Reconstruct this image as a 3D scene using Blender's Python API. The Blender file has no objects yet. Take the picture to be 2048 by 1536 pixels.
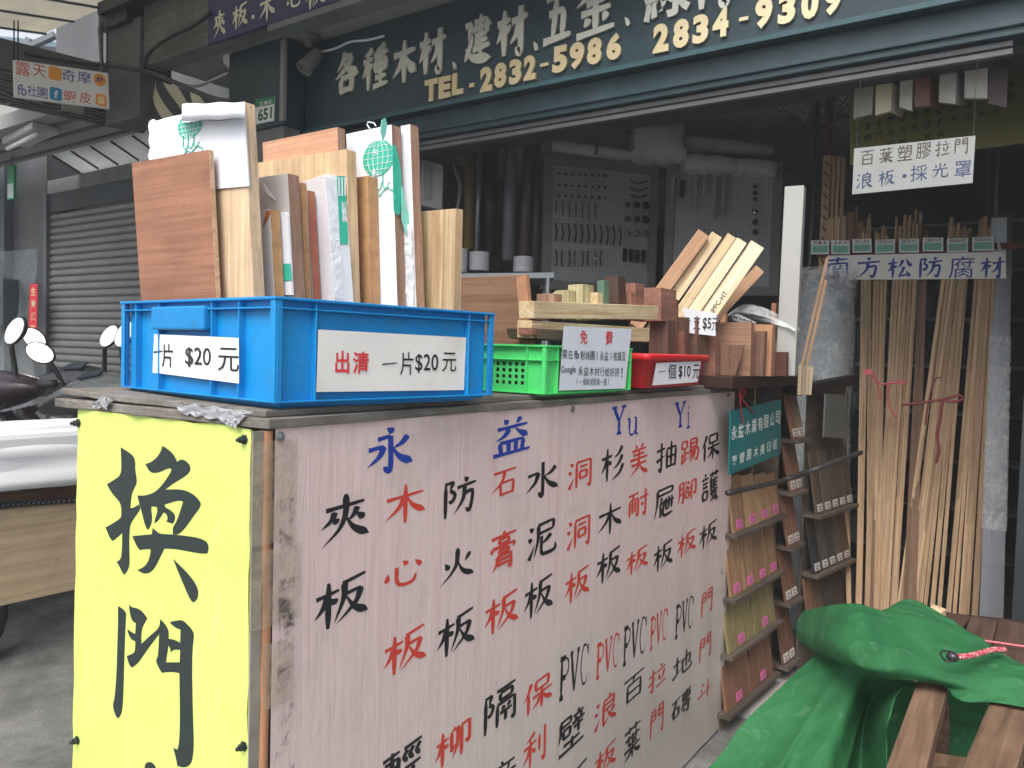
import bpy, math, random
from mathutils import Vector, Matrix
random.seed(7)
SC = bpy.context.scene
# ---------------------------------------------------------------- camera
CH = 1.52                                   # eye height
FPX = 1620.0                                # focal length in pixels of the 2048 px wide photograph
PITCH, ROLL, YAW = math.radians(2.41), math.radians(-1.58), math.radians(35.9)
CAM = Vector((0, 0, CH))
_fw = Vector((-math.sin(YAW), math.cos(YAW), 0)); _rt = Vector((math.cos(YAW), math.sin(YAW), 0)); _up = Vector((0, 0, 1))
FWD = _fw*math.cos(PITCH) - _up*math.sin(PITCH)
_u2 = _up*math.cos(PITCH) + _fw*math.sin(PITCH)
RGT = _rt*math.cos(ROLL) - _u2*math.sin(ROLL)
UPV = _u2*math.cos(ROLL) + _rt*math.sin(ROLL)
cd = bpy.data.cameras.new('camera'); cam = bpy.data.objects.new('camera', cd); SC.collection.objects.link(cam)
cd.sensor_width = 36; cd.lens = 36*FPX/2048; cd.clip_start = .05; cd.clip_end = 500
Mc = Matrix((RGT, UPV, -FWD)).transposed().to_4x4(); Mc.translation = CAM
cam.matrix_world = Mc
SC.camera = cam
# ---------------------------------------------------------------- light
SUN_EL, SUN_AZ = math.radians(52), math.radians(168)    # overcast: a wide soft sun from the street side
w = bpy.data.worlds.new('World'); SC.world = w; w.use_nodes = True
nt = w.node_tree; bg = nt.nodes['Background']
sky = nt.nodes.new('ShaderNodeTexSky'); sky.sky_type = 'NISHITA'; sky.sun_disc = False
sky.sun_elevation = SUN_EL; sky.sun_rotation = SUN_AZ; sky.air_density = 1.0; sky.dust_density = 3.5; sky.ozone_density = 1.0
hs = nt.nodes.new('ShaderNodeHueSaturation'); hs.inputs['Saturation'].default_value = .3   # overcast: the blue is veiled
nt.links.new(sky.outputs[0], hs.inputs['Color']); nt.links.new(hs.outputs[0], bg.inputs[0]); bg.inputs[1].default_value = 0.15
sl = bpy.data.lights.new('sun', 'SUN'); sl.energy = 1.5; sl.angle = math.radians(35); sl.color = (1, .96, .9)
so = bpy.data.objects.new('sun', sl); SC.collection.objects.link(so)
sd = Vector((math.sin(SUN_AZ)*math.cos(SUN_EL), math.cos(SUN_AZ)*math.cos(SUN_EL), math.sin(SUN_EL)))
so.rotation_euler = sd.to_track_quat('Z', 'Y').to_euler(); so.location = (0, -4, 9)
vs = SC.view_settings; vs.view_transform = 'Standard'; vs.look = 'None'; vs.exposure = 1.0; vs.gamma = 1; vs.use_curve_mapping = False
SC.cycles.max_bounces = 8; SC.cycles.diffuse_bounces = 5; SC.cycles.transparent_max_bounces = 12
# ---------------------------------------------------------------- measuring: a pixel's ray meets a known plane
def ray(x, y): return RGT*((x-1024)/FPX) - UPV*((y-768)/FPX) + FWD
def hit(x, y, p0, n):
    d = ray(x, y); return CAM + d*((Vector(p0)-CAM).dot(n)/d.dot(n))
def atX(x, y, v): return hit(x, y, (v, 0, 0), Vector((1, 0, 0)))
def atY(x, y, v): return hit(x, y, (0, v, 0), Vector((0, 1, 0)))
def atZ(x, y, v): return hit(x, y, (0, 0, v), Vector((0, 0, 1)))
def atD(x, y, d): return CAM + ray(x, y)*d
def proj(p):
    q = Vector(p)-CAM; k = q.dot(FWD)
    return Vector((1024+FPX*q.dot(RGT)/k, 768-FPX*q.dot(UPV)/k))
class Plane:
    """An upright (or tilted) surface: origin, right, up, outward normal."""
    def __init__(s, p0, u, n=None, v=None):
        s.p0 = Vector(p0); s.u = Vector(u).normalized(); s.v = Vector(v).normalized() if v else Vector((0, 0, 1))
        s.n = Vector(n).normalized() if n else s.u.cross(s.v).normalized()
    def pt(s, x, y, off=0):
        return hit(x, y, s.p0 + s.n*off, s.n)
    def loc(s, a, b, off=0): return s.p0 + s.u*a + s.v*b + s.n*off
    def uv(s, p): q = Vector(p)-s.p0; return q.dot(s.u), q.dot(s.v)
# ---------------------------------------------------------------- mesh builder
class MB:
    def __init__(s): s.v = []; s.f = []; s.fm = []; s.mi = 0
    def add(s, vs_, fs):
        o = len(s.v); s.v += [Vector(p) for p in vs_]; s.f += [[i+o for i in f] for f in fs]; s.fm += [s.mi]*len(fs); return s
    def hexa(s, b, t):      # four bottom, four top points
        return s.add(list(b)+list(t), [[3, 2, 1, 0], [4, 5, 6, 7], [0, 1, 5, 4], [1, 2, 6, 5], [2, 3, 7, 6], [3, 0, 4, 7]])
    def box(s, x0, x1, y0, y1, z0, z1, M=None):
        P = [Vector(p) for p in ((x0, y0, z0), (x1, y0, z0), (x1, y1, z0), (x0, y1, z0), (x0, y0, z1), (x1, y0, z1), (x1, y1, z1), (x0, y1, z1))]
        if M is not None: P = [M @ p for p in P]
        return s.hexa(P[:4], P[4:])
    def prism(s, poly, vec):
        vec = Vector(vec); n = len(poly); P = [Vector(p) for p in poly]
        return s.add(P+[p+vec for p in P], [list(range(n-1, -1, -1)), list(range(n, 2*n))] + [[i, (i+1) % n, n+(i+1) % n, n+i] for i in range(n)])
    def tube(s, pts, r, n=8, closed=False, cap=True):
        pts = [Vector(p) for p in pts]; m = len(pts); rs = r if isinstance(r, (list, tuple)) else [r]*m
        vs_ = []; ref = None
        for i, p in enumerate(pts):
            a = pts[(i-1) % m] if (closed or i > 0) else p; b = pts[(i+1) % m] if (closed or i < m-1) else p
            t = (b-a).normalized() if (b-a).length > 1e-9 else Vector((0, 0, 1))
            if ref is None: ref = t.orthogonal().normalized()
            ref = (ref - t*ref.dot(t)); ref = ref.normalized() if ref.length > 1e-6 else t.orthogonal().normalized()
            bi = t.cross(ref)
            for k in range(n):
                q = 2*math.pi*k/n; vs_.append(p + (ref*math.cos(q)+bi*math.sin(q))*rs[i])
        fs = []
        for i in range(m if closed else m-1):
            for k in range(n):
                a = i*n+k; b = i*n+(k+1) % n; c = ((i+1) % m)*n+(k+1) % n; d = ((i+1) % m)*n+k
                fs.append([a, b, c, d])
        if cap and not closed: fs += [list(range(n-1, -1, -1)), list(range((m-1)*n, m*n))]
        return s.add(vs_, fs)
    def lathe(s, prof, M, n=24):      # prof: (r, z)
        vs_ = []; fs = []; m = len(prof)
        for r, z in prof:
            for k in range(n):
                q = 2*math.pi*k/n; vs_.append(M @ Vector((r*math.cos(q), r*math.sin(q), z)))
        for i in range(m-1):
            for k in range(n): fs.append([i*n+k, i*n+(k+1) % n, (i+1)*n+(k+1) % n, (i+1)*n+k])
        fs += [list(range(n-1, -1, -1)), list(range((m-1)*n, m*n))]
        return s.add(vs_, fs)
    def grid(s, P):      # rows of points
        m, n = len(P), len(P[0])
        return s.add([p for r in P for p in r], [[i*n+j, i*n+j+1, (i+1)*n+j+1, (i+1)*n+j] for i in range(m-1) for j in range(n-1)])
    def sphere(s, c, rx, ry, rz, M=None, nu=16, nv=10):
        c = Vector(c); R = []
        for i in range(nv+1):
            a = math.pi*i/nv; row = []
            for j in range(nu+1):
                b = 2*math.pi*j/nu; p = Vector((rx*math.sin(a)*math.cos(b), ry*math.sin(a)*math.sin(b), rz*math.cos(a)))
                row.append(c + (M @ p if M is not None else p))
            R.append(row)
        return s.grid(R)
    def build(s, name, mat, parent=None, bevel=0, smooth=False, solid=0, sub=0, origin=None, local=None):
        me = bpy.data.meshes.new(name)
        if local is not None: base = local; vs_ = s.v
        else:
            if origin is None:
                lo = [min(p[i] for p in s.v) for i in range(3)]; hi = [max(p[i] for p in s.v) for i in range(3)]
                origin = Vector(((lo[0]+hi[0])/2, (lo[1]+hi[1])/2, lo[2]))
            base = Matrix.Translation(origin); vs_ = [p-Vector(origin) for p in s.v]
        me.from_pydata([tuple(p) for p in vs_], [], s.f)
        for m in (mat if isinstance(mat, (list, tuple)) else [mat]): me.materials.append(m)
        for p, k in zip(me.polygons, s.fm): p.material_index = k; p.use_smooth = smooth
        me.update()
        o = bpy.data.objects.new(name, me); SC.collection.objects.link(o)
        if parent is not None:
            o.parent = parent; o.matrix_parent_inverse = parent.matrix_world.inverted()
        o.matrix_world = base
        if solid: md = o.modifiers.new('thick', 'SOLIDIFY'); md.thickness = solid; md.offset = 0
        if sub: md = o.modifiers.new('sub', 'SUBSURF'); md.levels = md.render_levels = sub
        if bevel:
            md = o.modifiers.new('bevel', 'BEVEL'); md.width = bevel; md.segments = 2; md.limit_method = 'ANGLE'; md.angle_limit = math.radians(40)
        o['_'] = 1; del o['_']
        if parent is None: bpy.context.view_layer.update()
        return o
def tag(o, label, cat=None, group=None):
    o['label'] = label
    if cat: o['category'] = cat
    if group: o['group'] = group
    return o
def struct(o, kind='structure'): o['kind'] = kind; return o
def thing(name, label, cat, loc, group=None):
    o = bpy.data.objects.new(name, None); o.empty_display_size = .05; SC.collection.objects.link(o); o.location = loc
    bpy.context.view_layer.update()
    return tag(o, label, cat, group)
def dup(o, offset, label=None, group=None, M=None):
    c = o.copy(); SC.collection.objects.link(c)
    c.matrix_world = (M @ o.matrix_world) if M is not None else Matrix.Translation(offset) @ o.matrix_world
    if label: c['label'] = label
    if group: c['group'] = group
    def rec(a, b):
        for ch in [q for q in SC.objects if q.parent == a]:
            d = ch.copy(); SC.collection.objects.link(d); d.parent = b; rec(ch, d)
    rec(o, c)
    return c
# ---------------------------------------------------------------- materials
MATS = {}
def _new(name):
    m = bpy.data.materials.new(name); m.use_nodes = True; t = m.node_tree; b = t.nodes['Principled BSDF']; return m, t, b
def N(t, typ, **kw):
    n = t.nodes.new(typ)
    for k, v in kw.items():
        if k.startswith('i_'): n.inputs[k[2:].replace('_', ' ')].default_value = v
        else: setattr(n, k, v)
    return n
def ramp(t, fac, stops):
    r = N(t, 'ShaderNodeValToRGB'); e = r.color_ramp.elements
    while len(e) < len(stops): e.new(.5)
    for q, (p, c) in zip(e, stops): q.position = p; q.color = (*c, 1) if len(c) == 3 else c
    t.links.new(fac, r.inputs[0]); return r.outputs[0]
def mixc(t, f, a, b, mode='MIX'):
    m = N(t, 'ShaderNodeMix', data_type='RGBA', blend_type=mode)
    for s, v in ((m.inputs[0], f), (m.inputs[6], a), (m.inputs[7], b)):
        if hasattr(v, 'links') or hasattr(v, 'is_output'): t.links.new(v, s)
        elif isinstance(v, (int, float)): s.default_value = v
        else: s.default_value = (*v, 1)
    return m.outputs[2]
def S(c):       # sRGB 0-255 to linear
    return tuple((v/255/12.92 if v/255 <= .04045 else ((v/255+.055)/1.055)**2.4) for v in c)
def coords(t, scale=(1, 1, 1), kind='Object', rnd=0):
    tc = N(t, 'ShaderNodeTexCoord'); mp = N(t, 'ShaderNodeMapping'); mp.inputs['Scale'].default_value = scale
    src = tc.outputs[kind]
    if rnd:
        oi = N(t, 'ShaderNodeObjectInfo'); a = N(t, 'ShaderNodeVectorMath', operation='SCALE'); a.inputs['Scale'].default_value = rnd
        cmb = N(t, 'ShaderNodeCombineXYZ'); 
        for k in range(3): t.links.new(oi.outputs['Random'], cmb.inputs[k])
        t.links.new(cmb.outputs[0], a.inputs[0]); ad = N(t, 'ShaderNodeVectorMath', operation='ADD')
        t.links.new(src, ad.inputs[0]); t.links.new(a.outputs[0], ad.inputs[1]); src = ad.outputs[0]
    t.links.new(src, mp.inputs[0]); return mp.outputs[0]
def noise(t, vec, scale, detail=4, rough=.55, dist=0):
    n = N(t, 'ShaderNodeTexNoise'); n.inputs['Scale'].default_value = scale; n.inputs['Detail'].default_value = detail
    n.inputs['Roughness'].default_value = rough; n.inputs['Distortion'].default_value = dist
    t.links.new(vec, n.inputs['Vector']); return n.outputs['Fac']
def bump(t, b, h, strength=.3, dist=.002):
    n = N(t, 'ShaderNodeBump'); n.inputs['Strength'].default_value = strength; n.inputs['Distance'].default_value = dist
    t.links.new(h, n.inputs['Height']); t.links.new(n.outputs[0], b.inputs['Normal'])
def paint(name, c, rough=.5, var=.12, scale=6, metal=0, dirt=None, bumps=0, spec=.5, dscale=3, damt=.35):
    """Plain surface with uneven tone, and optional dirt patches of colour `dirt`."""
    if name in MATS: return MATS[name]
    m, t, b = _new(name); v = coords(t)
    n1 = noise(t, v, scale, 5)
    lo = tuple(x*(1-var) for x in c); hi = tuple(min(1, x*(1+var)) for x in c)
    col = ramp(t, n1, [(.3, lo), (.7, hi)])
    if dirt:
        n2 = noise(t, v, dscale, 8, .65, .4); msk = ramp(t, n2, [(.5, (0, 0, 0)), (.72, (damt, damt, damt))])
        col = mixc(t, msk, col, dirt)
    t.links.new(col, b.inputs['Base Color'])
    n3 = noise(t, v, scale*8, 3); r = N(t, 'ShaderNodeMapRange'); r.inputs['To Min'].default_value = max(.02, rough-.08); r.inputs['To Max'].default_value = min(1, rough+.1)
    t.links.new(n3, r.inputs['Value']); t.links.new(r.outputs[0], b.inputs['Roughness'])
    b.inputs['Metallic'].default_value = metal; b.inputs['Specular IOR Level'].default_value = spec
    if bumps: bump(t, b, noise(t, v, scale*15, 4), bumps)
    MATS[name] = m; return m
def wood(name, a, c, axis=2, ring=26, fine=160, stretch=.06, rough=.6, contrast=1, objvar=.15, fig=0):
    """Timber: long rings and fine fibre along `axis` of the object's own space."""
    if name in MATS: return MATS[name]
    m, t, b = _new(name)
    def _d(q): g = .3*q[0]+.6*q[1]+.1*q[2]; return tuple(g+(x-g)*.72 for x in q)
    a, c = _d(a), _d(c)
    sc = [1, 1, 1]; sc[axis] = stretch
    v = coords(t, tuple(sc), rnd=7)
    n1 = noise(t, v, ring, 3, .5, 1.2 + fig)
    sc2 = [1, 1, 1]; sc2[axis] = .02; v2 = coords(t, tuple(sc2), rnd=3); n2 = noise(t, v2, fine, 3, .6)
    col = ramp(t, n1, [(.5-.22/contrast, a), (.5, tuple((x+y)/2 for x, y in zip(a, c))), (.5+.2/contrast, c)])
    f = ramp(t, n2, [(.35, (.78, .76, .74)), (.65, (1.06, 1.05, 1.04))])
    col = mixc(t, 1.0, col, f, 'MULTIPLY')
    nb_ = noise(t, coords(t, rnd=5), 7, 6, .65, .6); col = mixc(t, 1.0, col, ramp(t, nb_, [(.3, (.84, .83, .82)), (.55, (1, 1, 1)), (.75, (1.05, 1.04, 1.02))]), 'MULTIPLY')
    nf = noise(t, coords(t, rnd=9), 70, 2, .5); col = mixc(t, ramp(t, nf, [(.68, (0, 0, 0)), (.74, (.45, .45, .45))]), col, tuple(x*.4 for x in c))
    if objvar:
        oi = N(t, 'ShaderNodeObjectInfo'); h = N(t, 'ShaderNodeHueSaturation'); mr = N(t, 'ShaderNodeMapRange')
        mr.inputs['To Min'].default_value = 1-objvar; mr.inputs['To Max'].default_value = 1+objvar
        t.links.new(oi.outputs['Random'], mr.inputs['Value']); t.links.new(mr.outputs[0], h.inputs['Value']); t.links.new(col, h.inputs['Color']); col = h.outputs[0]
    t.links.new(col, b.inputs['Base Color']); b.inputs['Roughness'].default_value = rough; b.inputs['Specular IOR Level'].default_value = .3
    bump(t, b, n2, .15, .001)
    MATS[name] = m; return m
def film(name, c=(.9, .93, .95), alpha=.35, rough=.15):
    """Thin clear plastic sheet."""
    if name in MATS: return MATS[name]
    m, t, b = _new(name); v = coords(t); n1 = noise(t, v, 18, 5, .6, 1.5)
    b.inputs['Base Color'].default_value = (*c, 1); b.inputs['Roughness'].default_value = rough
    a = ramp(t, n1, [(.35, (alpha*.6,)*3), (.7, (min(1, alpha*1.5),)*3)]); t.links.new(a, b.inputs['Alpha'])
    bump(t, b, n1, .8, .01)
    MATS[name] = m; return m
def translucent(name, c, lines=0):
    if name in MATS: return MATS[name]
    m, t, b = _new(name); out = t.nodes['Material Output']
    d = N(t, 'ShaderNodeBsdfDiffuse'); tr = N(t, 'ShaderNodeBsdfTranslucent'); mx = N(t, 'ShaderNodeMixShader'); mx.inputs[0].default_value = .6
    v = coords(t); n1 = noise(t, v, 2.5, 6, .65, .5); col = ramp(t, n1, [(.3, tuple(x*.72 for x in c)), (.7, c)])
    t.links.new(col, d.inputs[0]); t.links.new(col, tr.inputs[0]); t.links.new(d.outputs[0], mx.inputs[1]); t.links.new(tr.outputs[0], mx.inputs[2]); t.links.new(mx.outputs[0], out.inputs[0])
    MATS[name] = m; return m
# ---------------------------------------------------------------- brush lettering
# strokes on a 100 x 100 square, y down: h across, s down, p left-falling, n right-falling, d dot, t rising, g with a hook
BR = {
'木': 'h 8,33 92,29|s 50,3 50,98|p 48,32 34,58 5,82|n 52,32 68,58 97,80',
'夾': 'h 14,27 86,23|p 50,2 50,40 38,70 8,97|n 50,45 66,72 96,93|p 30,33 24,48 6,62|d 27,45 36,56|p 72,32 66,46 54,57|d 70,43 86,58',
'板': 'h 4,30 44,25|s 25,4 25,97|p 24,30 16,52 2,70|d 28,38 40,50|h 50,14 92,6|p 53,13 52,45 36,90|h 55,38 84,34|p 84,34 74,62 40,94|n 57,44 72,70 98,90',
'心': 'd 12,45 8,68|g 32,35 34,75 50,88 74,86 82,66|d 48,22 58,36|d 78,30 94,50',
'防': 'h 8,12 32,8|p 32,8 22,28|g 22,28 36,42 28,58 18,55|s 10,12 10,97|d 62,2 72,14|h 42,26 96,20|p 64,26 58,60 34,92|g 62,45 86,42 82,80 76,92 66,82',
'火': 'd 18,36 28,56|p 84,26 70,48|p 50,4 48,45 34,70 6,94|n 50,40 66,72 96,92',
'石': 'h 10,16 92,10|p 50,14 38,48 4,76|s 34,50 36,92|h 34,50 82,46|s 82,46 80,90|h 36,88 80,84',
'膏': 'd 48,0 52,8|h 8,14 92,10|s 34,20 34,32|h 34,20 66,18|s 66,18 66,32|h 34,31 66,30|s 12,38 8,50|h 12,39 88,36|p 88,36 80,48|h 34,46 66,45|s 34,46 34,55|s 66,45 66,54|h 34,55 66,54|p 28,62 26,80 12,98|h 28,62 74,60|g 74,60 74,94 64,90|h 30,72 72,71|h 28,83 72,82',
'水': 'g 50,3 50,94 38,84|h 8,34 38,30|p 38,30 28,56 4,78|p 88,22 74,36 54,44|n 52,38 68,64 97,84',
'永': 'd 42,2 56,12|h 24,24 50,20|g 50,20 50,92 36,84|h 6,44 36,40|p 36,40 28,60 4,80|p 86,24 74,38 54,48|n 52,42 70,68 98,84',
'泥': 'd 8,12 20,22|d 4,38 16,47|t 8,92 16,78 26,58|h 36,12 88,8|s 88,8 86,30|h 38,34 86,30|p 37,12 36,50 24,92|p 80,44 62,56 50,62|g 48,42 48,82 60,90 92,88 94,70',
'洞': 'd 10,10 22,20|d 4,36 16,46|t 8,94 16,78 26,60|s 36,12 36,97|h 36,12 92,9|g 92,9 92,94 80,90|h 48,28 80,26|s 48,44 50,70|h 48,44 78,42|s 78,42 76,68|h 50,67 76,65',
'杉': 'h 4,32 46,27|s 26,4 26,97|p 25,32 16,54 2,72|d 30,40 42,52|p 88,6 74,24 54,36|p 90,32 74,54 52,68|p 94,58 78,82 46,98',
'美': 'd 32,2 40,12|p 68,0 58,14|h 16,20 84,16|h 22,33 78,30|h 8,47 92,43|s 50,18 50,46|h 14,64 88,60|p 50,48 44,72 8,96|n 52,64 68,82 96,96',
'耐': 'h 4,14 50,10|p 28,14 20,28|s 10,32 10,90|h 10,32 48,29|g 48,29 48,90 40,84|s 22,32 22,80|s 35,31 35,80|h 56,32 97,28|g 82,4 82,94 70,86|d 62,48 70,62',
'抽': 'h 4,28 42,23|g 25,4 25,92 12,84|t 4,62 24,54 44,46|s 50,28 52,94|h 50,28 92,24|s 92,24 90,92|h 50,56 90,53|h 52,88 90,85|s 70,4 70,88',
'屜': 'h 18,6 88,3|s 88,3 86,22|h 20,24 86,21|p 18,6 17,50 4,96|p 40,32 30,46|p 40,46 26,66|s 34,62 34,97|h 44,52 96,48|s 58,36 58,76|s 71,34 71,74|h 58,75 71,73|g 48,42 48,92 92,90|s 84,34 84,76',
'踢': 's 8,10 8,38|h 8,10 36,8|s 36,8 36,36|h 8,37 36,35|s 24,38 24,82|h 24,58 42,55|s 10,52 10,86|t 4,92 22,84 44,74|s 54,8 54,40|h 54,8 90,5|s 90,5 90,39|h 54,23 90,21|h 54,39 90,37|p 56,44 50,56 40,66|g 54,52 96,48 92,90 80,84|p 66,54 58,72 44,84|p 80,54 70,78 52,96',
'腳': 'p 10,8 10,60 2,96|h 10,8 30,6|g 30,6 30,92 22,88|h 10,34 30,32|h 10,58 30,56|p 46,6 38,22|d 52,8 60,22|p 50,28 44,42 36,52|d 50,32 62,46|s 40,56 42,84|h 40,56 60,54|s 60,54 60,82|h 42,82 60,80|s 72,14 72,97|h 72,14 94,10|g 94,10 94,70 82,64',
'保': 'p 26,4 18,28 2,52|s 18,34 18,97|s 40,10 42,38|h 40,10 84,6|s 84,6 82,36|h 42,37 82,34|h 32,54 96,48|s 62,36 62,98|p 60,54 48,76 30,88|n 64,54 76,72 98,86',
'護': 'd 16,2 24,10|h 4,20 38,17|h 8,34 34,32|h 8,46 34,44|s 8,60 10,88|h 8,60 34,58|s 34,58 32,86|h 10,86 32,84|h 44,12 96,8|s 58,2 58,20|s 80,0 80,18|p 54,20 44,38|s 52,30 52,66|h 52,32 92,29|s 72,22 72,64|h 52,43 90,41|h 52,54 90,52|h 52,66 94,63|h 48,74 86,72|p 86,72 72,88 44,98|n 54,76 70,88 98,98',
'益': 'd 28,2 38,14|p 72,0 60,16|h 12,26 90,20|p 42,28 30,44 8,56|n 58,28 72,40 92,52|s 18,62 22,90|h 18,62 80,58|s 80,58 76,88|s 40,61 41,88|s 60,60 59,88|h 2,92 98,88',
'門': 's 10,8 10,97|h 10,8 40,6|s 40,6 40,40|h 10,23 40,22|h 10,39 40,38|s 60,6 60,40|h 60,6 90,3|g 90,3 90,94 78,88|h 60,22 90,20|h 60,38 90,36',
'利': 'p 46,4 32,14 12,20|h 4,36 54,30|s 30,18 30,97|p 29,36 18,60 2,76|d 34,44 50,60|s 66,20 66,66|g 88,4 88,94 76,86',
'浪': 'd 10,10 22,20|d 4,36 16,46|t 8,94 16,78 26,60|d 62,0 68,9|s 40,16 40,90|h 40,16 84,12|s 84,12 82,46|h 40,31 82,29|h 40,47 82,45|t 38,95 50,86 62,76|p 88,52 76,62 66,66|n 54,50 70,74 98,94',
'百': 'h 4,12 96,8|p 52,12 44,30|s 20,34 20,97|h 20,34 80,31|s 80,31 80,96|h 20,62 80,60|h 20,91 80,89',
'葉': 'h 6,14 94,10|s 34,2 34,24|s 66,0 66,22|h 10,38 90,34|s 30,26 30,58|s 50,26 50,58|s 70,24 70,48|h 50,47 70,46|h 30,57 76,56|h 6,70 94,66|s 50,58 50,99|p 48,70 34,84 6,96|n 52,70 68,82 96,94',
'拉': 'h 4,28 42,23|g 25,4 25,92 12,84|t 4,62 24,54 44,46|d 66,4 74,16|h 48,30 94,25|d 56,42 64,70|p 86,38 80,60 72,78|h 44,90 98,86',
'地': 'h 4,36 40,31|s 22,8 22,78|t 2,86 22,76 44,64|g 50,34 50,80 62,92 94,90 96,70|h 42,44 88,32|g 88,32 86,64 78,60|s 68,6 68,76',
'磚': 'h 4,14 42,10|p 24,14 16,42 2,60|s 14,46 14,84|h 14,46 36,44|s 36,44 36,82|h 14,80 36,78|h 48,14 96,10|s 56,22 56,44|h 56,22 90,20|s 90,20 90,42|h 56,33 90,31|h 56,43 90,41|s 72,2 72,56|h 50,56 90,53|h 46,68 98,64|g 82,58 82,96 70,90|d 56,76 64,88',
'斗': 'd 26,10 40,22|d 18,36 32,48|h 4,66 96,56|s 66,4 66,98',
'隔': 'h 6,10 26,8|p 26,8 18,28|g 18,28 30,40 22,56 14,52|s 8,10 8,97|h 40,8 96,5|s 50,16 50,34|h 50,16 86,14|s 86,14 86,33|h 50,33 86,32|s 42,42 42,97|h 42,42 94,40|g 94,40 94,92 84,88|d 56,50 62,60|p 80,48 72,60|h 50,66 86,64|s 67,66 67,90',
'柳': 'h 4,32 36,27|s 20,4 20,97|p 19,32 12,54 2,70|d 24,40 34,50|p 56,10 46,18|s 44,16 44,66|t 42,70 50,62 60,54|p 62,10 60,60 46,92|s 72,14 72,97|h 72,14 94,10|g 94,10 94,66 82,60',
'壁': 'h 8,8 46,5|s 46,5 44,22|h 10,23 44,21|p 10,8 9,40 2,64|s 18,34 20,58|h 18,34 44,32|s 44,32 42,56|h 20,56 42,55|d 70,0 76,8|h 54,14 94,10|d 62,18 66,28|p 86,16 80,28|h 50,32 98,28|h 56,44 92,41|s 74,30 74,64|h 20,76 80,73|s 50,64 50,94|h 4,96 96,92',
'輕': 'h 6,12 44,9|s 10,24 12,58|h 10,24 42,22|s 42,22 40,56|h 11,40 40,38|h 12,56 40,54|h 2,72 48,68|s 26,2 26,98|h 54,10 96,6|g 62,16 54,28 62,42|g 76,15 68,28 76,42|g 92,14 84,28 92,42|h 56,56 94,53|s 75,56 75,90|h 50,92 98,88',
'光': 's 50,2 50,40|d 20,14 30,30|p 82,10 68,30|h 6,44 96,38|p 38,44 32,70 6,94|g 62,42 62,82 72,90 94,86 95,68',
'南': 'h 12,14 90,10|s 52,0 48,28|s 14,32 14,97|h 14,32 88,28|g 88,28 88,92 78,88|d 34,40 40,50|p 66,38 58,50|h 28,56 74,53|h 24,72 78,69|s 50,54 50,96',
'方': 'd 44,2 56,14|h 6,28 96,22|p 48,28 40,62 6,94|g 44,48 78,44 74,82 66,92 54,82',
'松': 'h 4,30 42,25|s 24,4 24,97|p 23,30 16,52 2,68|d 28,38 38,48|p 62,14 56,34 44,52|n 76,8 84,28 98,46|p 68,46 60,70 48,86|h 48,88 84,82|d 78,66 92,92',
'材': 'h 4,30 44,25|s 26,4 26,97|p 25,30 16,52 2,68|d 30,38 42,48|h 50,32 98,26|g 78,4 78,94 64,86|p 76,32 66,58 46,76',
'各': 'p 46,2 34,24 12,42|h 40,16 70,12|p 70,12 50,38 4,60|n 38,24 60,44 97,58|s 28,62 30,97|h 28,62 72,59|s 72,59 70,96|h 30,90 70,88',
'五': 'h 12,10 88,6|s 48,10 36,86|h 22,42 72,38|s 72,38 68,86|h 4,92 96,88',
'金': 'p 50,0 36,22 4,40|n 50,4 66,22 97,38|h 28,40 72,37|h 16,56 84,53|s 50,38 50,90|d 26,64 34,78|p 76,62 68,78|h 6,94 94,90',
'建': 'h 38,14 82,11|h 32,28 96,23|h 40,42 82,39|s 82,11 82,39|h 40,55 84,52|h 34,68 92,64|s 60,0 60,82|h 6,16 28,13|p 28,13 16,42|g 16,42 28,42 22,62 4,88|n 8,62 34,84 98,92',
'種': 'p 40,4 26,12 8,16|h 4,30 42,26|s 24,14 24,97|p 23,30 14,52 2,66|d 28,36 38,48|p 88,2 70,8 52,12|h 46,22 98,18|s 52,32 52,60|h 52,32 90,30|s 90,30 90,58|h 52,45 90,43|h 52,58 90,56|s 71,10 71,92|h 52,74 92,72|h 44,93 98,90',
'Y': 's 14,4 52,54|i 86,4 52,54|s 52,50 52,96|i 0,4 34,4|i 68,4 100,4|i 36,96 70,96',
'u': 'i 2,8 22,8|s 20,6 20,66|i 20,66 30,90 52,92 76,72|i 62,8 80,8|s 78,6 78,94|i 78,94 98,92',
'ı': 's 50,34 50,94|i 20,36 50,34|i 16,95 84,95|d 44,4 54,16',
'P': 's 22,4 22,96|i 4,4 60,4|w 60,4,3 88,16,10 88,36,10 60,50,3|i 24,50 60,50|i 4,96 42,96',
'V': 's 12,4 50,96|i 88,4 50,96|i 0,4 28,4|i 74,4 100,4',
'C': 'w 92,24,3 72,4,5 34,6,9 12,50,12 34,92,9 70,97,5 94,80,3|i 92,4 92,28',
'一': 'h 4,54 96,47',
'、': 'w 30,20,6 50,50,34 62,82,38 66,96,8',
}
PROF = {'h': ((0, .9), (.12, .75), (.8, .7), (.93, 1.15), (1, .5)), 's': ((0, .5), (.06, 1.15), (.3, .95), (.85, .95), (1, .55)),
        'p': ((0, .6), (.08, 1.2), (.5, .9), (.8, .5), (1, .06)), 'n': ((0, .3), (.3, .6), (.75, 1.45), (.86, 1.25), (1, .06)),
        'd': ((0, .15), (.6, 1.25), (.85, 1.2), (1, .4)), 't': ((0, 1.2), (.3, .95), (.7, .5), (1, .06)), 'g': ((0, .9), (.3, .9), (.82, .95), (.9, .75), (1, .06)),
        'i': ((0, .55), (1, .55))}
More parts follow.
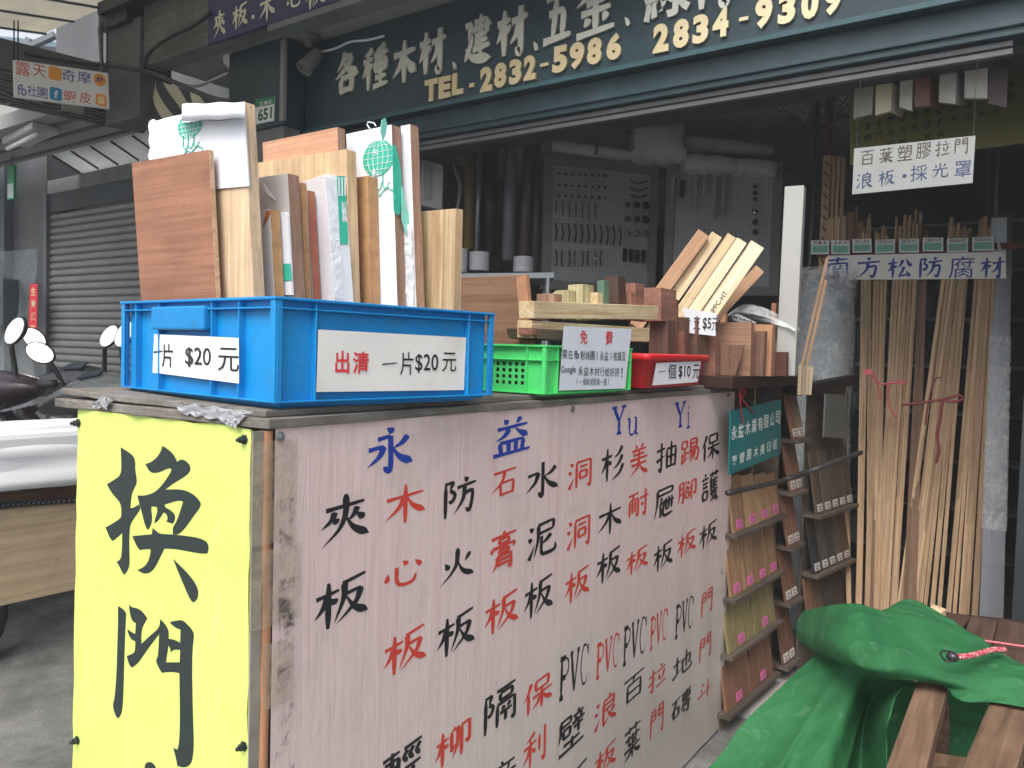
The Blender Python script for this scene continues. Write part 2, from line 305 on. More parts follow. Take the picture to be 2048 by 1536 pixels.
def _curve(pts, n, smooth):
    if len(pts) == 2 or not smooth:
        seg = [(Vector(b)-Vector(a)).length for a, b in zip(pts, pts[1:])]; tot = sum(seg); out = []
        for k in range(n):
            d = tot*k/(n-1); i = 0
            while i < len(seg)-1 and d > seg[i]: d -= seg[i]; i += 1
            out.append(Vector(pts[i]).lerp(Vector(pts[i+1]), min(1, d/seg[i])))
        return out
    P = [Vector(pts[0])*2-Vector(pts[1])]+[Vector(p) for p in pts]+[Vector(pts[-1])*2-Vector(pts[-2])]; out = []
    m = len(pts)-1
    for k in range(n):
        u = m*k/(n-1); i = min(m-1, int(u)); f = u-i; a, b, c, d = P[i:i+4]
        out.append(.5*((2*b)+(c-a)*f+(2*a-5*b+4*c-d)*f*f+(3*b-a-3*c+d)*f**3))
    return out
def brush(spec, wt):
    """Flat outline of each stroke: (verts 2D in 0..1 y up, faces), one layer per stroke."""
    V, F, L = [], [], []
    for li, st in enumerate(spec.split('|')):
        ty, *pp = st.split(); q = [tuple(float(v) for v in p.split(',')) for p in pp]
        pts = [p[:2] for p in q]
        n = 5 if len(pts) == 2 else 14
        smooth = ty in 'pntgwi' and len(pts) > 2
        cv = _curve(pts, n if ty != 'd' else 6, smooth); n = len(cv)
        lst = []
        for k, p in enumerate(cv):
            f = k/(n-1)
            if ty == 'w':
                u = f*(len(q)-1); i = min(len(q)-2, int(u)); wd = (q[i][2]*(1-(u-i))+q[i+1][2]*(u-i))/2
            else:
                pr = PROF[ty]; wd = pr[-1][1]
                for (a, wa), (b, wb) in zip(pr, pr[1:]):
                    if a <= f <= b: wd = wa+(wb-wa)*(f-a)/(b-a); break
                wd *= wt/2
            t = (cv[min(n-1, k+1)]-cv[max(0, k-1)]); t = t.normalized() if t.length > 1e-6 else Vector((1, 0)); nn = Vector((-t.y, t.x))
            lst.append((p+nn*wd, p-nn*wd))
        o = len(V)
        for a, b in lst:
            for r in (a, b): V.append((r.x/100, 1-r.y/100)); L.append(li)
        F += [[o+2*k, o+2*k+1, o+2*k+3, o+2*k+2] for k in range(n-1)]
    return V, F, L
_G = {}
def glyph(s, bold=0.0, wt=0):
    """Flat glyph shape in a unit square (brush strokes when wt > 0 and known, else the built-in letters)."""
    key = (s, bold, wt)
    if key in _G: return _G[key]
    if wt and s in BR: r = brush(BR[s], wt)
    elif wt and all(c in BR for c in s):
        V, F, L = [], [], []
        for k, c in enumerate(s):
            v, f, l = brush(BR[c], wt); o = len(V); V += [((k+p[0]*.92)/len(s), p[1]) for p in v]; F += [[i+o for i in q] for q in f]; L += l
        r = (V, F, L)
    else:
        cu = bpy.data.curves.new('g', 'FONT'); cu.body = s; cu.offset = bold; cu.resolution_u = 3
        o = bpy.data.objects.new('g', cu); SC.collection.objects.link(o); bpy.context.view_layer.update()
        ev = o.evaluated_get(bpy.context.evaluated_depsgraph_get()); me = ev.to_mesh()
        V = [(p.co.x, p.co.y) for p in me.vertices]; F = [list(p.vertices) for p in me.polygons]
        ev.to_mesh_clear(); bpy.data.objects.remove(o); bpy.data.curves.remove(cu)
        x0 = min(p[0] for p in V); x1 = max(p[0] for p in V); y0 = min(p[1] for p in V); y1 = max(p[1] for p in V)
        if s in '一-.·': y0, y1 = y0-.4, y1+.4
        if s == '.' : x0 -= .1; x1 += .1
        r = ([((p[0]-x0)/max(1e-6, x1-x0), (p[1]-y0)/max(1e-6, y1-y0)) for p in V], F, [0]*len(V))
    _G[key] = r; return r
class Letters:
    """Painted or cut-out letters lying on a plane, gathered in one mesh."""
    def __init__(s, plane, off=.0006, depth=0, warp=None): s.pl = plane; s.off = off; s.mb = MB(); s.depth = depth; s.warp = warp
    def put(s, g, c, wm, hm, shear=0):     # c: centre point on the plane, metres wide and high
        V, F, L = g; pl = s.pl
        P = [c + pl.u*((x-.5)*wm) + pl.v*((y-.5)*hm + shear*(x-.5)*wm) + pl.n*(s.off+L[i]*.00008) for i, (x, y) in enumerate(V)]
        if s.warp: P = [p + pl.n*s.warp(*pl.uv(p)) for p in P]
        if s.depth:
            from collections import Counter
            vec = pl.n*s.depth; o = len(P)
            e = Counter()
            for f in F:
                for a, b in zip(f, f[1:]+f[:1]): e[(min(a, b), max(a, b))] += 1
            side = []
            for f in F:
                for a, b in zip(f, f[1:]+f[:1]):
                    if e[(min(a, b), max(a, b))] == 1: side.append([a, b, b+o, a+o])
            s.mb.add(P+[p+vec for p in P], [[i+o for i in f] for f in F]+side)
        else: s.mb.add(P, F)
    def size(s, c, w, h):
        q = proj(c); pu = (proj(c+s.pl.u*.01)-q)/.01; pv = (proj(c+s.pl.v*.01)-q)/.01
        wm = w/abs(pu.x); hm = max(.3*h, h-.45*abs(pu.y/pu.x)*w)/abs(pv.y); return wm, hm
    def px(s, ch, x, y, w, h, wt=9, bold=0, shear=0):
        c = s.pl.pt(x, y); wm, hm = s.size(c, w, h); s.put(glyph(ch, bold, wt), c, wm, hm, shear)
    def row(s, text, x0, y0, x1, y1, h0, h1=None, wt=0, bold=0, fill=.86, shear=0):
        """Characters evenly spread from one pixel to another."""
        h1 = h1 or h0; a, b = s.pl.pt(x0, y0), s.pl.pt(x1, y1); n = len(text)
        ha = h0/abs(proj(a+s.pl.v*.01).y-proj(a).y)*.01; hb = h1/abs(proj(b+s.pl.v*.01).y-proj(b).y)*.01
        step = (b-a)/n; L = step.length
        for k, ch in enumerate(text):
            if ch == ' ': continue
            f = (k+.5)/n; s.put(glyph(ch, bold, wt), a+step*(k+.5), L*fill*(.32 if ch in '()!（）！' else 1), ha+(hb-ha)*f, shear)
    def word(s, text, x0, y0, x1, y1, h, bold=0):
        a, b = s.pl.pt(x0, y0), s.pl.pt(x1, y1); c = (a+b)/2
        hm = h/abs(proj(c+s.pl.v*.01).y-proj(c).y)*.01; s.put(glyph(text, bold, 0), c, (b-a).length, hm)
    def build(s, mat, parent, name='lettering'): return s.mb.build(name, mat, parent)
# ---------------------------------------------------------------- palette
ink = paint('ink', S((26, 28, 32)), .55, .08)
ink_red = paint('ink_red', S((196, 62, 48)), .55, .08)
ink_blue = paint('ink_blue', S((28, 58, 150)), .55, .08)
paper = paint('paper', (.78, .79, .82), .6, .03, 9, dirt=(.62, .56, .46), damt=.25)
concrete = paint('concrete', (.2, .205, .2), .8, .25, 1.6, dirt=(.06, .06, .06), dscale=1.2, damt=.6, bumps=.2)
dark_metal = paint('dark_metal', S((52, 58, 62)), .45, .15, 8, metal=.4, dirt=S((90, 80, 70)))
teal_panel = paint('teal_panel', (.013, .038, .05), .42, .18, 5, dirt=(.07, .13, .15), dscale=2.2, damt=.4)
dull_wall = paint('dull_wall', (.16, .165, .165), .85, .15, 3, dirt=(.07, .07, .07), damt=.5)
room_wall = paint('room_wall', (.26, .27, .27), .85, .2, 2, dirt=(.14, .14, .14), damt=.6)
steel = paint('steel', (.3, .32, .34), .42, .1, 12, metal=.7, dirt=(.2, .16, .12))
grey_paint = paint('grey_paint', (.16, .18, .19), .5, .12, 6, dirt=(.08, .07, .06))
black_plastic = paint('black_plastic', (.018, .019, .021), .45, .2, 10)
rust = paint('rust', S((104, 56, 40)), .8, .25, 20, dirt=S((58, 40, 36)), damt=.8, bumps=.3)
def tile_mat():
    m, t, b = _new('wall_tile'); v = coords(t)
    mp = N(t, 'ShaderNodeMapping'); mp.inputs['Rotation'].default_value = (math.pi/2, 0, 0); t.links.new(v, mp.inputs[0])
    br = N(t, 'ShaderNodeTexBrick'); br.inputs['Scale'].default_value = 1; br.inputs['Brick Width'].default_value = .23; br.inputs['Row Height'].default_value = .065; br.inputs['Mortar Size'].default_value = .004
    t.links.new(mp.outputs[0], br.inputs['Vector']); br.inputs['Color1'].default_value = (.12, .12, .115, 1); br.inputs['Color2'].default_value = (.16, .155, .15, 1); br.inputs['Mortar'].default_value = (.21, .21, .2, 1)
    n2 = noise(t, v, 3, 6, .7); c = mixc(t, 1.0, br.outputs[0], ramp(t, n2, [(.3, (.55, .55, .55)), (.7, (1.1, 1.1, 1.1))]), 'MULTIPLY')
    t.links.new(c, b.inputs['Base Color']); b.inputs['Roughness'].default_value = .6; bump(t, b, br.outputs[1], -.4, .004); return m
wall_tile = tile_mat()
G0 = 0.0
YF = 3.25                                    # plane of the shop front
ZS = atY(634, 102, YF).z                     # underside of the canopy over the shop front
YC = hit(415, 89, (0, 0, ZS), Vector((0, 0, 1))).y   # front edge of that canopy
# ---------------------------------------------------------------- ground
def ground_mat():
    m, t, b = _new('worn_concrete'); v = coords(t); n1 = noise(t, v, 1.3, 8, .7, .4); n2 = noise(t, v, 9, 8, .7); n3 = noise(t, v, 120, 2)
    c = ramp(t, n1, [(.32, (.1, .1, .098)), (.5, (.2, .2, .195)), (.7, (.29, .29, .28))]); c = mixc(t, 1, c, ramp(t, n2, [(.35, (.68, .67, .65)), (.6, (1.05, 1.05, 1.04))]), 'MULTIPLY')
    c = mixc(t, 1, c, ramp(t, n3, [(.3, (.75, .75, .75)), (.6, (1.05, 1.05, 1.05))]), 'MULTIPLY')
    vo = N(t, 'ShaderNodeTexVoronoi', feature='DISTANCE_TO_EDGE'); vo.inputs['Scale'].default_value = .55; wv = N(t, 'ShaderNodeVectorMath', operation='ADD'); sc_ = N(t, 'ShaderNodeTexNoise'); sc_.inputs['Scale'].default_value = 4; t.links.new(v, sc_.inputs['Vector'])
    t.links.new(v, wv.inputs[0]); t.links.new(sc_.outputs['Color'], wv.inputs[1]); t.links.new(wv.outputs[0], vo.inputs['Vector'])
    c = mixc(t, ramp(t, vo.outputs['Distance'], [(.002, (.4, .4, .4)), (.007, (0, 0, 0))]), c, (.05, .05, .048)); t.links.new(c, b.inputs['Base Color']); b.inputs['Roughness'].default_value = .85; bump(t, b, n2, .4, .006); return m
m = MB(); m.grid([[(x, y, 0) for x in (-120, -20, -8, 0, 8, 20, 120)] for y in (-120, -20, -3, 0, 4, 20, 120)]); struct(m.build('ground', ground_mat()))
m = MB(); m.box(-60, 60, -14, -3.2, .001, .005); struct(m.build('street', paint('asphalt', (.05, .05, .052), .85, .2, 5, bumps=.4)))
m = MB(); m.box(-4.6, 3.0, YF+.05, 9.4, .001, .02); struct(m.build('shop_floor', paint('floor_tile', (.34, .33, .32), .6, .2, 2, dirt=(.16, .04, .04))))
# ---------------------------------------------------------------- the shop building
xl = atY(637, 200, YF).x
zr = atY(1300, 228, YF).z                    # underside of the shutter rail
b = thing('shop_building', 'timber shop building with a deep dark room behind its open front', 'building', (-.8, YF, 0))
m = MB(); m.box(-4.75, 4.2, YF+.06, YF+.24, zr+.02, ZS+.001); m.build('lintel_wall', dark_metal, b)
m = MB(); m.box(-4.75, xl-.02, YF, YF+.22, 0, zr+.018); m.build('side_wall', dull_wall, b)
xj = atY(2043, 900, YF+.05).x
m = MB(); m.box(xj, 4.2, YF+.02, YF+.22, 0, zr+.018); m.build('front_wall', dark_metal, b)
m = MB(); m.box(-4.75, -4.55, YF+.245, 9.4, 0, 3.1); m.build('side_wall', room_wall, b)
m = MB(); m.box(3.0, 3.2, YF+.245, 9.4, 0, 3.1); m.build('side_wall', room_wall, b)
m = MB(); m.box(-4.75, 3.2, 9.41, 9.6, 0, 3.1); m.build('back_wall', room_wall, b)
m = MB(); m.box(-4.75, 3.2, YF+.245, 9.6, 3.105, 3.25); m.build('ceiling', paint('ceiling_paint', (.42, .43, .44), .85, .15, 2, dirt=(.22, .12, .12)), b)
m = MB(); m.box(-4.95, 4.2, YC+.14, YF+.24, ZS+.003, ZS+.15); m.build('canopy_soffit', paint('soffit_paint', (.3, .31, .31), .8, .12, 2, dirt=(.16, .16, .15)), b)
xw = atY(290, 110, YC).x
m = MB(); m.box(xw-.02, 4.2, YC, YC+.135, ZS, 7.5); m.build('upper_wall', wall_tile, b)
m = MB(); m.box(xw-.02, 4.2, YC+.14, YC+.5, ZS+.16, 7.5); m.build('upper_floor', dull_wall, b)
# the roller shutter rail under the lintel
zt = atY(1300, 207, YF).z
r = thing('shutter_rail', 'pale aluminium double rail along the underside of the shop front', 'rail', ((xl+xj)/2, YF, zr))
xr = atY(2027, 95, YF).x
for z0, z1, y0 in ((zr, zr+(zt-zr)*.46, YF-.012), (zr+(zt-zr)*.54, zt, YF-.02)):
    m = MB(); m.box(xl+.25, xr, y0, y0+.03, z0, z1); m.build('channel', paint('rail_grey', (.13, .135, .14), .5, .12, 12, metal=.3), r, bevel=.003)
# the valance and the sign board above it
zv = atY(713, 238, YF-.1).z
m = MB(); m.box(xl, 4.2, YF-.05, YF+.055, zt+.004, zv-.03); m.box(xl, 4.2, YF-.065, YF-.052, zt+.03, zt+.05)
tag(m.build('shutter_box', teal_panel, bevel=.004), 'dark teal roller shutter housing between the big sign and the pale rail', 'shutter box')
sg = thing('shop_sign', 'wide dark teal shop sign with raised gold characters and two telephone numbers', 'sign', (0, YF-.1, zv))
m = MB(); m.box(xl, 4.2, YF-.1, YF+.055, zv-.028, ZS-.004); m.build('board', teal_panel, sg, bevel=.004)
m = MB(); m.box(xl, 4.2, YF-.112, YF-.1005, zv-.028, zv-.008); m.build('edge_strip', paint('teal_edge', (.03, .085, .1), .4), sg)
sp = Plane((0, YF-.1, zv), (1, 0, 0))
gold = paint('gold', (.74, .62, .38), .38, .1, 9, metal=.55, dirt=(.5, .42, .26))
silver = paint('silver', (.66, .66, .58), .4, .12, 9, metal=.5, dirt=(.35, .35, .3))
for c, x, y, wd, h in (('各', 697, 147, 44, 82), ('種', 754, 138, 46, 82), ('木', 812, 124, 44, 84), ('材', 868, 104, 48, 86), ('、', 912, 131, 14, 20),
                       ('建', 959, 82, 50, 94), ('材', 1027, 64, 56, 94), ('、', 1074, 92, 16, 24), ('五', 1118, 36, 52, 100), ('金', 1195, 18, 76, 108), ('、', 1257, 43, 18, 24), ('線', 1338, -18, 84, 110), ('材', 1430, -42, 84, 118)):
    L = Letters(sp, .004, .012); L.px(c, x, y, wd*1.12, h*1.12, wt=15.5 if c in '建種金' else 18, bold=.03, shear=.05); L.build(silver, sg, 'character')
chars = [('T', 866, 182, 24, 41), ('E', 893, 176, 22, 40), ('L', 919, 169, 20, 40), ('.', 947, 172, 9, 9)]
xs = [976, 1004, 1034, 1063]; ys = [160, 152, 145, 137]
chars += [(c, x, y, 22, 46) for c, x, y in zip('2832', xs, ys)] + [('-', 1092, 131, 16, 8)]
chars += [(c, x, y, 27, 50) for c, x, y in zip('5986', (1123, 1157, 1192, 1231), (120, 113, 104, 95))]
chars += [(c, x, y, 29, 54) for c, x, y in zip('2834', (1325, 1365, 1404, 1444), (78, 69, 60, 48))] + [('-', 1490, 40, 18, 9)]
chars += [(c, x, y, 32, 58) for c, x, y in zip('9309', (1530, 1576, 1622, 1668), (28, 19, 10, 2))]
for c, x, y, wd, h in chars:
    L = Letters(sp, .004, .012)
    if c in '-.':
        p = sp.pt(x, y); wm, hm = L.size(p, wd, h); q = [(0, 0), (1, 0), (1, 1), (0, 1)]; L.put((q, [[0, 1, 2, 3]], [0]*4), p, wm, hm)
    else: L.px(c, x, y, wd*1.08, h*1.05+4, bold=.055)
    L.build(gold, sg, 'digit' if c.isdigit() else 'character')
# dark blue sign on the edge of the canopy
yb = YC-.03; bp = Plane((0, yb, ZS), (1, 0, 0)); x0 = atY(415, 60, yb).x; z0 = atY(430, 85, yb).z
bs = thing('canopy_sign', 'dark blue sign with cream brush characters on the canopy edge', 'sign', (x0+1, yb, z0))
m = MB(); m.box(x0, 3.5, yb, YC-.003, z0, z0+.95); m.build('board', paint('navy', (.018, .022, .11), .4, .15, 5, dirt=(.05, .06, .14)), bs, bevel=.004)
m = MB(); m.box(x0+.55, 3.5, yb+.002, YC+.1, z0-.035, z0-.002); m.build('light_trough', grey_paint, bs)
L = Letters(bp, .003)
for c, x, y, wd, h in (('夾', 440, 47, 27, 60), ('板', 481, 32, 32, 56), ('木', 535, 14, 34, 62), ('心', 590, -2, 34, 44), ('板', 632, -16, 42, 72)): L.px(c, x, y, wd, h, wt=13, shear=.05)
q = bp.pt(507, 34); L.put(([(math.cos(a*.7854)*.5+.5, math.sin(a*.7854)*.5+.5) for a in range(8)], [list(range(8))], [0]*8), q, .03, .025)
L.build(paint('cream', (.72, .7, .55), .5, .05), bs)
# pillar box with the house number, beside the sign
ya = YF*.921; xa, xb = atY(457, 200, ya).x, atY(568, 180, ya).x; za = atY(520, 258, ya).z
pb = thing('pillar_box', 'dark teal metal pillar casing beside the shop sign', 'pillar casing', ((xa+xb)/2, YF, za))
m = MB(); m.box(xa, xb, ya, YF-.11, za, ZS-.004); m.build('casing', teal_panel, pb, bevel=.006)
m = MB(); m.box(xb-.03, xb+.006, ya-.006, ya+.014, za+.02, ZS-.02); m.build('corner_trim', paint('trim_grey', (.26, .25, .23), .5), pb)
m = MB(); m.box(xa+.02, xb-.02, ya+.02, YF-.12, 0, za-.003); m.build('pillar', dull_wall, pb)
np_ = thing('house_number_plate', 'small green and white house number plate reading 651', 'number plate', atY(528, 246, ya-.004))
pp = Plane((0, ya-.006, 0), (1, 0, 0))
P = [pp.pt(*q) for q in ((509, 249), (547, 241), (549, 192), (511, 199))]; m = MB(); m.prism(P, (0, .005, 0)); m.build('plate', paper, np_)
P = [pp.pt(*q, .0015) for q in ((510.3, 215), (548.2, 208), (549, 192), (511, 199))]; m = MB(); m.prism(P, (0, .001, 0)); m.build('green_band', paint('sign_green', S((26, 130, 84)), .4), np_)
L = Letters(pp, .0008); L.px('651', 530, 228, 28, 27, bold=.03); L.build(paint('green_ink', S((20, 90, 60)), .5), np_)
L = Letters(pp, .004); L.row('文林路', 519, 209, 547, 203, 9, bold=.02); L.build(paper, np_, 'street_name')
# security camera and a small detector under the canopy
cc = thing('security_camera', 'grey security camera on a short post under the canopy', 'camera', atY(618, 70, 3.0))
q = hit(617, 72, (0, 0, ZS), Vector((0, 0, 1))); d = (q-CAM).dot(FWD); s = d/FPX
m = MB(); m.lathe([(24*s, 0), (24*s, -.012), (14*s, -.03), (9*s, -.03), (8*s, -.34*60*s)], Matrix.Translation(q), 16); m.build('mount', grey_paint, cc)
bq = atD(622, 122, d); M = Matrix.Translation(bq) @ Vector((-.1, -.6, -.75)).to_track_quat('Z', 'Y').to_matrix().to_4x4()
m = MB(); m.lathe([(8*s, -26*s), (14*s, -24*s), (15*s, 16*s), (16.5*s, 18*s), (16.5*s, 26*s), (13*s, 26*s), (12*s, 20*s), (2*s, 19*s)], M, 18); m.build('housing', paint('camera_grey', (.17, .175, .18), .5), cc, smooth=False)
q = hit(470, 116, (0, 0, ZS), Vector((0, 0, 1))); m = MB(); m.lathe([(.07, 0), (.07, -.03), (.045, -.06), (.02, -.065)], Matrix.Translation(q), 18); tag(m.build('smoke_detector', paint('offwhite', (.6, .6, .58), .5)), 'small pale round detector under the canopy beside the pillar casing', 'detector')
# ---------------------------------------------------------------- left: neighbour's arcade
# roller shutter
ys = 3.45
xs0, xs1 = atY(104, 600, ys).x, -4.78
zs0, zs1 = 0.01, atY(275, 357, ys).z
sh = thing('roller_shutter', 'closed grey roller shutter of the neighbouring shop', 'shutter', ((xs0+xs1)/2, ys, 0))
m = MB(); pz = .062; n = int((zs1-.12)/pz)
prof = []
for k in range(n):
    for f, dy in ((0, 0), (.1, -.012), (.3, -.02), (.6, -.02), (.82, -.013), (.96, .002)): prof.append((zs0+(k+f)*pz, dy))
m.grid([[(x, ys+dy, z) for z, dy in prof] for x in (xs0, xs1)]); m.build('slats', paint('shutter_grey', (.175, .18, .175), .45, .14, 3, metal=.3, dirt=(.09, .085, .08)), sh)
m = MB(); m.box(xs0, xs1, ys-.03, ys+.05, zs0+n*pz+.003, zs1); m.build('top_housing', dark_metal, sh, bevel=.004)
m = MB(); m.box(xs0-.06, xs0-.003, ys-.05, ys+.04, 0, zs1); m.build('side_channel', paint('channel_grey', (.13, .14, .15), .4, .1, 8, metal=.5), sh)
# neighbour's wall, posts, ceiling
nb = thing('neighbour_shop', 'dim neighbouring shop front with a grey arcade ceiling left of the shutter', 'building', (xs0-2, ys, 0))
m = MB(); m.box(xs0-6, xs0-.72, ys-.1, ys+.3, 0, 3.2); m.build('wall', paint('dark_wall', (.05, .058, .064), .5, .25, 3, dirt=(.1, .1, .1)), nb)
m = MB(); m.box(xs0-.05, xs1+.02, ys-.02, ys+.3, zs1+.004, zs1+.12); m.build('lintel', dull_wall, nb)
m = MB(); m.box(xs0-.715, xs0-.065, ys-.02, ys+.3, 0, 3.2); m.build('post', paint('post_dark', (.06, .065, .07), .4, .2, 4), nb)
ZN = CH+1.5
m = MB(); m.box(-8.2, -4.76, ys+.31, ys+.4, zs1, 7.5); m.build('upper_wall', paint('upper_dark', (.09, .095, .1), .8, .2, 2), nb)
m = MB(); m.box(xs0-6, -5.62, 2.62, 3.2, ZN, ZN+.1); m.build('arcade_ceiling', paint('arcade_ceiling', (.3, .31, .3), .75, .12, 1.5, dirt=(.15, .15, .14)), nb)
for k, yy in enumerate((2.75, 2.92, 3.1)):
    m = MB(); m.box(xs0-6, -5.63, yy, yy+.03, ZN-.012, ZN-.001); m.build('ceiling_seam', paint('seam', (.08, .085, .09), .6), nb)
# clear plastic curtain hanging in front of the post
def curtain(name, x0, x1, z0, z1, y, mat, amp=.02, n=26, folds=3):
    m = MB(); R = []
    for i in range(n+1):
        z = z0+(z1-z0)*i/n
        R.append([(x0+(x1-x0)*j/14, y+amp*math.sin(j/14*folds*6.28+i*.35)+amp*.8*math.sin(i*.9+j*.3), z) for j in range(15)])
    m.grid(R); return m.build(name, mat, smooth=True)
tag(curtain('plastic_curtain', xs0-.72, xs0-.07, .35, 2.3, ys-.12, film('clear_film', (.45, .5, .52), .16, .1)), 'wrinkled clear plastic curtain hanging beside the grey shutter', 'plastic curtain')
cp = Plane((0, ys-.18, 0), (1, 0, 0)); P = [cp.pt(*q) for q in ((57, 676), (73, 675), (75, 568), (60, 568))]
cb = thing('red_couplet', 'narrow red paper couplet pasted beside the grey shutter', 'couplet', P[0]); m = MB(); m.prism(P, (0, .003, 0)); m.build('paper_strip', paint('red_paper', S((190, 28, 44)), .6), cb)
L = Letters(cp, .002)
for k, c in enumerate('生意興隆'): L.px(c, 67, 583+k*25, 9, 17, bold=.03)
L.build(gold, cb)
# far-left dark things: an electric box with a round meter
q = atY(8, 598, ys-.2); eb = thing('meter_box', 'dark wall box with a pale round meter at the arcade wall', 'meter box', q-Vector((0, 0, .25)))
m = MB(); m.box(q.x-.3, q.x+.12, ys-.26, ys-.105, q.z-.25, q.z+.18); m.build('box', paint('box_dark', (.035, .042, .05), .4), eb, bevel=.01)
m = MB(); m.lathe([(.05, 0), (.05, .02), (.03, .03)], Matrix.Translation((q.x, ys-.262, q.z)) @ Matrix.Rotation(math.pi/2, 4, 'X'), 18); m.build('meter', steel, eb)
# clear corrugated sheet with wavy reflections painted on, closing the gap under the beam
sd0, sd1 = atD(20, 205, 5.15), atD(290, 262, 5.75)
bdir = Vector((sd1.x-sd0.x, sd1.y-sd0.y, 0)).normalized(); bn = Vector((bdir.y, -bdir.x, 0))
if bn.dot(CAM-sd0) < 0: bn = -bn
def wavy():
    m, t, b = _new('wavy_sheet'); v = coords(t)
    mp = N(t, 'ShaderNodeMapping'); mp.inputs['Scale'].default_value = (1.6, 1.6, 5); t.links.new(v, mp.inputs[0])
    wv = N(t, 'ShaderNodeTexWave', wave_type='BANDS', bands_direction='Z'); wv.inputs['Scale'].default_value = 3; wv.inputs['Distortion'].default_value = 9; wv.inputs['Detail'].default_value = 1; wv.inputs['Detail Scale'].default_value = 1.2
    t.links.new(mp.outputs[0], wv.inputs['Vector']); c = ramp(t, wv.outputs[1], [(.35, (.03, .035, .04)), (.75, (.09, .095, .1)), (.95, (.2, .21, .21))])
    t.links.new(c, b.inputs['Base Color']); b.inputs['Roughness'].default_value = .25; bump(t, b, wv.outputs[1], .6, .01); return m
bz0 = sd1.z; bzt = atD(219, 140, 5.65).z; m = MB()
P0 = Vector((sd0.x, sd0.y, 0))-bdir*.8; P1 = Vector((sd1.x, sd1.y, 0))
m.prism([P0+Vector((0, 0, bz0-.01)), P1+Vector((0, 0, bz0-.01)), P1+Vector((0, 0, bz0+.2)), P0+Vector((0, 0, bz0+.2))], -bn*.05)
tag(m.build('corrugated_sheet', wavy()), 'dark wavy clear plastic sheet along the beam under the marketplace sign', 'plastic sheet')
m = MB(); m.prism([P0+Vector((0, 0, bz0+.205)), P1+bdir*.05+Vector((0, 0, bz0+.205)), P1+bdir*.05+Vector((0, 0, bzt)), P0+Vector((0, 0, bzt))], -bn*.06)
tag(m.build('arcade_beam', paint('beam_grey', (.1, .105, .11), .6, .15, 4, dirt=(.05, .05, .05))), 'grey board beam behind the marketplace sign', 'beam')
# the marketplace sign
c0, c1 = atD(27, 205, 4.55), atD(219, 218, 4.9)
mdir = Vector((c1.x-c0.x, c1.y-c0.y, 0)).normalized(); mp_ = Plane(c0, mdir, (mdir.y, -mdir.x, 0))
if mp_.n.dot(CAM-c0) < 0: mp_.n = -mp_.n
ms = thing('marketplace_sign', 'white hanging sign with red and blue characters and orange app icons', 'sign', mp_.pt(120, 210))
P = [mp_.pt(*q) for q in ((29, 194), (219, 218), (216, 146), (27, 119))]
m = MB(); m.prism(P, -mp_.n*.02); m.build('board', paint('sign_white', (.8, .81, .8), .45, .05, 6, dirt=(.45, .42, .36)), ms)
L = Letters(mp_)
for c, x, y, wd, h in (('露', 46, 138, 29, 30), ('天', 79, 142, 27, 27)): L.px(c, x, y, wd, h, bold=.003)
for c, x, y, wd, h in (('蝦', 140, 192, 26, 25), ('皮', 171, 196, 24, 25)): L.px(c, x, y, wd, h, bold=.003)
L.build(paint('sign_red', S((205, 90, 60)), .5), ms)
L = Letters(mp_)
for c, x, y, wd, h in (('奇', 137, 151, 27, 26), ('摩', 169, 155, 27, 26), ('社', 64, 182, 19, 23), ('團', 85, 186, 20, 23), ('fb', 44, 180, 18, 23)): L.px(c, x, y, wd, h, bold=.003)
L.build(paint('sign_blue', S((56, 62, 150)), .5), ms)
def rrect(pl, x, y, wd, h, off, r=.22):
    c = pl.pt(x, y); q = proj(c); pu = abs((proj(c+pl.u*.01)-q).x)/.01; pv = abs((proj(c+pl.v*.01)-q).y)/.01; a, b_ = wd/pu/2, h/pv/2; rr = r*2*min(a, b_); P = []
    for sx, sy, q0 in ((1, 1, 0), (-1, 1, 90), (-1, -1, 180), (1, -1, 270)):
        for k in range(5):
            g = math.radians(q0+k*22.5); P.append(c + pl.u*(sx*(a-rr)+rr*math.cos(g)) + pl.v*(sy*(b_-rr)+rr*math.sin(g)) + pl.n*off)
    return P
m = MB(); m.prism(rrect(mp_, 110, 147, 26, 26, .001), mp_.n*.002); m.prism(rrect(mp_, 199.5, 160, 24, 25, .001, .5), mp_.n*.002); m.prism(rrect(mp_, 202, 200, 21, 23, .001), mp_.n*.002)
m.build('app_icon', paint('icon_orange', S((238, 160, 52)), .5), ms)
m = MB(); m.prism(rrect(mp_, 111.5, 188, 24, 25, .001), mp_.n*.002); m.build('app_icon', paint('icon_blue', S((36, 140, 184)), .5), ms)
m = MB(); m.prism(rrect(mp_, 202, 201, 13, 14, .004), mp_.n*.001); m.build('icon_mark', paint('icon_pale', S((250, 222, 160)), .5), ms)
L = Letters(mp_, .004); L.px('f', 112, 189, 8, 17, bold=.04); L.build(paper, ms, 'icon_letter')
L = Letters(mp_, .004); L.px('拍', 199, 159, 12, 13, bold=.03); L.build(paint('sign_blue', (0, 0, 0)), ms, 'icon_letter')
m = MB()
for dx in (28, 36): m.tube([mp_.pt(dx, 121), mp_.pt(dx, 121)+Vector((0, 0, .22))], .004, 6)
for dx in (205, 214): m.tube([mp_.pt(dx, 146), mp_.pt(dx, 146)+Vector((0, 0, .3))], .004, 6)
m.build('hanging_wire', black_plastic, ms)
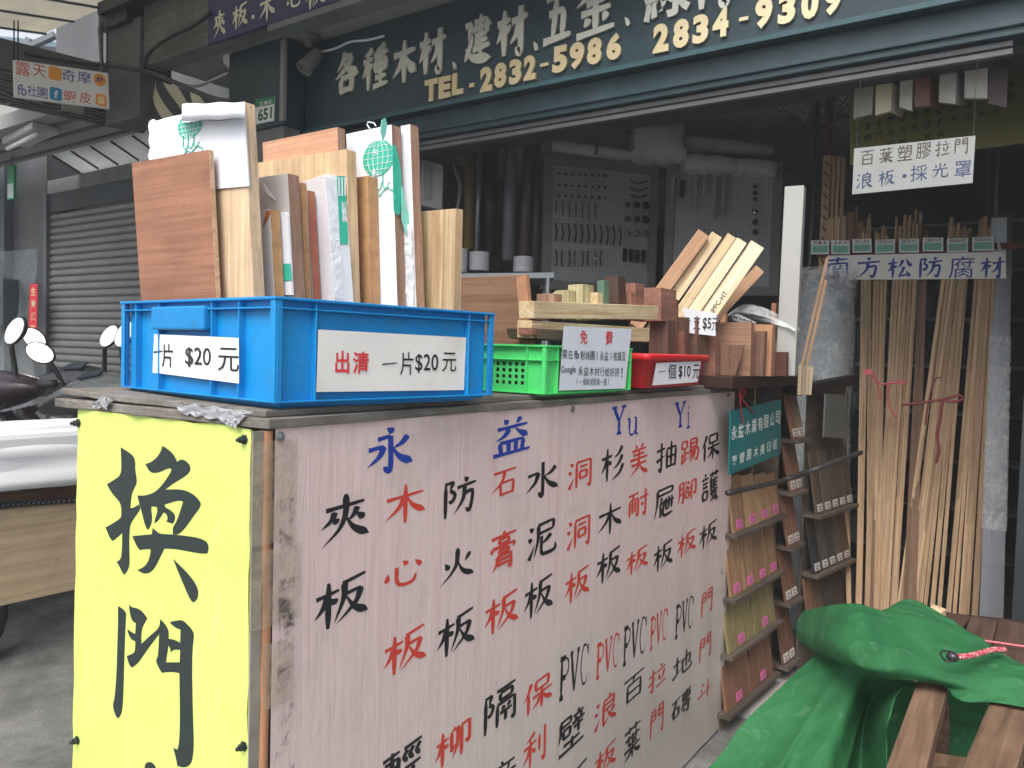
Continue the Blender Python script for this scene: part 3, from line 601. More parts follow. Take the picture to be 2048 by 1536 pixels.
# fluorescent lamp (unlit) on the arcade ceiling
q0, q1 = atZ(30, 292, ZN-.05), atZ(92, 262, ZN-.05); dd = (q1-q0).normalized(); nn = Vector((-dd.y, dd.x, 0))
lf = thing('ceiling_lamp', 'unlit white fluorescent batten on the arcade ceiling', 'lamp', (q0+q1)/2)
m = MB(); m.prism([q0-nn*.09, q1-nn*.09, q1+nn*.09, q0+nn*.09], (0, 0, .048)); m.build('batten', paint('lamp_white', (.5, .51, .5), .4), lf, bevel=.01)
m = MB(); m.tube([q0-nn*.05-Vector((0, 0, .03)), q1-nn*.05-Vector((0, 0, .03))], .016, 10); m.build('tube', paper, lf, smooth=True)
q = atY(24, 365, ys-.4); m = MB(); m.box(q.x-.06, q.x+.06, q.y-.01, q.y+.01, q.z-.14, q.z+.14)
gp = tag(m.build('street_number_sign', paint('sign_green', (0, 0, 0))), 'small green sign hanging in the dim arcade', 'sign')
m = MB(); m.box(q.x-.055, q.x+.055, q.y-.013, q.y-.0105, q.z-.13, q.z-.01); m.build('white_panel', paint('pale_green', (.4, .5, .46), .5), gp)
m = MB(); m.tube([q+Vector((0, 0, .14)), Vector((q.x, q.y, ZN))], .006, 6); m.build('hanger', dark_metal, gp)
# skylight of pale panels in the arcade ceiling near the shutter
sk = thing('skylight_panel', 'pale ribbed skylight panel above the grey shutter', 'skylight', atY(240, 330, ys-.5))
A = [atY(150, 395, ys-.06), atY(395, 300, ys-.06)]; zz = [A[0].z, A[1].z]
pz0 = zs1+.02; y0 = 2.95
m = MB(); m.hexa([(A[0].x, 3.21, ZN), (-4.6, 3.21, ZN), (-4.6, ys, zs1+.13), (A[0].x, ys, zs1+.13)], [(A[0].x, 3.21, ZN+.01), (-4.6, 3.21, ZN+.01), (-4.6, ys, zs1+.14), (A[0].x, ys, zs1+.14)]); m.build('panel', translucent('sky_panel', (.86, .88, .86)), sk)
m = MB()
for k in range(9): x = A[0].x+k*(-4.6-A[0].x)/8; m.hexa([(x-.008, 3.21, ZN-.012), (x+.008, 3.21, ZN-.02), (x+.008, ys-.02, zs1+.125), (x-.008, ys-.02, zs1+.125)], [(x-.008, 3.21, ZN-.002), (x+.008, 3.21, ZN-.002), (x+.008, ys-.02, zs1+.138), (x-.008, ys-.02, zs1+.138)])
m.build('rib', dark_metal, sk)
# neighbour's striped awning cloth
YB = 2.95
def stripes():
    m, t, b = _new('striped_cloth'); v = coords(t); mp = N(t, 'ShaderNodeMapping'); mp.inputs['Rotation'].default_value = (0, math.radians(24), 0); t.links.new(v, mp.inputs[0])
    wv = N(t, 'ShaderNodeTexWave', wave_type='BANDS', bands_direction='X'); wv.inputs['Scale'].default_value = 2.6; wv.inputs['Distortion'].default_value = 1.1; wv.inputs['Detail'].default_value = 0; wv.inputs['Detail Scale'].default_value = .9
    t.links.new(mp.outputs[0], wv.inputs['Vector']); c = ramp(t, wv.outputs[1], [(.46, (.05, .055, .06)), (.56, (.6, .55, .4))]); t.links.new(c, b.inputs['Base Color']); b.inputs['Roughness'].default_value = .6; return m
m = MB(); pl = Plane((0, YB, 0), (1, 0, 0)); R = []
tl, tr_, bl, br_ = pl.pt(282, 150), pl.pt(450, 205), pl.pt(283, 252), pl.pt(450, 262)
for i in range(13):
    R.append([tl.lerp(tr_, j/20).lerp(bl.lerp(br_, j/20), i/12)+Vector((0, .06*math.sin(j*.75+i*.12), 0)) for j in range(21)])
m.grid(R); tag(m.build('striped_awning', stripes(), smooth=True), 'cream and black striped cloth hanging beside the pillar casing', 'awning cloth')
# steel column and conduit at the end of the tile wall
xc0, xc1 = atY(214, 100, YC).x, atY(262, 100, YC).x
co = thing('steel_column', 'dark steel column with a box head carrying the awning', 'column', ((xc0+xc1)/2, YC, 0)); ztop = atY(240, 52, YC).z
m = MB(); m.box(xc0+.02, xw-.025, YC-.02, YC+.2, atY(240, 246, YC).z, ztop); m.build('post', paint('column_grey', (.1, .105, .11), .55, .2, 5, dirt=(.2, .19, .17)), co, bevel=.006)
m = MB(); m.box(xc0, xc1+.05, YC-.06, YC+.2, ztop-.02, ztop+.16); m.build('head', dark_metal, co, bevel=.006)
m = MB(); m.tube([(xc0+.06, YC-.05, atY(225, 200, YC).z), (xc0+.05, YC-.05, ztop-.4), (xc0+.02, YC-.06, ztop)],   .013, 8); m.build('conduit', grey_paint, co, smooth=True)
def cable(name, pts, r, label, mat=None):
    P = _curve3([Vector(p) for p in pts], 40); m = MB(); m.tube(P, r, 6); return tag(m.build(name, mat or black_plastic, smooth=True), label, 'cable')
def _curve3(pts, n):
    P = [pts[0]*2-pts[1]]+pts+[pts[-1]*2-pts[-2]]; out = []; m = len(pts)-1
    for k in range(n):
        u = m*k/(n-1); i = min(m-1, int(u)); f = u-i; a, b, c, d = P[i:i+4]
        out.append(.5*((2*b)+(c-a)*f+(2*a-5*b+4*c-d)*f*f+(3*b-a-3*c+d)*f**3))
    return out
cable('black_cable', [atY(420, 25, YC-.04), atY(390, 50, YC-.04), atY(330, 80, YC-.04), atY(296, 110, YC-.04), atY(288, 140, YC-.06)], .012, 'black cable curving down the grey tile wall')
cable('black_cable', [atD(-30, 92, 5.2), atD(60, 108, 5.2), atD(140, 122, 5.2), atD(225, 132, 5.1), atD(300, 145, 4.9), atD(350, 165, 4.6), atD(420, 195, 4.3), atD(470, 205, 4.1)], .014, 'black cable sagging across above the marketplace sign')
cable('grey_cable', [atD(352, 168, 4.7), atD(395, 172, 4.5), atD(425, 160, 4.3), atD(455, 147, 4.15)], .008, 'thin grey cable drooping to the pillar casing', steel)
cable('white_cable', [atY(632, 105, YF-.115), atY(668, 98, YF-.115), atY(700, 84, YF-.115), atY(735, 80, YF-.115), atY(768, 72, YF-.115)], .007, 'thin white cable along the top of the teal shop sign', paper)
# street awning: steel frame with cream translucent sheets
AY0, AY1 = .7, YC-.02; AZ1 = ztop+.12
TA = math.tan(math.radians(10.5)); an = Vector((0, -TA, 1)).normalized()
def onA(x, y, off=0): return hit(x, y, Vector((0, AY1, AZ1))+an*off, an)
aw = thing('street_awning', 'steel framed street awning with cream translucent sheets', 'awning', (-6, YC, AZ1))
ex = onA(2, 62).x; ex2 = -2.2
def az(y): return AZ1-(AY1-y)*TA
m = MB(); R = [[(x, y, az(y)+.03) for x in (ex-.02, (ex+ex2)/2, ex2)] for y in (AY0, 0, AY1)]; m.grid(R); m.build('sheet', translucent('cream_sheet', (.34, .315, .25)), aw)
m = MB()
nn_ = 11
for k in range(nn_):
    x = ex+(ex2-ex)*k/(nn_-1); m.hexa([(x-.009, AY0, az(AY0)+.015), (x+.009, AY0, az(AY0)+.015), (x+.009, AY1, az(AY1)+.015), (x-.009, AY1, az(AY1)+.015)], [(x-.013, AY0, az(AY0)+.027), (x+.013, AY0, az(AY0)+.027), (x+.013, AY1, az(AY1)+.027), (x-.013, AY1, az(AY1)+.027)])
m.build('purlin', paint('frame_grey', (.15, .165, .18), .4, .15, 6, metal=.4), aw)
m = MB()
for y in (AY0+.05, 1.7): m.box(ex-.05, ex2, y-.03, y+.03, az(y)-.12, az(y)-.035)

m.build('rafter', paint('frame_grey', (0, 0, 0)), aw)
m = MB(); m.box(xw-.4, 3, YC-.1, YC-.005, AZ1-.06, AZ1+.06); m.build('wall_beam', dark_metal, aw)
# a lower pale awning further along, and a tiled building beyond
fa = thing('far_awning', 'pale bluish awning further along the street beyond the marketplace sign', 'awning', atD(100, 130, 9))
P = [atD(-120, 60, 10), atD(205, 92, 9), atD(205, 132, 9.6), atD(-120, 118, 11)]; m = MB(); m.add(P, [[0, 1, 2, 3]]); m.build('sheet', translucent('pale_sheet', (.62, .72, .78)), fa, solid=.01)
m = MB()
for f in (.25, .55, .8): m.tube([P[0].lerp(P[3], f)-Vector((0, 0, .03)), P[1].lerp(P[2], f)-Vector((0, 0, .03))], .035, 6)
m.tube([atD(30, 138, 9), atD(60, 78, 9)], .05, 6); m.tube([atD(-20, 130, 9), atD(110, 70, 9)], .05, 6); m.build('frame', paint('frame_grey', (0, 0, 0)), fa)
tb = thing('tiled_building', 'distant pale tiled building glimpsed beyond the arcade', 'building', (-24, 6, 0))
m = MB(); m.box(-27, -24, -9, 12, 0, 9); 
def bigtile():
    m_, t, b_ = _new('pale_tile'); v = coords(t); mp = N(t, 'ShaderNodeMapping'); mp.inputs['Rotation'].default_value = (math.pi/2, 0, math.pi/2); t.links.new(v, mp.inputs[0])
    br = N(t, 'ShaderNodeTexBrick'); br.offset = 0; br.inputs['Scale'].default_value = 1; br.inputs['Brick Width'].default_value = .7; br.inputs['Row Height'].default_value = .6; br.inputs['Mortar Size'].default_value = .04
    t.links.new(mp.outputs[0], br.inputs['Vector']); br.inputs['Color1'].default_value = (.6, .58, .5, 1); br.inputs['Color2'].default_value = (.55, .54, .48, 1); br.inputs['Mortar'].default_value = (.25, .24, .22, 1); t.links.new(br.outputs[0], b_.inputs['Base Color']); return m_
m.build('wall', bigtile(), tb); m = MB(); m.box(-27.2, -23.8, -9.2, 12.2, 9.003, 9.3); m.build('roof', dull_wall, tb)
# ---------------------------------------------------------------- the display cabinet
NC = atD(540, 856, 1.34)                      # top of the near corner
ua = math.radians(-1.97); uy = math.radians(4.3)
pu_ = Vector((math.sin(ua), math.cos(ua), 0)); PO = Plane(NC, pu_, (math.cos(ua), -math.sin(ua), 0))
yu = Vector((math.cos(uy), math.sin(uy), 0)); YE = Plane(NC, yu, (math.sin(uy), -math.cos(uy), 0))
ZT = NC.z
cab = thing('display_cabinet', 'tall counter cabinet with a yellow end panel and a pink printed price banner', 'cabinet', (NC.x-.25, NC.y+1, 0))
grain_dark = wood('old_wood', S((96, 84, 70)), S((58, 50, 44)), axis=1, ring=14, fine=120, rough=.85)
far = NC + pu_*2.24; lft = NC - yu*.565
m = MB(); B = [NC+PO.n*-.012-YE.n*.012, far-PO.n*.012, far-yu*.55, lft-YE.n*.012]
m.hexa([Vector((p.x, p.y, .0)) for p in B], [Vector((p.x, p.y, ZT-.002)) for p in B]); m.build('body', grain_dark, cab)
def slab_mat():
    m, t, b = _new('weathered_ply'); v = coords(t); n1 = noise(t, v, 5, 8, .7); n2 = noise(t, coords(t, (8, .6, 90)), 6, 3)
    c = ramp(t, n1, [(.3, (.085, .077, .066)), (.55, (.19, .172, .15)), (.75, (.27, .25, .225))]); c = mixc(t, 1, c, ramp(t, n2, [(.4, (.72, .72, .72)), (.6, (1.1, 1.1, 1.1))]), 'MULTIPLY')
    t.links.new(c, b.inputs['Base Color']); b.inputs['Roughness'].default_value = .85; bump(t, b, n1, .5, .004); return m
slab = slab_mat()
def sheet(z0, z1, fr, lf, warp=0, seed=0):
    """Worn sheet of plywood with a ragged rim: fr, lf = overhang at the front (poster side) and at the yellow end."""
    rnd = random.Random(seed); a = NC + PO.n*fr + YE.n*lf; pts = []
    Lx, Wy = 2.27, .62
    def q(u, v): return NC + pu_*u - yu*v
    n1, n2 = 34, 14; edge = []
    for i in range(n1+1): edge.append(q(-lf+(Lx+lf)*i/n1, -fr) + PO.n*rnd.uniform(-.003, .003))
    for i in range(1, n2+1): edge.append(q(Lx, -fr+(Wy+fr)*i/n2))
    for i in range(1, n1+1): edge.append(q(Lx-(Lx+lf)*i/n1, Wy))
    for i in range(1, n2): edge.append(q(-lf, Wy-(Wy+fr)*i/n2) + YE.n*rnd.uniform(-.006, .006))
    m = MB(); up = [Vector((p.x, p.y, z1+warp*max(0, (p-NC).dot(-yu))**2)) for p in edge]; dn = [p-Vector((0, 0, z1-z0)) for p in up]
    m.prism(dn, (0, 0, z1-z0)); return m
sheet(ZT-.001, ZT+.016, .012, .012, .0, 3).build('counter_top', slab, cab, bevel=.002)
sheet(ZT+.0165, ZT+.0285, -.012, .0, .02, 5).build('top_board', slab, cab, bevel=.002)
# yellow panel
def yellow_mat():
    m, t, b = _new('yellow_panel'); v = coords(t); n1 = noise(t, v, 2.5, 6, .6); n2 = noise(t, v, 5, 9, .72, .8); n3 = noise(t, coords(t, (3, 3, .5)), 9, 5, .6)
    c = ramp(t, n1, [(.3, S((196, 214, 106))), (.7, S((208, 225, 124)))]); c = mixc(t, ramp(t, n2, [(.55, (0, 0, 0)), (.72, (.5, .5, .5))]), c, S((184, 190, 112))); c = mixc(t, ramp(t, n3, [(.6, (0, 0, 0)), (.8, (.35, .35, .35))]), c, S((226, 232, 178)))
    vo = N(t, 'ShaderNodeTexVoronoi', feature='DISTANCE_TO_EDGE'); vo.inputs['Scale'].default_value = 7; ad = N(t, 'ShaderNodeVectorMath', operation='ADD'); tn = N(t, 'ShaderNodeTexNoise'); tn.inputs['Scale'].default_value = 6; t.links.new(v, tn.inputs['Vector']); t.links.new(v, ad.inputs[0]); t.links.new(tn.outputs['Color'], ad.inputs[1]); t.links.new(ad.outputs[0], vo.inputs['Vector'])
    k = N(t, 'ShaderNodeMath', operation='MULTIPLY'); t.links.new(ramp(t, vo.outputs['Distance'], [(.003, (.5, .5, .5)), (.01, (0, 0, 0))]), k.inputs[0]); t.links.new(ramp(t, n2, [(.5, (0, 0, 0)), (.62, (1, 1, 1))]), k.inputs[1]); c = mixc(t, k.outputs[0], c, S((120, 120, 70)))
    t.links.new(c, b.inputs['Base Color']); b.inputs['Roughness'].default_value = .42; return m
yel = yellow_mat()
def ragged(pl, corners, n, amp, seed, off):
    rnd = random.Random(seed); P = []
    for a, b in zip(corners, corners[1:]+corners[:1]):
        A, B_ = pl.pt(*a, off), pl.pt(*b, off)
        for k in range(n):
            P.append(A.lerp(B_, k/n) + pl.u*rnd.uniform(-amp, amp) + pl.v*rnd.uniform(-amp, amp))
    return P
yo = .006
P = ragged(YE, [(156, 818), (503, 857), (497, 1150), (493, 1700), (144, 1620), (150, 1180)], 10, .0022, 11, yo)
m = MB(); m.prism(P, -YE.n*.005); yp = m.build('yellow_panel', yel, cab)
def outline(pts, sc, ox, oy):
    P = [Vector((ox+x/sc, oy+y/sc)) for x, y in pts]
    for _ in range(2):
        Q = []; n = len(P)
        for i in range(n):
            a, p, c = P[i-1], P[i], P[(i+1) % n]; d1, d2 = (p-a), (c-p)
            if d1.length < .2 or d2.length < .2 or d1.angle(d2) > math.radians(58): Q.append(p)
            else: Q += [p.lerp(a, .25), p.lerp(c, .25)]
        P = Q
    return P
HUAN = [[(115,40),(140,55),(175,78),(192,98),(198,130),(196,165),(205,215),(206,240),(195,265),(180,295),(172,345),(170,382),(190,378),(218,360),(228,385),(200,425),(170,470),(165,510),(163,600),(166,690),(158,725),(138,755),(125,745),(108,705),(92,683),(112,672),(122,640),(124,520),(105,540),(72,566),(58,555),(45,525),(30,490),(70,468),(112,440),(120,425),(118,360),(90,325),(60,290),(38,248),(80,222),(112,200),(120,160),(118,90)],
 [(350,32),(375,48),(408,75),(422,100),(432,122),(450,108),(475,112),(500,135),(508,162),(498,185),(470,208),(415,240),(365,278),(430,275),(480,282),(525,305),(558,340),(566,362),(552,390),(520,430),(480,490),(440,530),(408,528),(406,500),(412,482),(428,455),(445,410),(465,345),(440,338),(400,350),(360,362),(366,378),(395,392),(418,415),(422,440),(408,470),(395,465),(370,458),(380,440),(372,415),(355,405),(340,430),(320,458),(304,466),(308,440),(322,400),(318,375),(290,372),(285,385),(292,430),(288,470),(268,505),(252,480),(235,410),(218,350),(208,310),(240,312),(275,305),(310,290),(350,250),(400,175),(398,160),(380,158),(340,178),(300,187),(275,175),(253,135),(290,122),(325,90),(342,58)],
 [(180,538),(240,532),(290,528),(294,492),(315,510),(335,526),(400,528),(470,535),(540,545),(590,562),(606,585),(608,615),(600,635),(570,637),(500,625),(420,610),(360,608),(335,660),(310,710),(285,740),(255,750),(230,742),(208,728),(240,715),(265,690),(282,640),(283,612),(260,610),(222,617),(205,595)],
 [(408,664),(440,695),(490,745),(530,795),(550,840),(548,880),(535,902),(520,910),(505,895),(480,840),(440,745)]]
MEN = [[(98,60),(125,75),(144,98),(143,125),(140,170),(134,330),(130,480),(126,600),(118,655),(100,680),(85,665),(68,608),(80,570),(90,440),(96,260),(99,120)],
 [(158,52),(175,68),(205,72),(235,92),(260,128),(245,155),(230,185),(226,230),(228,268),(270,228),(328,178),(330,132),(352,152),(374,185),(378,215),(376,240),(410,246),(440,262),(443,190),(425,185),(400,170),(382,148),(415,142),(450,136),(475,155),(510,195),(518,222),(508,290),(506,420),(508,560),(512,700),(516,830),(508,910),(490,940),(460,950),(425,940),(418,900),(402,840),(425,850),(434,820),(440,700),(436,431),(438,371),(440,302),(402,300),(388,318),(388,300),(376,275),(370,320),(362,370),(437.8,370),(435.8,430),(395,422),(340,428),(325,405),(305,362),(318,340),(322,280),(325,215),(260,300),(210,375),(175,400),(160,385),(146,335),(175,325),(192,312),(194,255),(170,245),(150,200),(152,188),(175,205),(193,214),(197,155),(178,145),(165,110)],
 [(245,952),(248,930),(262,918),(285,920),(300,935),(312,960),(330,1010),(300,1080),(250,1060),(235,990)]]
m = MB()
for k, (grp_, sc_, oy_) in enumerate(((HUAN, 2.8, 880), (MEN, 2.75, 1190))):
    for li, pts in enumerate(grp_):
        P = [YE.pt(q.x, q.y, yo+.0005+li*.0001) for q in outline(pts, sc_, 200, oy_)]; m.add(P, [list(range(len(P)))[::-1]])
m.build('lettering', paint('green_black', (.017, .026, .026), .5, .08), cab)
# pink banner
def banner_mat():
    m, t, b = _new('banner_print'); v = coords(t)
    n1 = noise(t, coords(t, (30, 30, 1.2)), 1.6, 5, .6, .6); col = ramp(t, n1, [(.3, S((208, 183, 180))), (.5, S((217, 195, 192))), (.72, S((211, 189, 186)))])
    n3 = noise(t, coords(t, (160, 160, 1.5)), 1, 2); col = mixc(t, 1, col, ramp(t, n3, [(.42, (.965, .96, .96)), (.55, (1, 1, 1))]), 'MULTIPLY')
    n2 = noise(t, v, 3.2, 8, .68, .6); col = mixc(t, ramp(t, n2, [(.56, (0, 0, 0)), (.75, (.4, .4, .4))]), col, S((150, 150, 138)))
    # yellowed lower half
    tc = N(t, 'ShaderNodeSeparateXYZ'); t.links.new(v, tc.inputs[0]); mr = N(t, 'ShaderNodeMapRange'); mr.inputs['From Min'].default_value = .95; mr.inputs['From Max'].default_value = .35; t.links.new(tc.outputs[2], mr.inputs['Value'])
    col = mixc(t, mr.outputs[0], col, S((196, 196, 184)), 'MULTIPLY') if False else col
    ml = N(t, 'ShaderNodeMath', operation='MULTIPLY'); ml.inputs[1].default_value = .6; t.links.new(mr.outputs[0], ml.inputs[0]); col = mixc(t, ml.outputs[0], col, S((186, 186, 174)))
    t.links.new(col, b.inputs['Base Color']); b.inputs['Roughness'].default_value = .32; b.inputs['Specular IOR Level'].default_value = .45
    mp = N(t, 'ShaderNodeMapping'); mp.inputs['Rotation'].default_value = (math.radians(38), 0, 0); mp.inputs['Scale'].default_value = (1, 3.2, .35); t.links.new(v, mp.inputs[0])
    n4 = noise(t, mp.outputs[0], 9, 5, .6, 1.2); bump(t, b, n4, .22, .008)
    n5 = noise(t, coords(t, (1, 1, .6)), 7, 9, .75, .7); col2 = mixc(t, ramp(t, n5, [(.58, (0, 0, 0)), (.74, (.45, .45, .45))]), col, S((166, 142, 128))); t.links.new(col2, b.inputs['Base Color'])
    return m
bc = [(547, 857), (1466, 783), (1441, 1462), (1430, 1760), (508, 1960)]
# a slightly wavy sheet
A0, A1 = PO.pt(546, 857), PO.pt(1466, 783)
u0, v0 = PO.uv(A0); u1, v1 = PO.uv(A1)
def bwave(u, v):
    f = (u-u0)/(u1-u0); vt = v0+(v1-v0)*f; vb = -ZT+.012; z = (v-vb)/(vt-vb)
    g = max(0, f-.78)/.22
    return .0016*math.sin(9*f*6.28+z*4)*math.sin(z*3.1)*f + .0034*g*abs(math.sin(17*(f*2.4+z*.5)))**.6*z + .0014*math.sin(f*5+z*7)*(1-z) + .0012*g*math.sin(31*(f*2.2+z*.4))
R = []; nz, ny = 60, 110
for i in range(nz+1):
    z = 1-i/nz; row = []
    for j in range(ny+1):
        f = j/ny; u = u0+(u1-u0)*f; vt = v0+(v1-v0)*f; vb = -ZT+.012; v = vb+(vt-vb)*z
        row.append(PO.loc(u, v, .006+bwave(u, v)))
    R.append(row)
m = MB(); m.grid(R); bn_ = m.build('banner', banner_mat(), cab, smooth=True)
bo = .0065
black_l = [('夾', 686, 1035, 106, 110), ('板', 680, 1200, 110, 112), ('防', 915, 992, 70, 84), ('火', 910, 1128, 75, 82), ('板', 909, 1264, 78, 96), ('水', 1081, 957, 68, 78), ('泥', 1080, 1077, 60, 86), ('板', 1074, 1192, 60, 88),
           ('杉', 1222, 926, 48, 74), ('木', 1216, 1036, 52, 72), ('板', 1214, 1129, 50, 74), ('抽', 1330, 911, 42, 64), ('屜', 1325, 1004, 42, 66), ('板', 1323, 1111, 40, 64), ('保', 1418, 893, 38, 58), ('護', 1417, 973, 36, 66), ('板', 1413, 1068, 38, 57),
           ('輕', 800, 1534, 86, 112), ('隔', 996, 1413, 66, 98), ('PVC', 1146, 1340, 60, 100), ('PVC', 1267, 1279, 46, 88), ('PVC', 1366, 1232, 38, 76), ('壁', 1140, 1460, 54, 90), ('百', 1265, 1372, 42, 68), ('地', 1362, 1325, 40, 64), ('葉', 1262, 1480, 36, 80), ('磚', 1360, 1408, 42, 64), ('音', 1000, 1556, 56, 90), ('板', 1148, 1562, 52, 84)]
red_l = [('木', 806, 1006, 86, 88), ('心', 803, 1140, 80, 84), ('板', 807, 1299, 88, 98), ('石', 1005, 964, 54, 66), ('膏', 1003, 1099, 58, 86), ('板', 1000, 1223, 70, 88), ('洞', 1156, 946, 50, 64), ('洞', 1153, 1063, 50, 70), ('板', 1151, 1168, 52, 74),
         ('美', 1274, 919, 40, 67), ('耐', 1273, 1006, 42, 60), ('板', 1271, 1119, 45, 58), ('踢', 1376, 901, 36, 54), ('腳', 1371, 981, 38, 50), ('板', 1370, 1086, 40, 57), ('柳', 903, 1484, 72, 92), ('保', 1073, 1386, 60, 80), ('PVC', 1213, 1309, 46, 82), ('PVC', 1315, 1256, 36, 74), ('門', 1410, 1203, 26, 57),
         ('利', 1067, 1494, 50, 88), ('浪', 1208, 1420, 46, 76), ('拉', 1312, 1353, 38, 60), ('門', 1407, 1293, 26, 58), ('板', 1208, 1517, 45, 72), ('門', 1311, 1440, 30, 70), ('斗', 1407, 1378, 30, 52)]
blue_l = [('永', 776, 899, 96, 98), ('益', 1020, 873, 76, 80), ('Y', 1234, 840, 28, 58), ('u', 1262, 852, 22, 40), ('Y', 1357, 829, 22, 52), ('ı', 1374, 833, 9, 48)]
for lst, mt, wt in ((black_l, ink, 11), (red_l, ink_red, 10.5), (blue_l, ink_blue, 12)):
    L = Letters(PO, bo, warp=bwave)
    for c, x, y, a, h in lst: L.px(c, x, y, a, h, wt=wt if c not in ('PVC', 'Y', 'u', 'ı') else (24 if c == 'PVC' else 19), shear=.04 if c in BR else 0)
    L.build(mt, cab)
# worn wooden corner strip, clear tape, bolts and screws
tan_edge = wood('corner_wood', S((196, 132, 76)), S((150, 92, 50)), axis=2, ring=30, fine=200)
m = MB(); rnd = random.Random(4); pts = []
for k in range(30):
    z = ZT-.004-k/29*(ZT-.05); pts.append((z, rnd.uniform(-.0016, .0016)))
R = [[PO.loc(-.012+e, z-ZT, -.004), PO.loc(-.010+e, z-ZT, .004), PO.loc(.000+e, z-ZT, .0065), PO.loc(.005+e, z-ZT, .003)] for z, e in pts]; m.grid(R); m.build('corner_strip', tan_edge, cab, smooth=True)
m = MB(); m.hexa([PO.loc(-.034, -ZT+.02, -.002), PO.loc(-.0125, -ZT+.02, -.006), PO.loc(-.0125, -ZT+.02, .0), PO.loc(-.034, -ZT+.02, .001)], [PO.loc(-.034, -.004, -.002), PO.loc(-.0125, -.004, -.006), PO.loc(-.0125, -.004, .0), PO.loc(-.034, -.004, .001)])
m.build('edge_board', paint('grimy_edge', (.27, .255, .21), .7, .25, 9, dirt=(.1, .09, .075), damt=.8), cab)
tape = film('brown_tape', (.45, .38, .27), .34, .3)
for k, (z0, z1, a0, a1) in enumerate(((-.02, -.19, -.045, .05), (-.2, -.33, -.04, .062), (-.36, -.47, -.012, .05), (-.62, -.72, -.02, .07))):
    R = [[PO.loc(a0+(a1-a0)*j/8, z0+(z1-z0)*i/6, (.012 if j > 1 else .006)+.0012*math.sin(i*2.1+j*1.7)) for j in range(9)] for i in range(7)]
    m = MB(); m.grid(R); m.build('clear_tape', tape, cab, smooth=True)
def grime():
    m, t, b = _new('grime'); v = coords(t); n1 = noise(t, v, 16, 9, .75, .8); a = ramp(t, n1, [(.5, (0, 0, 0)), (.62, (.85, .85, .85))]); t.links.new(a, b.inputs['Alpha'])
    b.inputs['Base Color'].default_value = (.035, .03, .028, 1); b.inputs['Roughness'].default_value = .9; return m
gm = grime()
for k, (a0, a1, z0, z1) in enumerate(((.012, .05, -.12, -.55), (.01, .06, -.55, -.66))):
    m = MB(); m.add([PO.loc(a0, z1, .0135), PO.loc(a1, z1, .0135), PO.loc(a1*.9, z0, .0135), PO.loc(a0, z0, .0135)], [[0, 1, 2, 3]]); m.build('dirt_stain', gm, cab)
def fastener(pl, x, y, r, h, mt, off, name):
    p = pl.pt(x, y, off); M = Matrix.Translation(p) @ pl.n.to_track_quat('Z', 'Y').to_matrix().to_4x4()
    m = MB(); m.lathe([(r*1.5, 0), (r*1.5, h*.12), (r*1.02, h*.14), (r*1.02, h*.6), (r*.6, h*.62), (r*.6, h), (r*.1, h)], M, 6 if h > .01 else 18); return m.build(name, mt, cab)
for x, y in ((157, 846), (489, 879), (155, 1480), (488, 1492)): fastener(YE, x, y, .006, .016, dark_metal, yo, 'bolt')
for x, y in ((561, 874), (1456, 790), (1146, 818), (1443, 1142)): fastener(PO, x, y, .006, .005, steel, .009, 'screw')
# silver tape on the top edge of the yellow end
sil = paint('silver_tape', (.42, .43, .45), .38, .18, 14, metal=.25, dirt=(.3, .29, .27), bumps=.3)
for cs in (((205, 792), (224, 800), (213, 818), (182, 813)), ((335, 805), (505, 822), (465, 845), (372, 828)), ((430, 822), (505, 822), (470, 856), (452, 848))):
    R = []; a, b, c, d = [YE.pt(*q, .016) for q in cs]
    for i in range(6):
        R.append([a.lerp(b, j/9).lerp(d.lerp(c, j/9), i/5)+YE.n*.003*math.sin(j*1.9+i*2.3)+Vector((0, 0, .003*math.sin(j*2.7+i))) for j in range(10)])
    m = MB(); m.grid(R); m.build('silver_tape', sil, cab, smooth=True)
# ---------------------------------------------------------------- crates
class Frame:
    """Crate frame: corner, along the long side, along the short side (both away from the corner), up."""
    def __init__(s, c, ang, ang2=None):
        s.c = Vector(c); s.e = Vector((math.sin(ang), math.cos(ang), 0)); s.s = Vector((-s.e.y, s.e.x, 0))
        if ang2 is not None: s.s = Vector((-math.cos(ang2), math.sin(ang2), 0))
        s.M = Matrix((s.e.to_4d(), s.s.to_4d(), Vector((0, 0, 1, 0)), s.c.to_4d())).transposed()
        for k in range(3): s.M[3][k] = 0
        s.M[3][3] = 1
    def p(s, a, b, z): return s.c + s.e*a + s.s*b + Vector((0, 0, z))
ZB = ZT+.029
def blue_plastic():
    return crate_mat()
def crate_mat():
    m, t, b = _new('crate_blue'); v = coords(t); n1 = noise(t, v, 4, 7, .65, .3); n2 = noise(t, coords(t, (1, 1, 6)), 40, 4, .7); n3 = noise(t, v, 22, 6, .7)
    c = ramp(t, n1, [(.3, S((0, 120, 186))), (.7, S((8, 138, 204)))]); c = mixc(t, ramp(t, n2, [(.62, (0, 0, 0)), (.72, (.3, .3, .3))]), c, S((110, 165, 200))); c = mixc(t, ramp(t, n3, [(.56, (0, 0, 0)), (.72, (.4, .4, .4))]), c, S((60, 96, 120)))
    t.links.new(c, b.inputs['Base Color']); t.links.new(ramp(t, n3, [(.3, (.32,)*3), (.7, (.6,)*3)]), b.inputs['Roughness']); bump(t, b, n2, .12, .001); return m
bl = blue_plastic()
c0 = atZ(548, 806, ZB+.012); c1 = atZ(985, 790, ZB+.012); c2 = atZ(241, 773, ZB+.012)
ang = math.atan2(c1.x-c0.x, c1.y-c0.y); ang2 = math.atan2(c2.y-c0.y, c0.x-c2.x)
F1 = Frame((c0.x, c0.y, ZB), ang, ang2); LE = (c1-c0).length; WE = (c2-c0).length
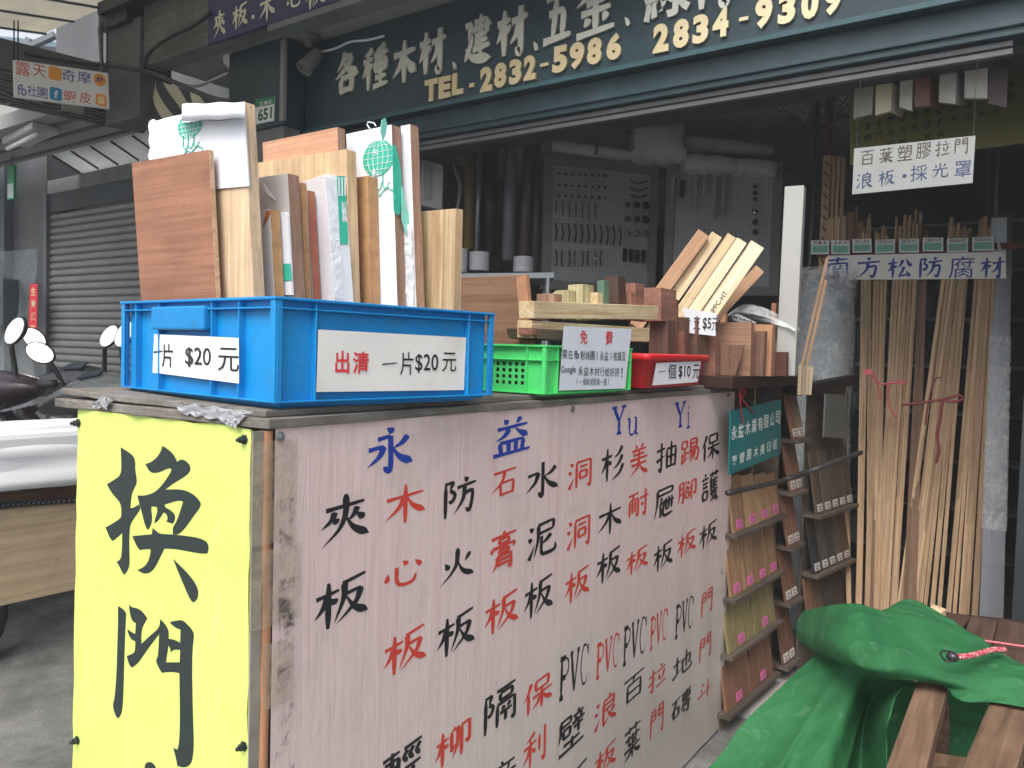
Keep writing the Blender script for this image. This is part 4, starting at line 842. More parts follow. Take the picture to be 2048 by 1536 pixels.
HT = hit(550, 592, c0, Vector((c0.x, c0.y-0.0, 0)).normalized()).z - ZB
def lng(x, y, off=0): return hit(x, y, F1.c+(-F1.s)*off, -F1.s)     # the long visible side
def sht(x, y, off=0): return hit(x, y, F1.c+(-F1.e)*off, -F1.e)     # the short visible side
def fa_(p): return (p-F1.c).dot(F1.e)
def fb_(p): q = p-F1.c; return q.dot(F1.s - F1.e*F1.e.dot(F1.s))/(1-F1.e.dot(F1.s)**2)
def crate(name, label, cat, F, LE, WE, H, mat, ribsL, ribsS, z_mid, lip=.012, wall=.014, holes=None, base=.012):
    t = thing(name, label, cat, F.p(LE/2, WE/2, 0)); m = MB(); M = F.M; d = wall
    m.box(.03, LE-.03, .03, WE-.03, 0, .008, M)                                   # foot
    m.box(d, LE-d, d, WE-d, .006, base, M)                                         # floor
    t3 = .003
    m.box(d, LE-d, d, d+t3, base, H-.004, M); m.box(d, LE-d, WE-d-t3, WE-d, base, H-.004, M); m.box(LE-d-t3, LE-d, d+t3, WE-d-t3, base, H-.004, M)
    if not holes: m.box(d, d+t3, d+t3, WE-d-t3, base, H-.004, M)
    else:
        b0, b1, z0, z1, nb, nz = holes
        m.box(d, d+t3, d+t3, b0, base, H-.004, M); m.box(d, d+t3, b1, WE-d-t3, base, H-.004, M); m.box(d, d+t3, b0, b1, base, z0, M); m.box(d, d+t3, b0, b1, z1, H-.004, M)
        sb = (b1-b0)/nb; sz = (z1-z0)/nz
        for i in range(nb): m.box(d, d+t3, b0+i*sb, b0+i*sb+sb*.5, z0, z1, M)
        for k in range(nz): 
            for i in range(nb): m.box(d+.0002, d+t3-.0002, b0+i*sb+sb*.5, b0+(i+1)*sb, z0+k*sz, z0+k*sz+sz*.42, M)
    for z, th in ((H-.005, .005), (z_mid, .003), (base-.001, .003)):               # rim, middle and bottom flanges
        e = 0 if z < H-.006 else -.002
        m.box(e, LE-e, e, d, z, z+th, M); m.box(e, LE-e, WE-d, WE-e, z, z+th, M); m.box(e, d, d, WE-d, z, z+th, M); m.box(LE-d, LE-e, d, WE-d, z, z+th, M)
    for a in ribsL:
        m.box(a-.0015, a+.0015, .0005, d+.001, base, H-.005, M); m.box(a-.0015, a+.0015, WE-d-.001, WE-.0005, base, H-.005, M)
    for b_ in ribsS:
        m.box(.0005, d+.001, b_-.0015, b_+.0015, base, H-.005, M); m.box(LE-d-.001, LE-.0005, b_-.0015, b_+.0015, base, H-.005, M)
    for b0_, b1_ in ((0, d), (WE-d, WE-.001)): m.box(.005, .008, b0_, b1_, base, H-.005, M); m.box(LE-.008, LE-.005, b0_, b1_, base, H-.005, M)
    for a0_, a1_ in ((.0085, d), (LE-d, LE-.0085)): m.box(a0_, a1_, .005, .008, base, H-.005, M); m.box(a0_, a1_, WE-.008, WE-.005, base, H-.005, M)
    for a0_, a1_ in ((.0007, d-.0002), (LE-d+.0002, LE-.0007)): m.box(a0_, a1_, WE-.0115, WE-.0031, base, H-.0055, M)
    m.build('body', mat, t, bevel=.0012); return t
rl = [.0015, fa_(lng(632, 700)), fa_(lng(933, 700)), LE-.0015]; rs = [fb_(sht(x, 700)) for x in (278, 322, 424, 477)]+[WE-.0015, .002]
zm = sht(300, 622).z-ZB
bc_ = crate('blue_crate', 'blue plastic stacking crate full of upright board offcuts', 'crate', F1, LE, WE, HT, bl, rl, rs, zm)
# handle tab on the short side, with a faint moulded mark
b0, b1 = fb_(sht(418, 640)), fb_(sht(316, 640)); z1, z0 = sht(366, 613).z-ZB, sht(366, 660).z-ZB
m = MB(); m.box(-.008, .012, b0, b1, z0, z1, F1.M); hd = m.build('handle', bl, bc_, bevel=.004)
SP = Plane(F1.c-F1.e*.009, -F1.s, -F1.e)
L = Letters(SP, .0003); L.row('大華塑膠', 333, 636, 397, 638, 15); L.build(paint('blue_mark', S((0, 128, 218)), .3), hd, 'moulded_mark')
def sheet_on(pl, corners, mat, parent, name='price_sheet', curl=.0008, off=.001, n=10):
    a, b, c, d = [pl.pt(*q, off) for q in corners]; R = []
    for i in range(n+1):
        R.append([a.lerp(b, j/n).lerp(d.lerp(c, j/n), i/n)+pl.n*(curl*math.sin(j/n*9+i*.25)*.5+curl*.6*(abs(j/n-.5)*2)**2) for j in range(n+1)])
    m = MB(); m.grid(R); return m.build(name, mat, parent, smooth=True)
PS = Plane(F1.c-F1.e*.002, -F1.s, -F1.e)
s1 = sheet_on(PS, ((309, 668), (478, 676), (478, 767), (306, 745)), paper, bc_)
L = Letters(PS, .0027); L.px('一', 319, 703, 20, 46, wt=9); L.px('片', 337, 711, 22, 48, bold=.0); L.px('$20', 398, 715, 52, 42, bold=.005); L.px('元', 459, 719, 42, 48); L.build(ink, s1)
PL = Plane(F1.c-F1.s*.0, F1.e, -F1.s)
s2 = sheet_on(PL, ((636, 659), (932, 675), (928, 780), (632, 784)), paint('stained_paper', (.72, .71, .68), .6, .05, 6, dirt=(.5, .42, .32), dscale=5, damt=.45), bc_)
L = Letters(PL, .0027); L.px('出', 683, 724, 28, 46, bold=.02); L.px('清', 720, 725, 32, 44, bold=.02); L.build(paint('red_ink', S((205, 50, 56)), .55), s2)
L = Letters(PL, .0027); L.px('一', 778, 727, 32, 46, wt=8); L.px('片', 812, 727, 26, 46); L.px('$20', 852, 727, 46, 38, bold=.005); L.px('元', 897, 724, 28, 38); L.build(ink, s2)
from mathutils import noise as mn
def mnoise(p): return mn.noise(Vector(p)*1.0)
# ---------------------------------------------------------------- boards standing in the blue crate
ply_red = wood('ply_red', S((174, 112, 74)), S((146, 90, 58)), axis=0, ring=16, fine=120, stretch=.12, contrast=.9)
ply_edge = wood('ply_edge', S((208, 172, 128)), S((176, 132, 92)), axis=0, ring=60, fine=240, stretch=.05)
birch = wood('birch', S((216, 184, 140)), S((200, 166, 122)), axis=2, ring=22, fine=140, stretch=.05, contrast=.7)
yel_ply = wood('yellow_ply', S((220, 184, 128)), S((202, 162, 108)), axis=2, ring=20, fine=140, stretch=.08, contrast=.8)
peach = wood('peach_ply', S((224, 166, 118)), S((204, 142, 98)), axis=0, ring=12, fine=100, stretch=.1, contrast=.7)
mdf = paint('mdf', S((176, 134, 92)), .8, .16, 40, dirt=S((130, 92, 62)), dscale=30, damt=.6, bumps=.25)
melam = paint('white_laminate', (.66, .66, .68), .35, .03, 3)
pine = wood('pine', S((226, 198, 142)), S((196, 150, 90)), axis=2, ring=46, fine=160, stretch=.05, contrast=1.4)
brown_edge = wood('brown_edge', S((178, 134, 104)), S((150, 108, 80)), axis=2, ring=24, fine=160, stretch=.06)
wrap = paint('white_wrap', (.74, .76, .8), .3, .04, 7)
teal_ink = paint('teal_ink', S((56, 178, 152)), .4, .06)
def board(name, label, y0, front, back_px, mf, me_, zb=None, bot=None, dy=None):
    y0 += .022
    """Board facing the street: front = TL, TR, BR, BL pixels on the plane y0; back_px = a pixel of its far right edge at the top."""
    P = [atY(*q, y0) for q in front]; tr = P[1]
    th = dy or max(.004, atX(*back_px, tr.x).y - y0)
    zf = ZB+.02 if zb is None else zb
    def down(a, b): k = (zf-a.z)/(b.z-a.z); return a+(b-a)*k
    P[3], P[2] = down(P[0], P[3]), down(P[1], P[2])
    m = MB(); vec = Vector((0, th, 0)); n = 4
    m.add(P+[p+vec for p in P], [[3, 2, 1, 0], [4, 5, 6, 7]]); 
    m.fm = [0, 0]; o = 0
    m.mi = 1; m.f += [[0, 1, 5, 4], [1, 2, 6, 5], [2, 3, 7, 6], [3, 0, 4, 7]]; m.fm += [1]*4
    ob = m.build(name, [mf, me_], bevel=.0008); ob['label'] = label; ob['category'] = 'board'; ob['group'] = 'board offcuts standing in the blue crate'
    return ob, Plane((0, y0, 0), (1, 0, 0)), P, th
board('plywood_board', 'reddish brown plywood board, lowest at the left end of the blue crate', .897, ((263, 326), (417, 299), (432, 590), (281, 592)), (427, 300), ply_red, ply_edge)
B2, pl2, P2, th2 = board('wrapped_board', 'tallest pale birch board with torn white wrap rolled over its top', .924, ((299, 244), (487, 203), (507, 590), (318, 592)), (510, 204), birch, birch)
# torn paper wrap: a ragged sheet, a rolled lip and a printed globe
rnd = random.Random(8)
ol = [(298, 244), (306, 238), (312, 242), (330, 236), (352, 231), (487, 203.5), (497, 372), (440, 377), (380, 385), (300, 395), (297, 330), (299, 322), (296, 312), (300, 296), (297, 280), (299, 266), (296, 254)]
m = MB(); m.prism([pl2.pt(x, y, .004) for x, y in ol], (0, .0032, 0)); wp = m.build('paper_wrap', wrap, B2)
m = MB(); R = []
for i in range(15):
    a = math.radians(-60+i*24); R.append([pl2.pt(364+(489-364)*j/10, 226-(226-221)*j/10, .022+.018*math.cos(a)*(1-.25*j/10))+Vector((0, 0, (.018+.004*math.sin(j*1.3)*.3)*math.sin(a)*(1-.12*j/10))) for j in range(11)])
m.grid(R); m.build('rolled_lip', wrap, B2, smooth=True)
def globe(pl, cx, cy, rx, ry, off, parent, mat=teal_ink, hand=True):
    m = MB(); c = pl.pt(cx, cy); q = proj(c); pu = abs((proj(c+pl.u*.01)-q).x)/.01; pv = abs((proj(c+pl.v*.01)-q).y)/.01; a, b = rx/pu, ry/pv
    m.add([c+pl.u*a*math.cos(k*.1963)+pl.v*b*math.sin(k*.1963)+pl.n*off for k in range(32)], [list(range(32))]); m.build('printed_globe', mat, parent)
    m = MB()
    for k in (-.66, -.33, 0, .33, .66):
        m.tube([c+pl.u*a*math.sqrt(1-k*k)*s+pl.v*b*k+pl.n*(off+.0006) for s in (-.98, .98)], .0006, 4)
        m.tube([c+pl.u*a*k*math.cos(s)+pl.v*b*math.sin(s)*.98+pl.n*(off+.0006) for s in [(-1.57+.2618*i) for i in range(13)]], .0006, 4)
    m.build('globe_lines', paper, parent)
    if hand:
        m = MB()
        for dx in (-.5, -.1, .35):
            m.tube([c+pl.u*a*(dx+o)+pl.v*b*(-1-h)+pl.n*(off+.001) for o, h in ((0, -.3), (0, .5), (.12, .75), (.3, .75), (.4, .4))], .0012, 4)
        m.tube([c+pl.u*a*x_+pl.v*b*y_+pl.n*(off+.001) for x_, y_ in ((-.6, -2.4), (-.2, -1.9), (.2, -2.1), (.6, -1.7), (1.0, -1.9), (1.2, -2.5))], .0012, 4)
        m.build('printed_hand', mat, parent)
globe(pl2, 384, 252, 25, 26, .0045, wp)
board('small_block', 'small offcut with white face and rough brown edge, lowest in the blue crate', .985, ((519, 420), (540, 418), (549, 590), (524, 590)), (560, 420), melam, mdf)
m = MB(); pl = Plane((0, 1.007, 0), (1, 0, 0)); m.add([pl.pt(x, y, .0012) for x, y in ((532, 422), (540, 420), (541, 426), (527, 455), (525, 458))], [[0, 1, 2, 3, 4]]); m.build('orange_strip', paint('orange_strip', S((196, 112, 62)), .5), SC.objects['small_block'])
Be, ple, Pe, the = board('laminate_board', 'white laminated offcut with brown edge standing behind the small rough block', 1.02, ((517, 355), (575, 346), (588, 590), (524, 590)), (598, 348), paint('grey_laminate', (.5, .48, .47), .4, .06, 8), brown_edge)
m = MB(); m.prism([ple.pt(x, y, .002) for x, y in ((527, 366), (530, 372), (536, 380), (545, 392), (551, 400), (546, 398), (533, 388), (528, 378))], (0, .001, 0)); m.build('torn_film', wrap, Be)
m = MB(); m.prism([ple.pt(x, y, .006) for x, y in ((561, 424), (570, 424), (575, 430), (584, 590), (566, 590))], (0, .005, 0)); m.build('film_strip', wrap, Be)
m = MB(); m.prism([ple.pt(x, y, .0075) for x, y in ((567, 527), (580, 527), (583, 560), (568, 562))], (0, .001, 0)); m.build('green_tape', teal_ink, Be)
board('fibre_strip', 'narrow brown fibreboard strip between two laminated offcuts in the blue crate', 1.06, ((597, 366), (601, 364), (611, 590), (606, 590)), (613, 366), mdf, mdf)
board('fibre_strip', 'thin darker fibreboard strip, shorter, beside the red stained offcut', 1.077, ((601, 402), (604, 402), (616, 590), (612, 590)), (613, 404), mdf, mdf, dy=.007)
red_edge = paint('red_stain', S((150, 84, 66)), .7, .18, 12, dirt=S((170, 120, 84)), dscale=9, damt=.8)
board('stained_offcut', 'reddish stained offcut edge in the middle of the blue crate', 1.086, ((606, 382), (614, 380), (626, 590), (616, 590)), (630, 381), melam, red_edge)
Bi, pli, Pi, thi = board('film_covered_panel', 'white panel in plastic wrap with green print on its edge', 1.112, ((600, 365), (650, 348), (668, 600), (612, 600)), (690, 351), paint('film_white', (.62, .6, .62), .25, .05, 5), wrap)
ev = (Pi[1]-Pi[2]).normalized(); ei = Plane(Pi[1], (0, 1, 0), Vector((0, 1, 0)).cross(ev), ev)
m = MB(); m.prism([ei.pt(x, y, .0005) for x, y in ((674, 352), (690, 352), (696, 488), (680, 488))], (.001, 0, 0)); m.build('green_print', teal_ink, Bi)
L = Letters(ei, .0025)
for k in range(3): L.put(([(0, 0), (.5, 0), (.9, 1), (.4, 1)], [[0, 1, 2, 3]], [0]*4), ei.pt(677+k*6, 374), .008, .04)
L.px('永新', 688, 425, 12, 46, bold=.05); L.build(paper, Bi)
R = []; rnd = random.Random(3)
for i in range(14): R.append([ei.pt(650+(670-650)*j/4+i*1.2, 349+i*19, .001)+Vector((.0015+.002*rnd.random(), 0, 0)) for j in range(5)])
m = MB(); m.grid(R); m.build('plastic_wrap', film('wrap_film', (.9, .92, .95), .55, .12), Bi, smooth=True)
board('plywood_board', 'yellowish plywood board behind the wrapped panel, just below the peach board', 1.167, ((512, 326), (693, 298), (702, 600), (524, 600)), (712, 299), yel_ply, yel_ply)
board('plywood_board', 'peach coloured plywood board, upper middle of the blue crate', 1.194, ((525, 285), (675, 254), (684, 600), (535, 600)), (690, 256), peach, brown_edge)
board('fibre_board', 'plain brown fibreboard with a chipped edge before the globe printed board', 1.218, ((706, 356), (735, 351), (741, 605), (712, 605)), (755, 353), mdf, mdf)
Bk, plk, Pk, thk = board('wrapped_board', 'white wrapped board printed with a large green globe', 1.25, ((692, 268), (783, 249), (795, 612), (704, 612)), (801, 250), wrap, brown_edge)
globe(plk, 757, 316, 31, 36, .0015, Bk)
L = Letters(plk, .003); L.px('永', 752, 305, 11, 16, bold=.03); L.px('新', 752, 345, 11, 16, bold=.03); L.build(paper, Bk)
ev = (Pk[1]-Pk[2]).normalized(); ek = Plane(Pk[1], (0, 1, 0), Vector((0, 1, 0)).cross(ev), ev)
m = MB(); m.prism([ek.pt(x, y, .0022) for x, y in ((784, 292), (790, 290), (796, 310), (801, 340), (803, 380), (800, 428), (793, 430), (787, 420))], (.001, 0, 0)); m.build('torn_green_film', teal_ink, Bk)
m = MB(); m.prism([ek.pt(x, y, .004) for x, y in ((763, 240), (770, 236), (773, 250), (771, 268), (765, 282), (760, 262))], (.002, 0, 0)); m.prism([ek.pt(x, y, .006) for x, y in ((803, 372), (812, 420), (823, 434), (815, 446), (811, 470), (803, 440))], (.002, 0, 0)); m.build('torn_green_film', paint('pale_teal', S((130, 205, 190)), .3), Bk)
m = MB(); m.tube([plk.pt(x, y, .002) for x, y in ((740, 258), (734, 249), (736, 244), (748, 246), (752, 252))], .0015, 5); m.build('torn_film', wrap, Bk)
R = []
for i in range(22):
    f = i/21; R.append([atY(794+f*4-f*f*9+(30+f*9)*j/7, 448+f*166, 1.304)+Vector((.003*mnoise((i*.7, j*.9, 3)), -.001-.012*abs(mnoise((i*.5, j*.8, 6))), 0)) for j in range(8)])
m = MB(); m.grid(R); m.build('plastic_wrap', film('torn_wrap', (.86, .88, .9), .75, .2), Bk, smooth=True)
board('laminate_board', 'white laminated board with brown edge at the right end of the tall boards', 1.287, ((801, 252), (820, 248), (833, 612), (812, 612)), (837, 250), melam, brown_edge)
# pine offcut set diagonally at the right end
pm = MB(); a, b_ = atD(841, 423, 1.83), atD(912, 417, 1.74)
hdir = Vector((b_.x-a.x, b_.y-a.y, 0)); nn = Vector((-hdir.y, hdir.x, 0)).normalized()
if nn.dot(FWD) < 0: nn = -nn
zb_ = ZB+.03; q0, q1 = Vector((a.x, a.y, zb_)), Vector((b_.x, b_.y, zb_))
pm.hexa([q0, q1, q1+nn*.02, q0+nn*.02], [a, b_, b_+nn*.02, a+nn*.02])
tag(pm.build('pine_offcut', pine, bevel=.001), 'short knot free pine board at the right end of the blue crate', 'board', 'board offcuts standing in the blue crate')
# ---------------------------------------------------------------- green crate, red tray and the timber in and behind them
ZS_ = ZB+.001
XG = NC.x+.004
gc = atX(1089, 795, XG); gl = None
FG = Frame((gc.x, gc.y, gc.z), math.radians(-1.5))
e1 = hit(1262, 776, FG.c, -FG.s); LG = (e1-FG.c).dot(FG.e)
HG = hit(1090, 690, FG.c, -FG.s).z - gc.z
WG = .3
green = paint('crate_green', S((80, 208, 116)), .38, .07, 9, dirt=S((90, 170, 100)), dscale=7, damt=.4)
def gz(y, x=1089): return hit(x, y, FG.c, -FG.s).z-gc.z
def gb(x, y): q = hit(x, y, FG.c, -FG.e)-FG.c; return q.dot(FG.s)
rl = [hit(x, 740, FG.c, -FG.s) for x in (1117, 1245)]; rl = [(p-FG.c).dot(FG.e) for p in rl]
zm = gz(722)
hb0, hb1 = gb(1050, 750), gb(975, 750)
gcr = crate('green_crate', 'bright green plastic crate with square holes under a free offer notice', 'crate', FG, LG, WG, HG, green, [.0015]+rl+[LG-.0015], [hb0-.002, .002, WG-.0015], zm, lip=.01, wall=.01, holes=(hb0, min(hb1, WG-.02), gz(778), gz(727), 6, 4), base=.008)
PG = Plane(FG.c-FG.s*.002, FG.e, -FG.s)
s3 = sheet_on(PG, ((1127, 652), (1263, 658), (1250, 777), (1117, 781)), paint('cool_paper', (.66, .69, .76), .6, .03, 8), gcr, 'notice', curl=.0008)
L = Letters(PG, .0027); L.px('免', 1166, 674, 15, 28, bold=.01); L.px('費', 1217, 676, 15, 28, bold=.01); L.build(paint('red_ink', (0, 0, 0)), s3)
L = Letters(PG, .0027); L.row('需在', 1122, 708, 1145, 709, 18); L.word('fb', 1147, 709, 1156, 709, 17, .01); L.row('粉絲團(永益)按讚及', 1159, 710, 1250, 713, 18, 18, fill=.9)
L.word('Google', 1120, 740, 1150, 741, 17, .005); L.row('永益木材行給好評！', 1154, 741, 1247, 745, 18, 18, fill=.88); L.row('(一個帳號限拿一個)', 1149, 763, 1218, 764, 14, 14, fill=.86); L.build(ink, s3)
# red tray: tapered tub with a rolled rim
XR = NC.x-.006
rc = atX(1288, 777, XR); rr0 = atX(1286, 712, XR+.012); rr1 = atX(1428, 707, XR-.03)
FR = Frame((rc.x, rc.y, rc.z), math.radians(-2.5)); e2 = hit(1400, 769, FR.c, -FR.s); LR = (e2-FR.c).dot(FR.e); WR = .2
HR = hit(1300, 707, FR.c, -FR.s).z-rc.z
red = paint('tray_red', S((200, 30, 40)), .32, .05, 5, dirt=S((225, 90, 90)), dscale=4, damt=.2)
tr = thing('red_tray', 'red plastic tray with rolled rim holding brown timber ends', 'tray', FR.p(LR/2, WR/2, 0)); m = MB()
def ringp(o, z, r=.02, n=5):
    P = []
    for (a, b_, q0) in ((LR+o-r, WR+o-r, 0), (-o+r, WR+o-r, 90), (-o+r, -o+r, 180), (LR+o-r, -o+r, 270)):
        for k in range(n): q = math.radians(q0+90*k/(n-1)); P.append(FR.p(a+r*math.cos(q), b_+r*math.sin(q), z))
    return P
prof = [(-.004, 0), (.0, .003), (.014, HR-.022), (.026, HR-.02), (.027, HR-.004), (.024, HR), (.014, HR-.002), (.008, HR-.02), (-.006, .008)]
rows = [ringp(o, z)+[ringp(o, z)[0]] for o, z in prof]; m.grid(rows); P = ringp(-.006, .008); m.add(P, [list(range(len(P)))]); P = ringp(-.004, 0); m.add(P, [list(range(len(P)-1, -1, -1))])
m.build('tub', red, tr, smooth=True, bevel=0)
PR = Plane(FR.c-FR.s*.017, FR.e, -FR.s)
s4 = sheet_on(PR, ((1312, 726), (1402, 722), (1395, 764), (1304, 771)), paper, tr, curl=.001)
L = Letters(PR, .0026); L.px('一', 1323, 743, 16, 26, wt=8); L.px('個', 1343, 743, 16, 30); L.px('$10', 1368, 744, 24, 26, bold=.012); L.px('元', 1391, 743, 14, 28, bold=.005); L.build(ink, s4)
# timber helpers
GT = 'timber offcuts around the green crate'
def slab_px(name, label, cat, y0, poly, th, mat, group=None, parent=None, ax='Y'):
    """A block whose face towards the street is given by pixels on the plane y = y0."""
    if group != GT or name != 'brown_board':
        xm = max(q[0] for q in poly); y0 = max(1.5, atX(xm, poly[1][1], NC.x-.05-(.012*(len(label) % 5)) if group == GT else NC.x-.055-.01*(len(label) % 4)).y)
    P = [atY(*q, y0) for q in poly]
    m = MB(); m.prism(P, (0, th, 0)); o = m.build(name, mat, parent, bevel=.0012)
    return tag(o, label, cat, group) if label else o
def block_x(name, label, x0, poly, th, mat, group=None):
    """A block whose face towards +X is given by pixels on the plane x = x0; it runs th towards -X."""
    P = [atX(*q, x0) for q in poly]; m = MB(); m.prism(P, (-th, 0, 0)); return tag(m.build(name, mat, bevel=.0012), label, 'timber', group)
red_wood = wood('red_wood', S((158, 100, 76)), S((128, 78, 58)), axis=1, ring=20, fine=140, stretch=.1)
brown_wood = wood('brown_wood', S((134, 92, 66)), S((108, 72, 52)), axis=2, ring=20, fine=140, stretch=.1)
brown_ply = wood('brown_ply', S((158, 112, 78)), S((136, 92, 62)), axis=0, ring=14, fine=120, stretch=.08)
orange_wood = wood('orange_wood', S((200, 140, 86)), S((172, 110, 62)), axis=2, ring=26, fine=160, stretch=.06)
pine_y = wood('pine_along', S((238, 216, 160)), S((214, 176, 112)), axis=1, ring=60, fine=160, stretch=.035, contrast=1.3)
green_wood = wood('green_pine', S((200, 192, 132)), S((164, 150, 92)), axis=2, ring=34, fine=150, stretch=.05, contrast=1.3)
# big brown board leaning behind the green crate
slab_px('brown_board', 'large brown plywood board leaning behind the green crate', 'board', 1.72, ((905, 556), (1050, 549), (1066, 700), (905, 700)), .02, brown_ply, GT)
m = MB(); P = [atY(*q, 1.70) for q in ((1032, 556), (1050, 549), (1066, 700), (1042, 700))]; m.prism(P, (0, .017, 0)); tag(m.build('edge_strip_board', orange_wood, bevel=.001), 'narrow orange edged strip standing against the big brown board', 'board', GT)
# two long pine beams lying across the crate
def beam(name, label, p0, p1, wd, h, mat, group=GT, roll=0):
    """Square timber from p0 to p1 (centre of its bottom), its long axis is the object's own Y."""
    d = (p1-p0); Ln = d.length; y = d.normalized(); x = y.cross(Vector((0, 0, 1))).normalized(); z = x.cross(y)
    if roll: R_ = Matrix.Rotation(roll, 3, y); x, z = R_ @ x, R_ @ z
    M = Matrix((x.to_4d(), y.to_4d(), z.to_4d(), p0.to_4d())).transposed()
    for k in range(3): M[3][k] = 0
    M[3][3] = 1
    m = MB(); m.box(-wd/2, wd/2, 0, Ln, 0, h); o = m.build(name, mat, local=M, bevel=.0015)
    if label: tag(o, label, 'timber', group)
    return o
XB = XG-.035
a, b_ = atX(1067, 637, XB), atX(1317, 639, XB); t_ = atX(1067, 602, XB)
beam('pine_beam', 'clean pale pine beam on top, with dark end grain', Vector((a.x-.022, a.y, a.z)), Vector((b_.x-.022, b_.y, b_.z)), .044, t_.z-a.z, pine_y)
a, b_ = atX(1064, 676, XB-.004), atX(1300, 684, XB-.004); t_ = atX(1064, 640, XB-.004)
beam('pine_beam', 'knotty pale pine beam directly under the top beam', Vector((a.x-.024, a.y, a.z)), Vector((b_.x-.024, b_.y, b_.z)), .044, t_.z-a.z-.001, pine_y)
# stock in the green crate below and behind them
for k, (x0, poly, th, mt, lb) in enumerate((
    (XG-.03, ((1063, 655), (1083, 658), (1082, 671), (1063, 670)), .04, red_wood, 'short reddish timber end under the left of the pine beams'),
    (XG-.02, ((1078, 657), (1128, 660), (1128, 682), (1082, 678)), .1, wood('grey_wood', S((120, 98, 76)), S((96, 78, 60)), axis=1), 'grey brown timber end behind the corner of the free offer notice'))):
    block_x('timber_block', lb, x0, poly, th, mt, GT)
m = MB(); m.box(.02, LG-.02, .02, WG-.02, .01, HG-.012, FG.M); tag(m.build('timber_filling', wood('dark_stock', S((96, 84, 62)), S((70, 60, 46)), axis=1), bevel=.003), 'dark layer of timber offcuts filling the green crate', 'timber')
for k, (y0, poly, th, mt, lb) in enumerate((
    (1.98, ((1073, 588), (1108, 587), (1108, 640), (1073, 640)), .04, brown_edge, 'low tan block end behind the left of the pine beams'),
    (2.0, ((1106, 585), (1112, 581), (1137, 580), (1137, 640), (1106, 640)), .04, green_wood, 'pale greenish block end beside the tan one'),
    (2.02, ((1136, 570), (1166, 568), (1166, 640), (1136, 640)), .06, green_wood, 'tallest yellow green pine block behind the beams'),
    (1.97, ((1167, 586), (1195, 585), (1195, 640), (1167, 640)), .03, pine_y, 'small pale pine block between the yellow green block and the green post'),
    (2.06, ((1194, 562), (1208, 560), (1208, 640), (1195, 640)), .03, paint('green_post', S((84, 112, 92)), .7, .15, 14), 'narrow dull green post end standing behind the beams'),
    (2.14, ((1208, 552), (1236, 552), (1236, 640), (1208, 640)), .05, wood('dark_red_wood', S((92, 64, 50)), S((72, 50, 40)), axis=2), 'dark brown block end beside the dull green post'),
    (2.1, ((1233, 568), (1271, 566), (1271, 640), (1233, 640)), .06, red_wood, 'reddish block end with a rough top behind the beams'),
    (2.0, ((1211, 588), (1262, 584), (1262, 640), (1211, 640)), .05, red_wood, 'wide low reddish block just above the top pine beam'),
    (2.02, ((1267, 576), (1322, 575), (1322, 642), (1267, 642)), .12, red_wood, 'large reddish brown square timber behind the right end of the beams'))):
    slab_px('timber_block', lb, 'timber', y0, poly, th, mt, GT)
RT = 'timber ends in and around the red tray'
for k, (y0, poly, th, mt, lb) in enumerate((
    (2.24, ((1322, 590), (1345, 598), (1343, 720), (1316, 720)), .05, brown_wood, 'dark brown upright post right of the top pine beam'),
    (2.2, ((1300, 640), (1336, 640), (1336, 720), (1296, 720)), .06, wood('plum_wood', S((112, 76, 62)), S((88, 58, 48)), axis=2), 'plum brown block standing at the back of the red tray'),
    (2.3, ((1337, 634), (1368, 634), (1366, 720), (1334, 720)), .05, brown_wood, 'tall flat brown block in the red tray beside the dark post'),
    (2.27, ((1338, 662), (1366, 662), (1366, 720), (1338, 720)), .02, red_wood, 'short lighter block in front of the tall flat brown block'),
    (2.34, ((1368, 636), (1394, 634), (1394, 720), (1366, 720)), .09, brown_wood, 'squarish brown block at the middle of the red tray'),
    (2.5, ((1394, 668), (1430, 664), (1430, 760), (1394, 760)), .04, red_wood, 'light reddish block below the five dollar price sign'))):
    slab_px('timber_end', lb, 'timber', y0, poly, th, mt, RT)
# leaning bundle of sticks in a clear box
ST = 'sticks leaning out of the clear box'
def stick(name, label, top, bot, wpx, dt, db, th, mat, group, cat='stick'):
    """Stick between two pixels at given depths."""
    a, b_ = atD(*bot, db), atD(*top, dt); a = a+(a-b_).normalized()*.06; return beam2(name, label, a, b_, wpx, th, mat, group, cat)
def beam2(name, label, a, b_, wd, th, mat, group, cat='stick', face=None, parent=None):
    z = (b_-a).normalized(); f = (face or (CAM-(a+b_)/2)).copy(); y = (f - z*f.dot(z)).normalized(); x = y.cross(z)
    M = Matrix((x.to_4d(), y.to_4d(), z.to_4d(), a.to_4d())).transposed()
    for k in range(3): M[3][k] = 0
    M[3][3] = 1
    m = MB(); m.box(-wd/2, wd/2, -th/2, th/2, 0, (b_-a).length); o = m.build(name, mat, parent, local=M, bevel=min(wd, th)*.06)
    if label: tag(o, label, cat, group)
    return o
pine_z = wood('pine_stick', S((226, 202, 152)), S((202, 166, 108)), axis=2, ring=60, fine=180, stretch=.03, contrast=1.2)
oak_z = wood('tan_stick', S((204, 152, 100)), S((176, 122, 74)), axis=2, ring=40, fine=180, stretch=.03)
pale_wet = wood('white_wood', S((228, 212, 170)), S((206, 182, 132)), axis=2, ring=50, fine=180, stretch=.03)
side = Vector((.35, -1, .45))
d0 = 3.02
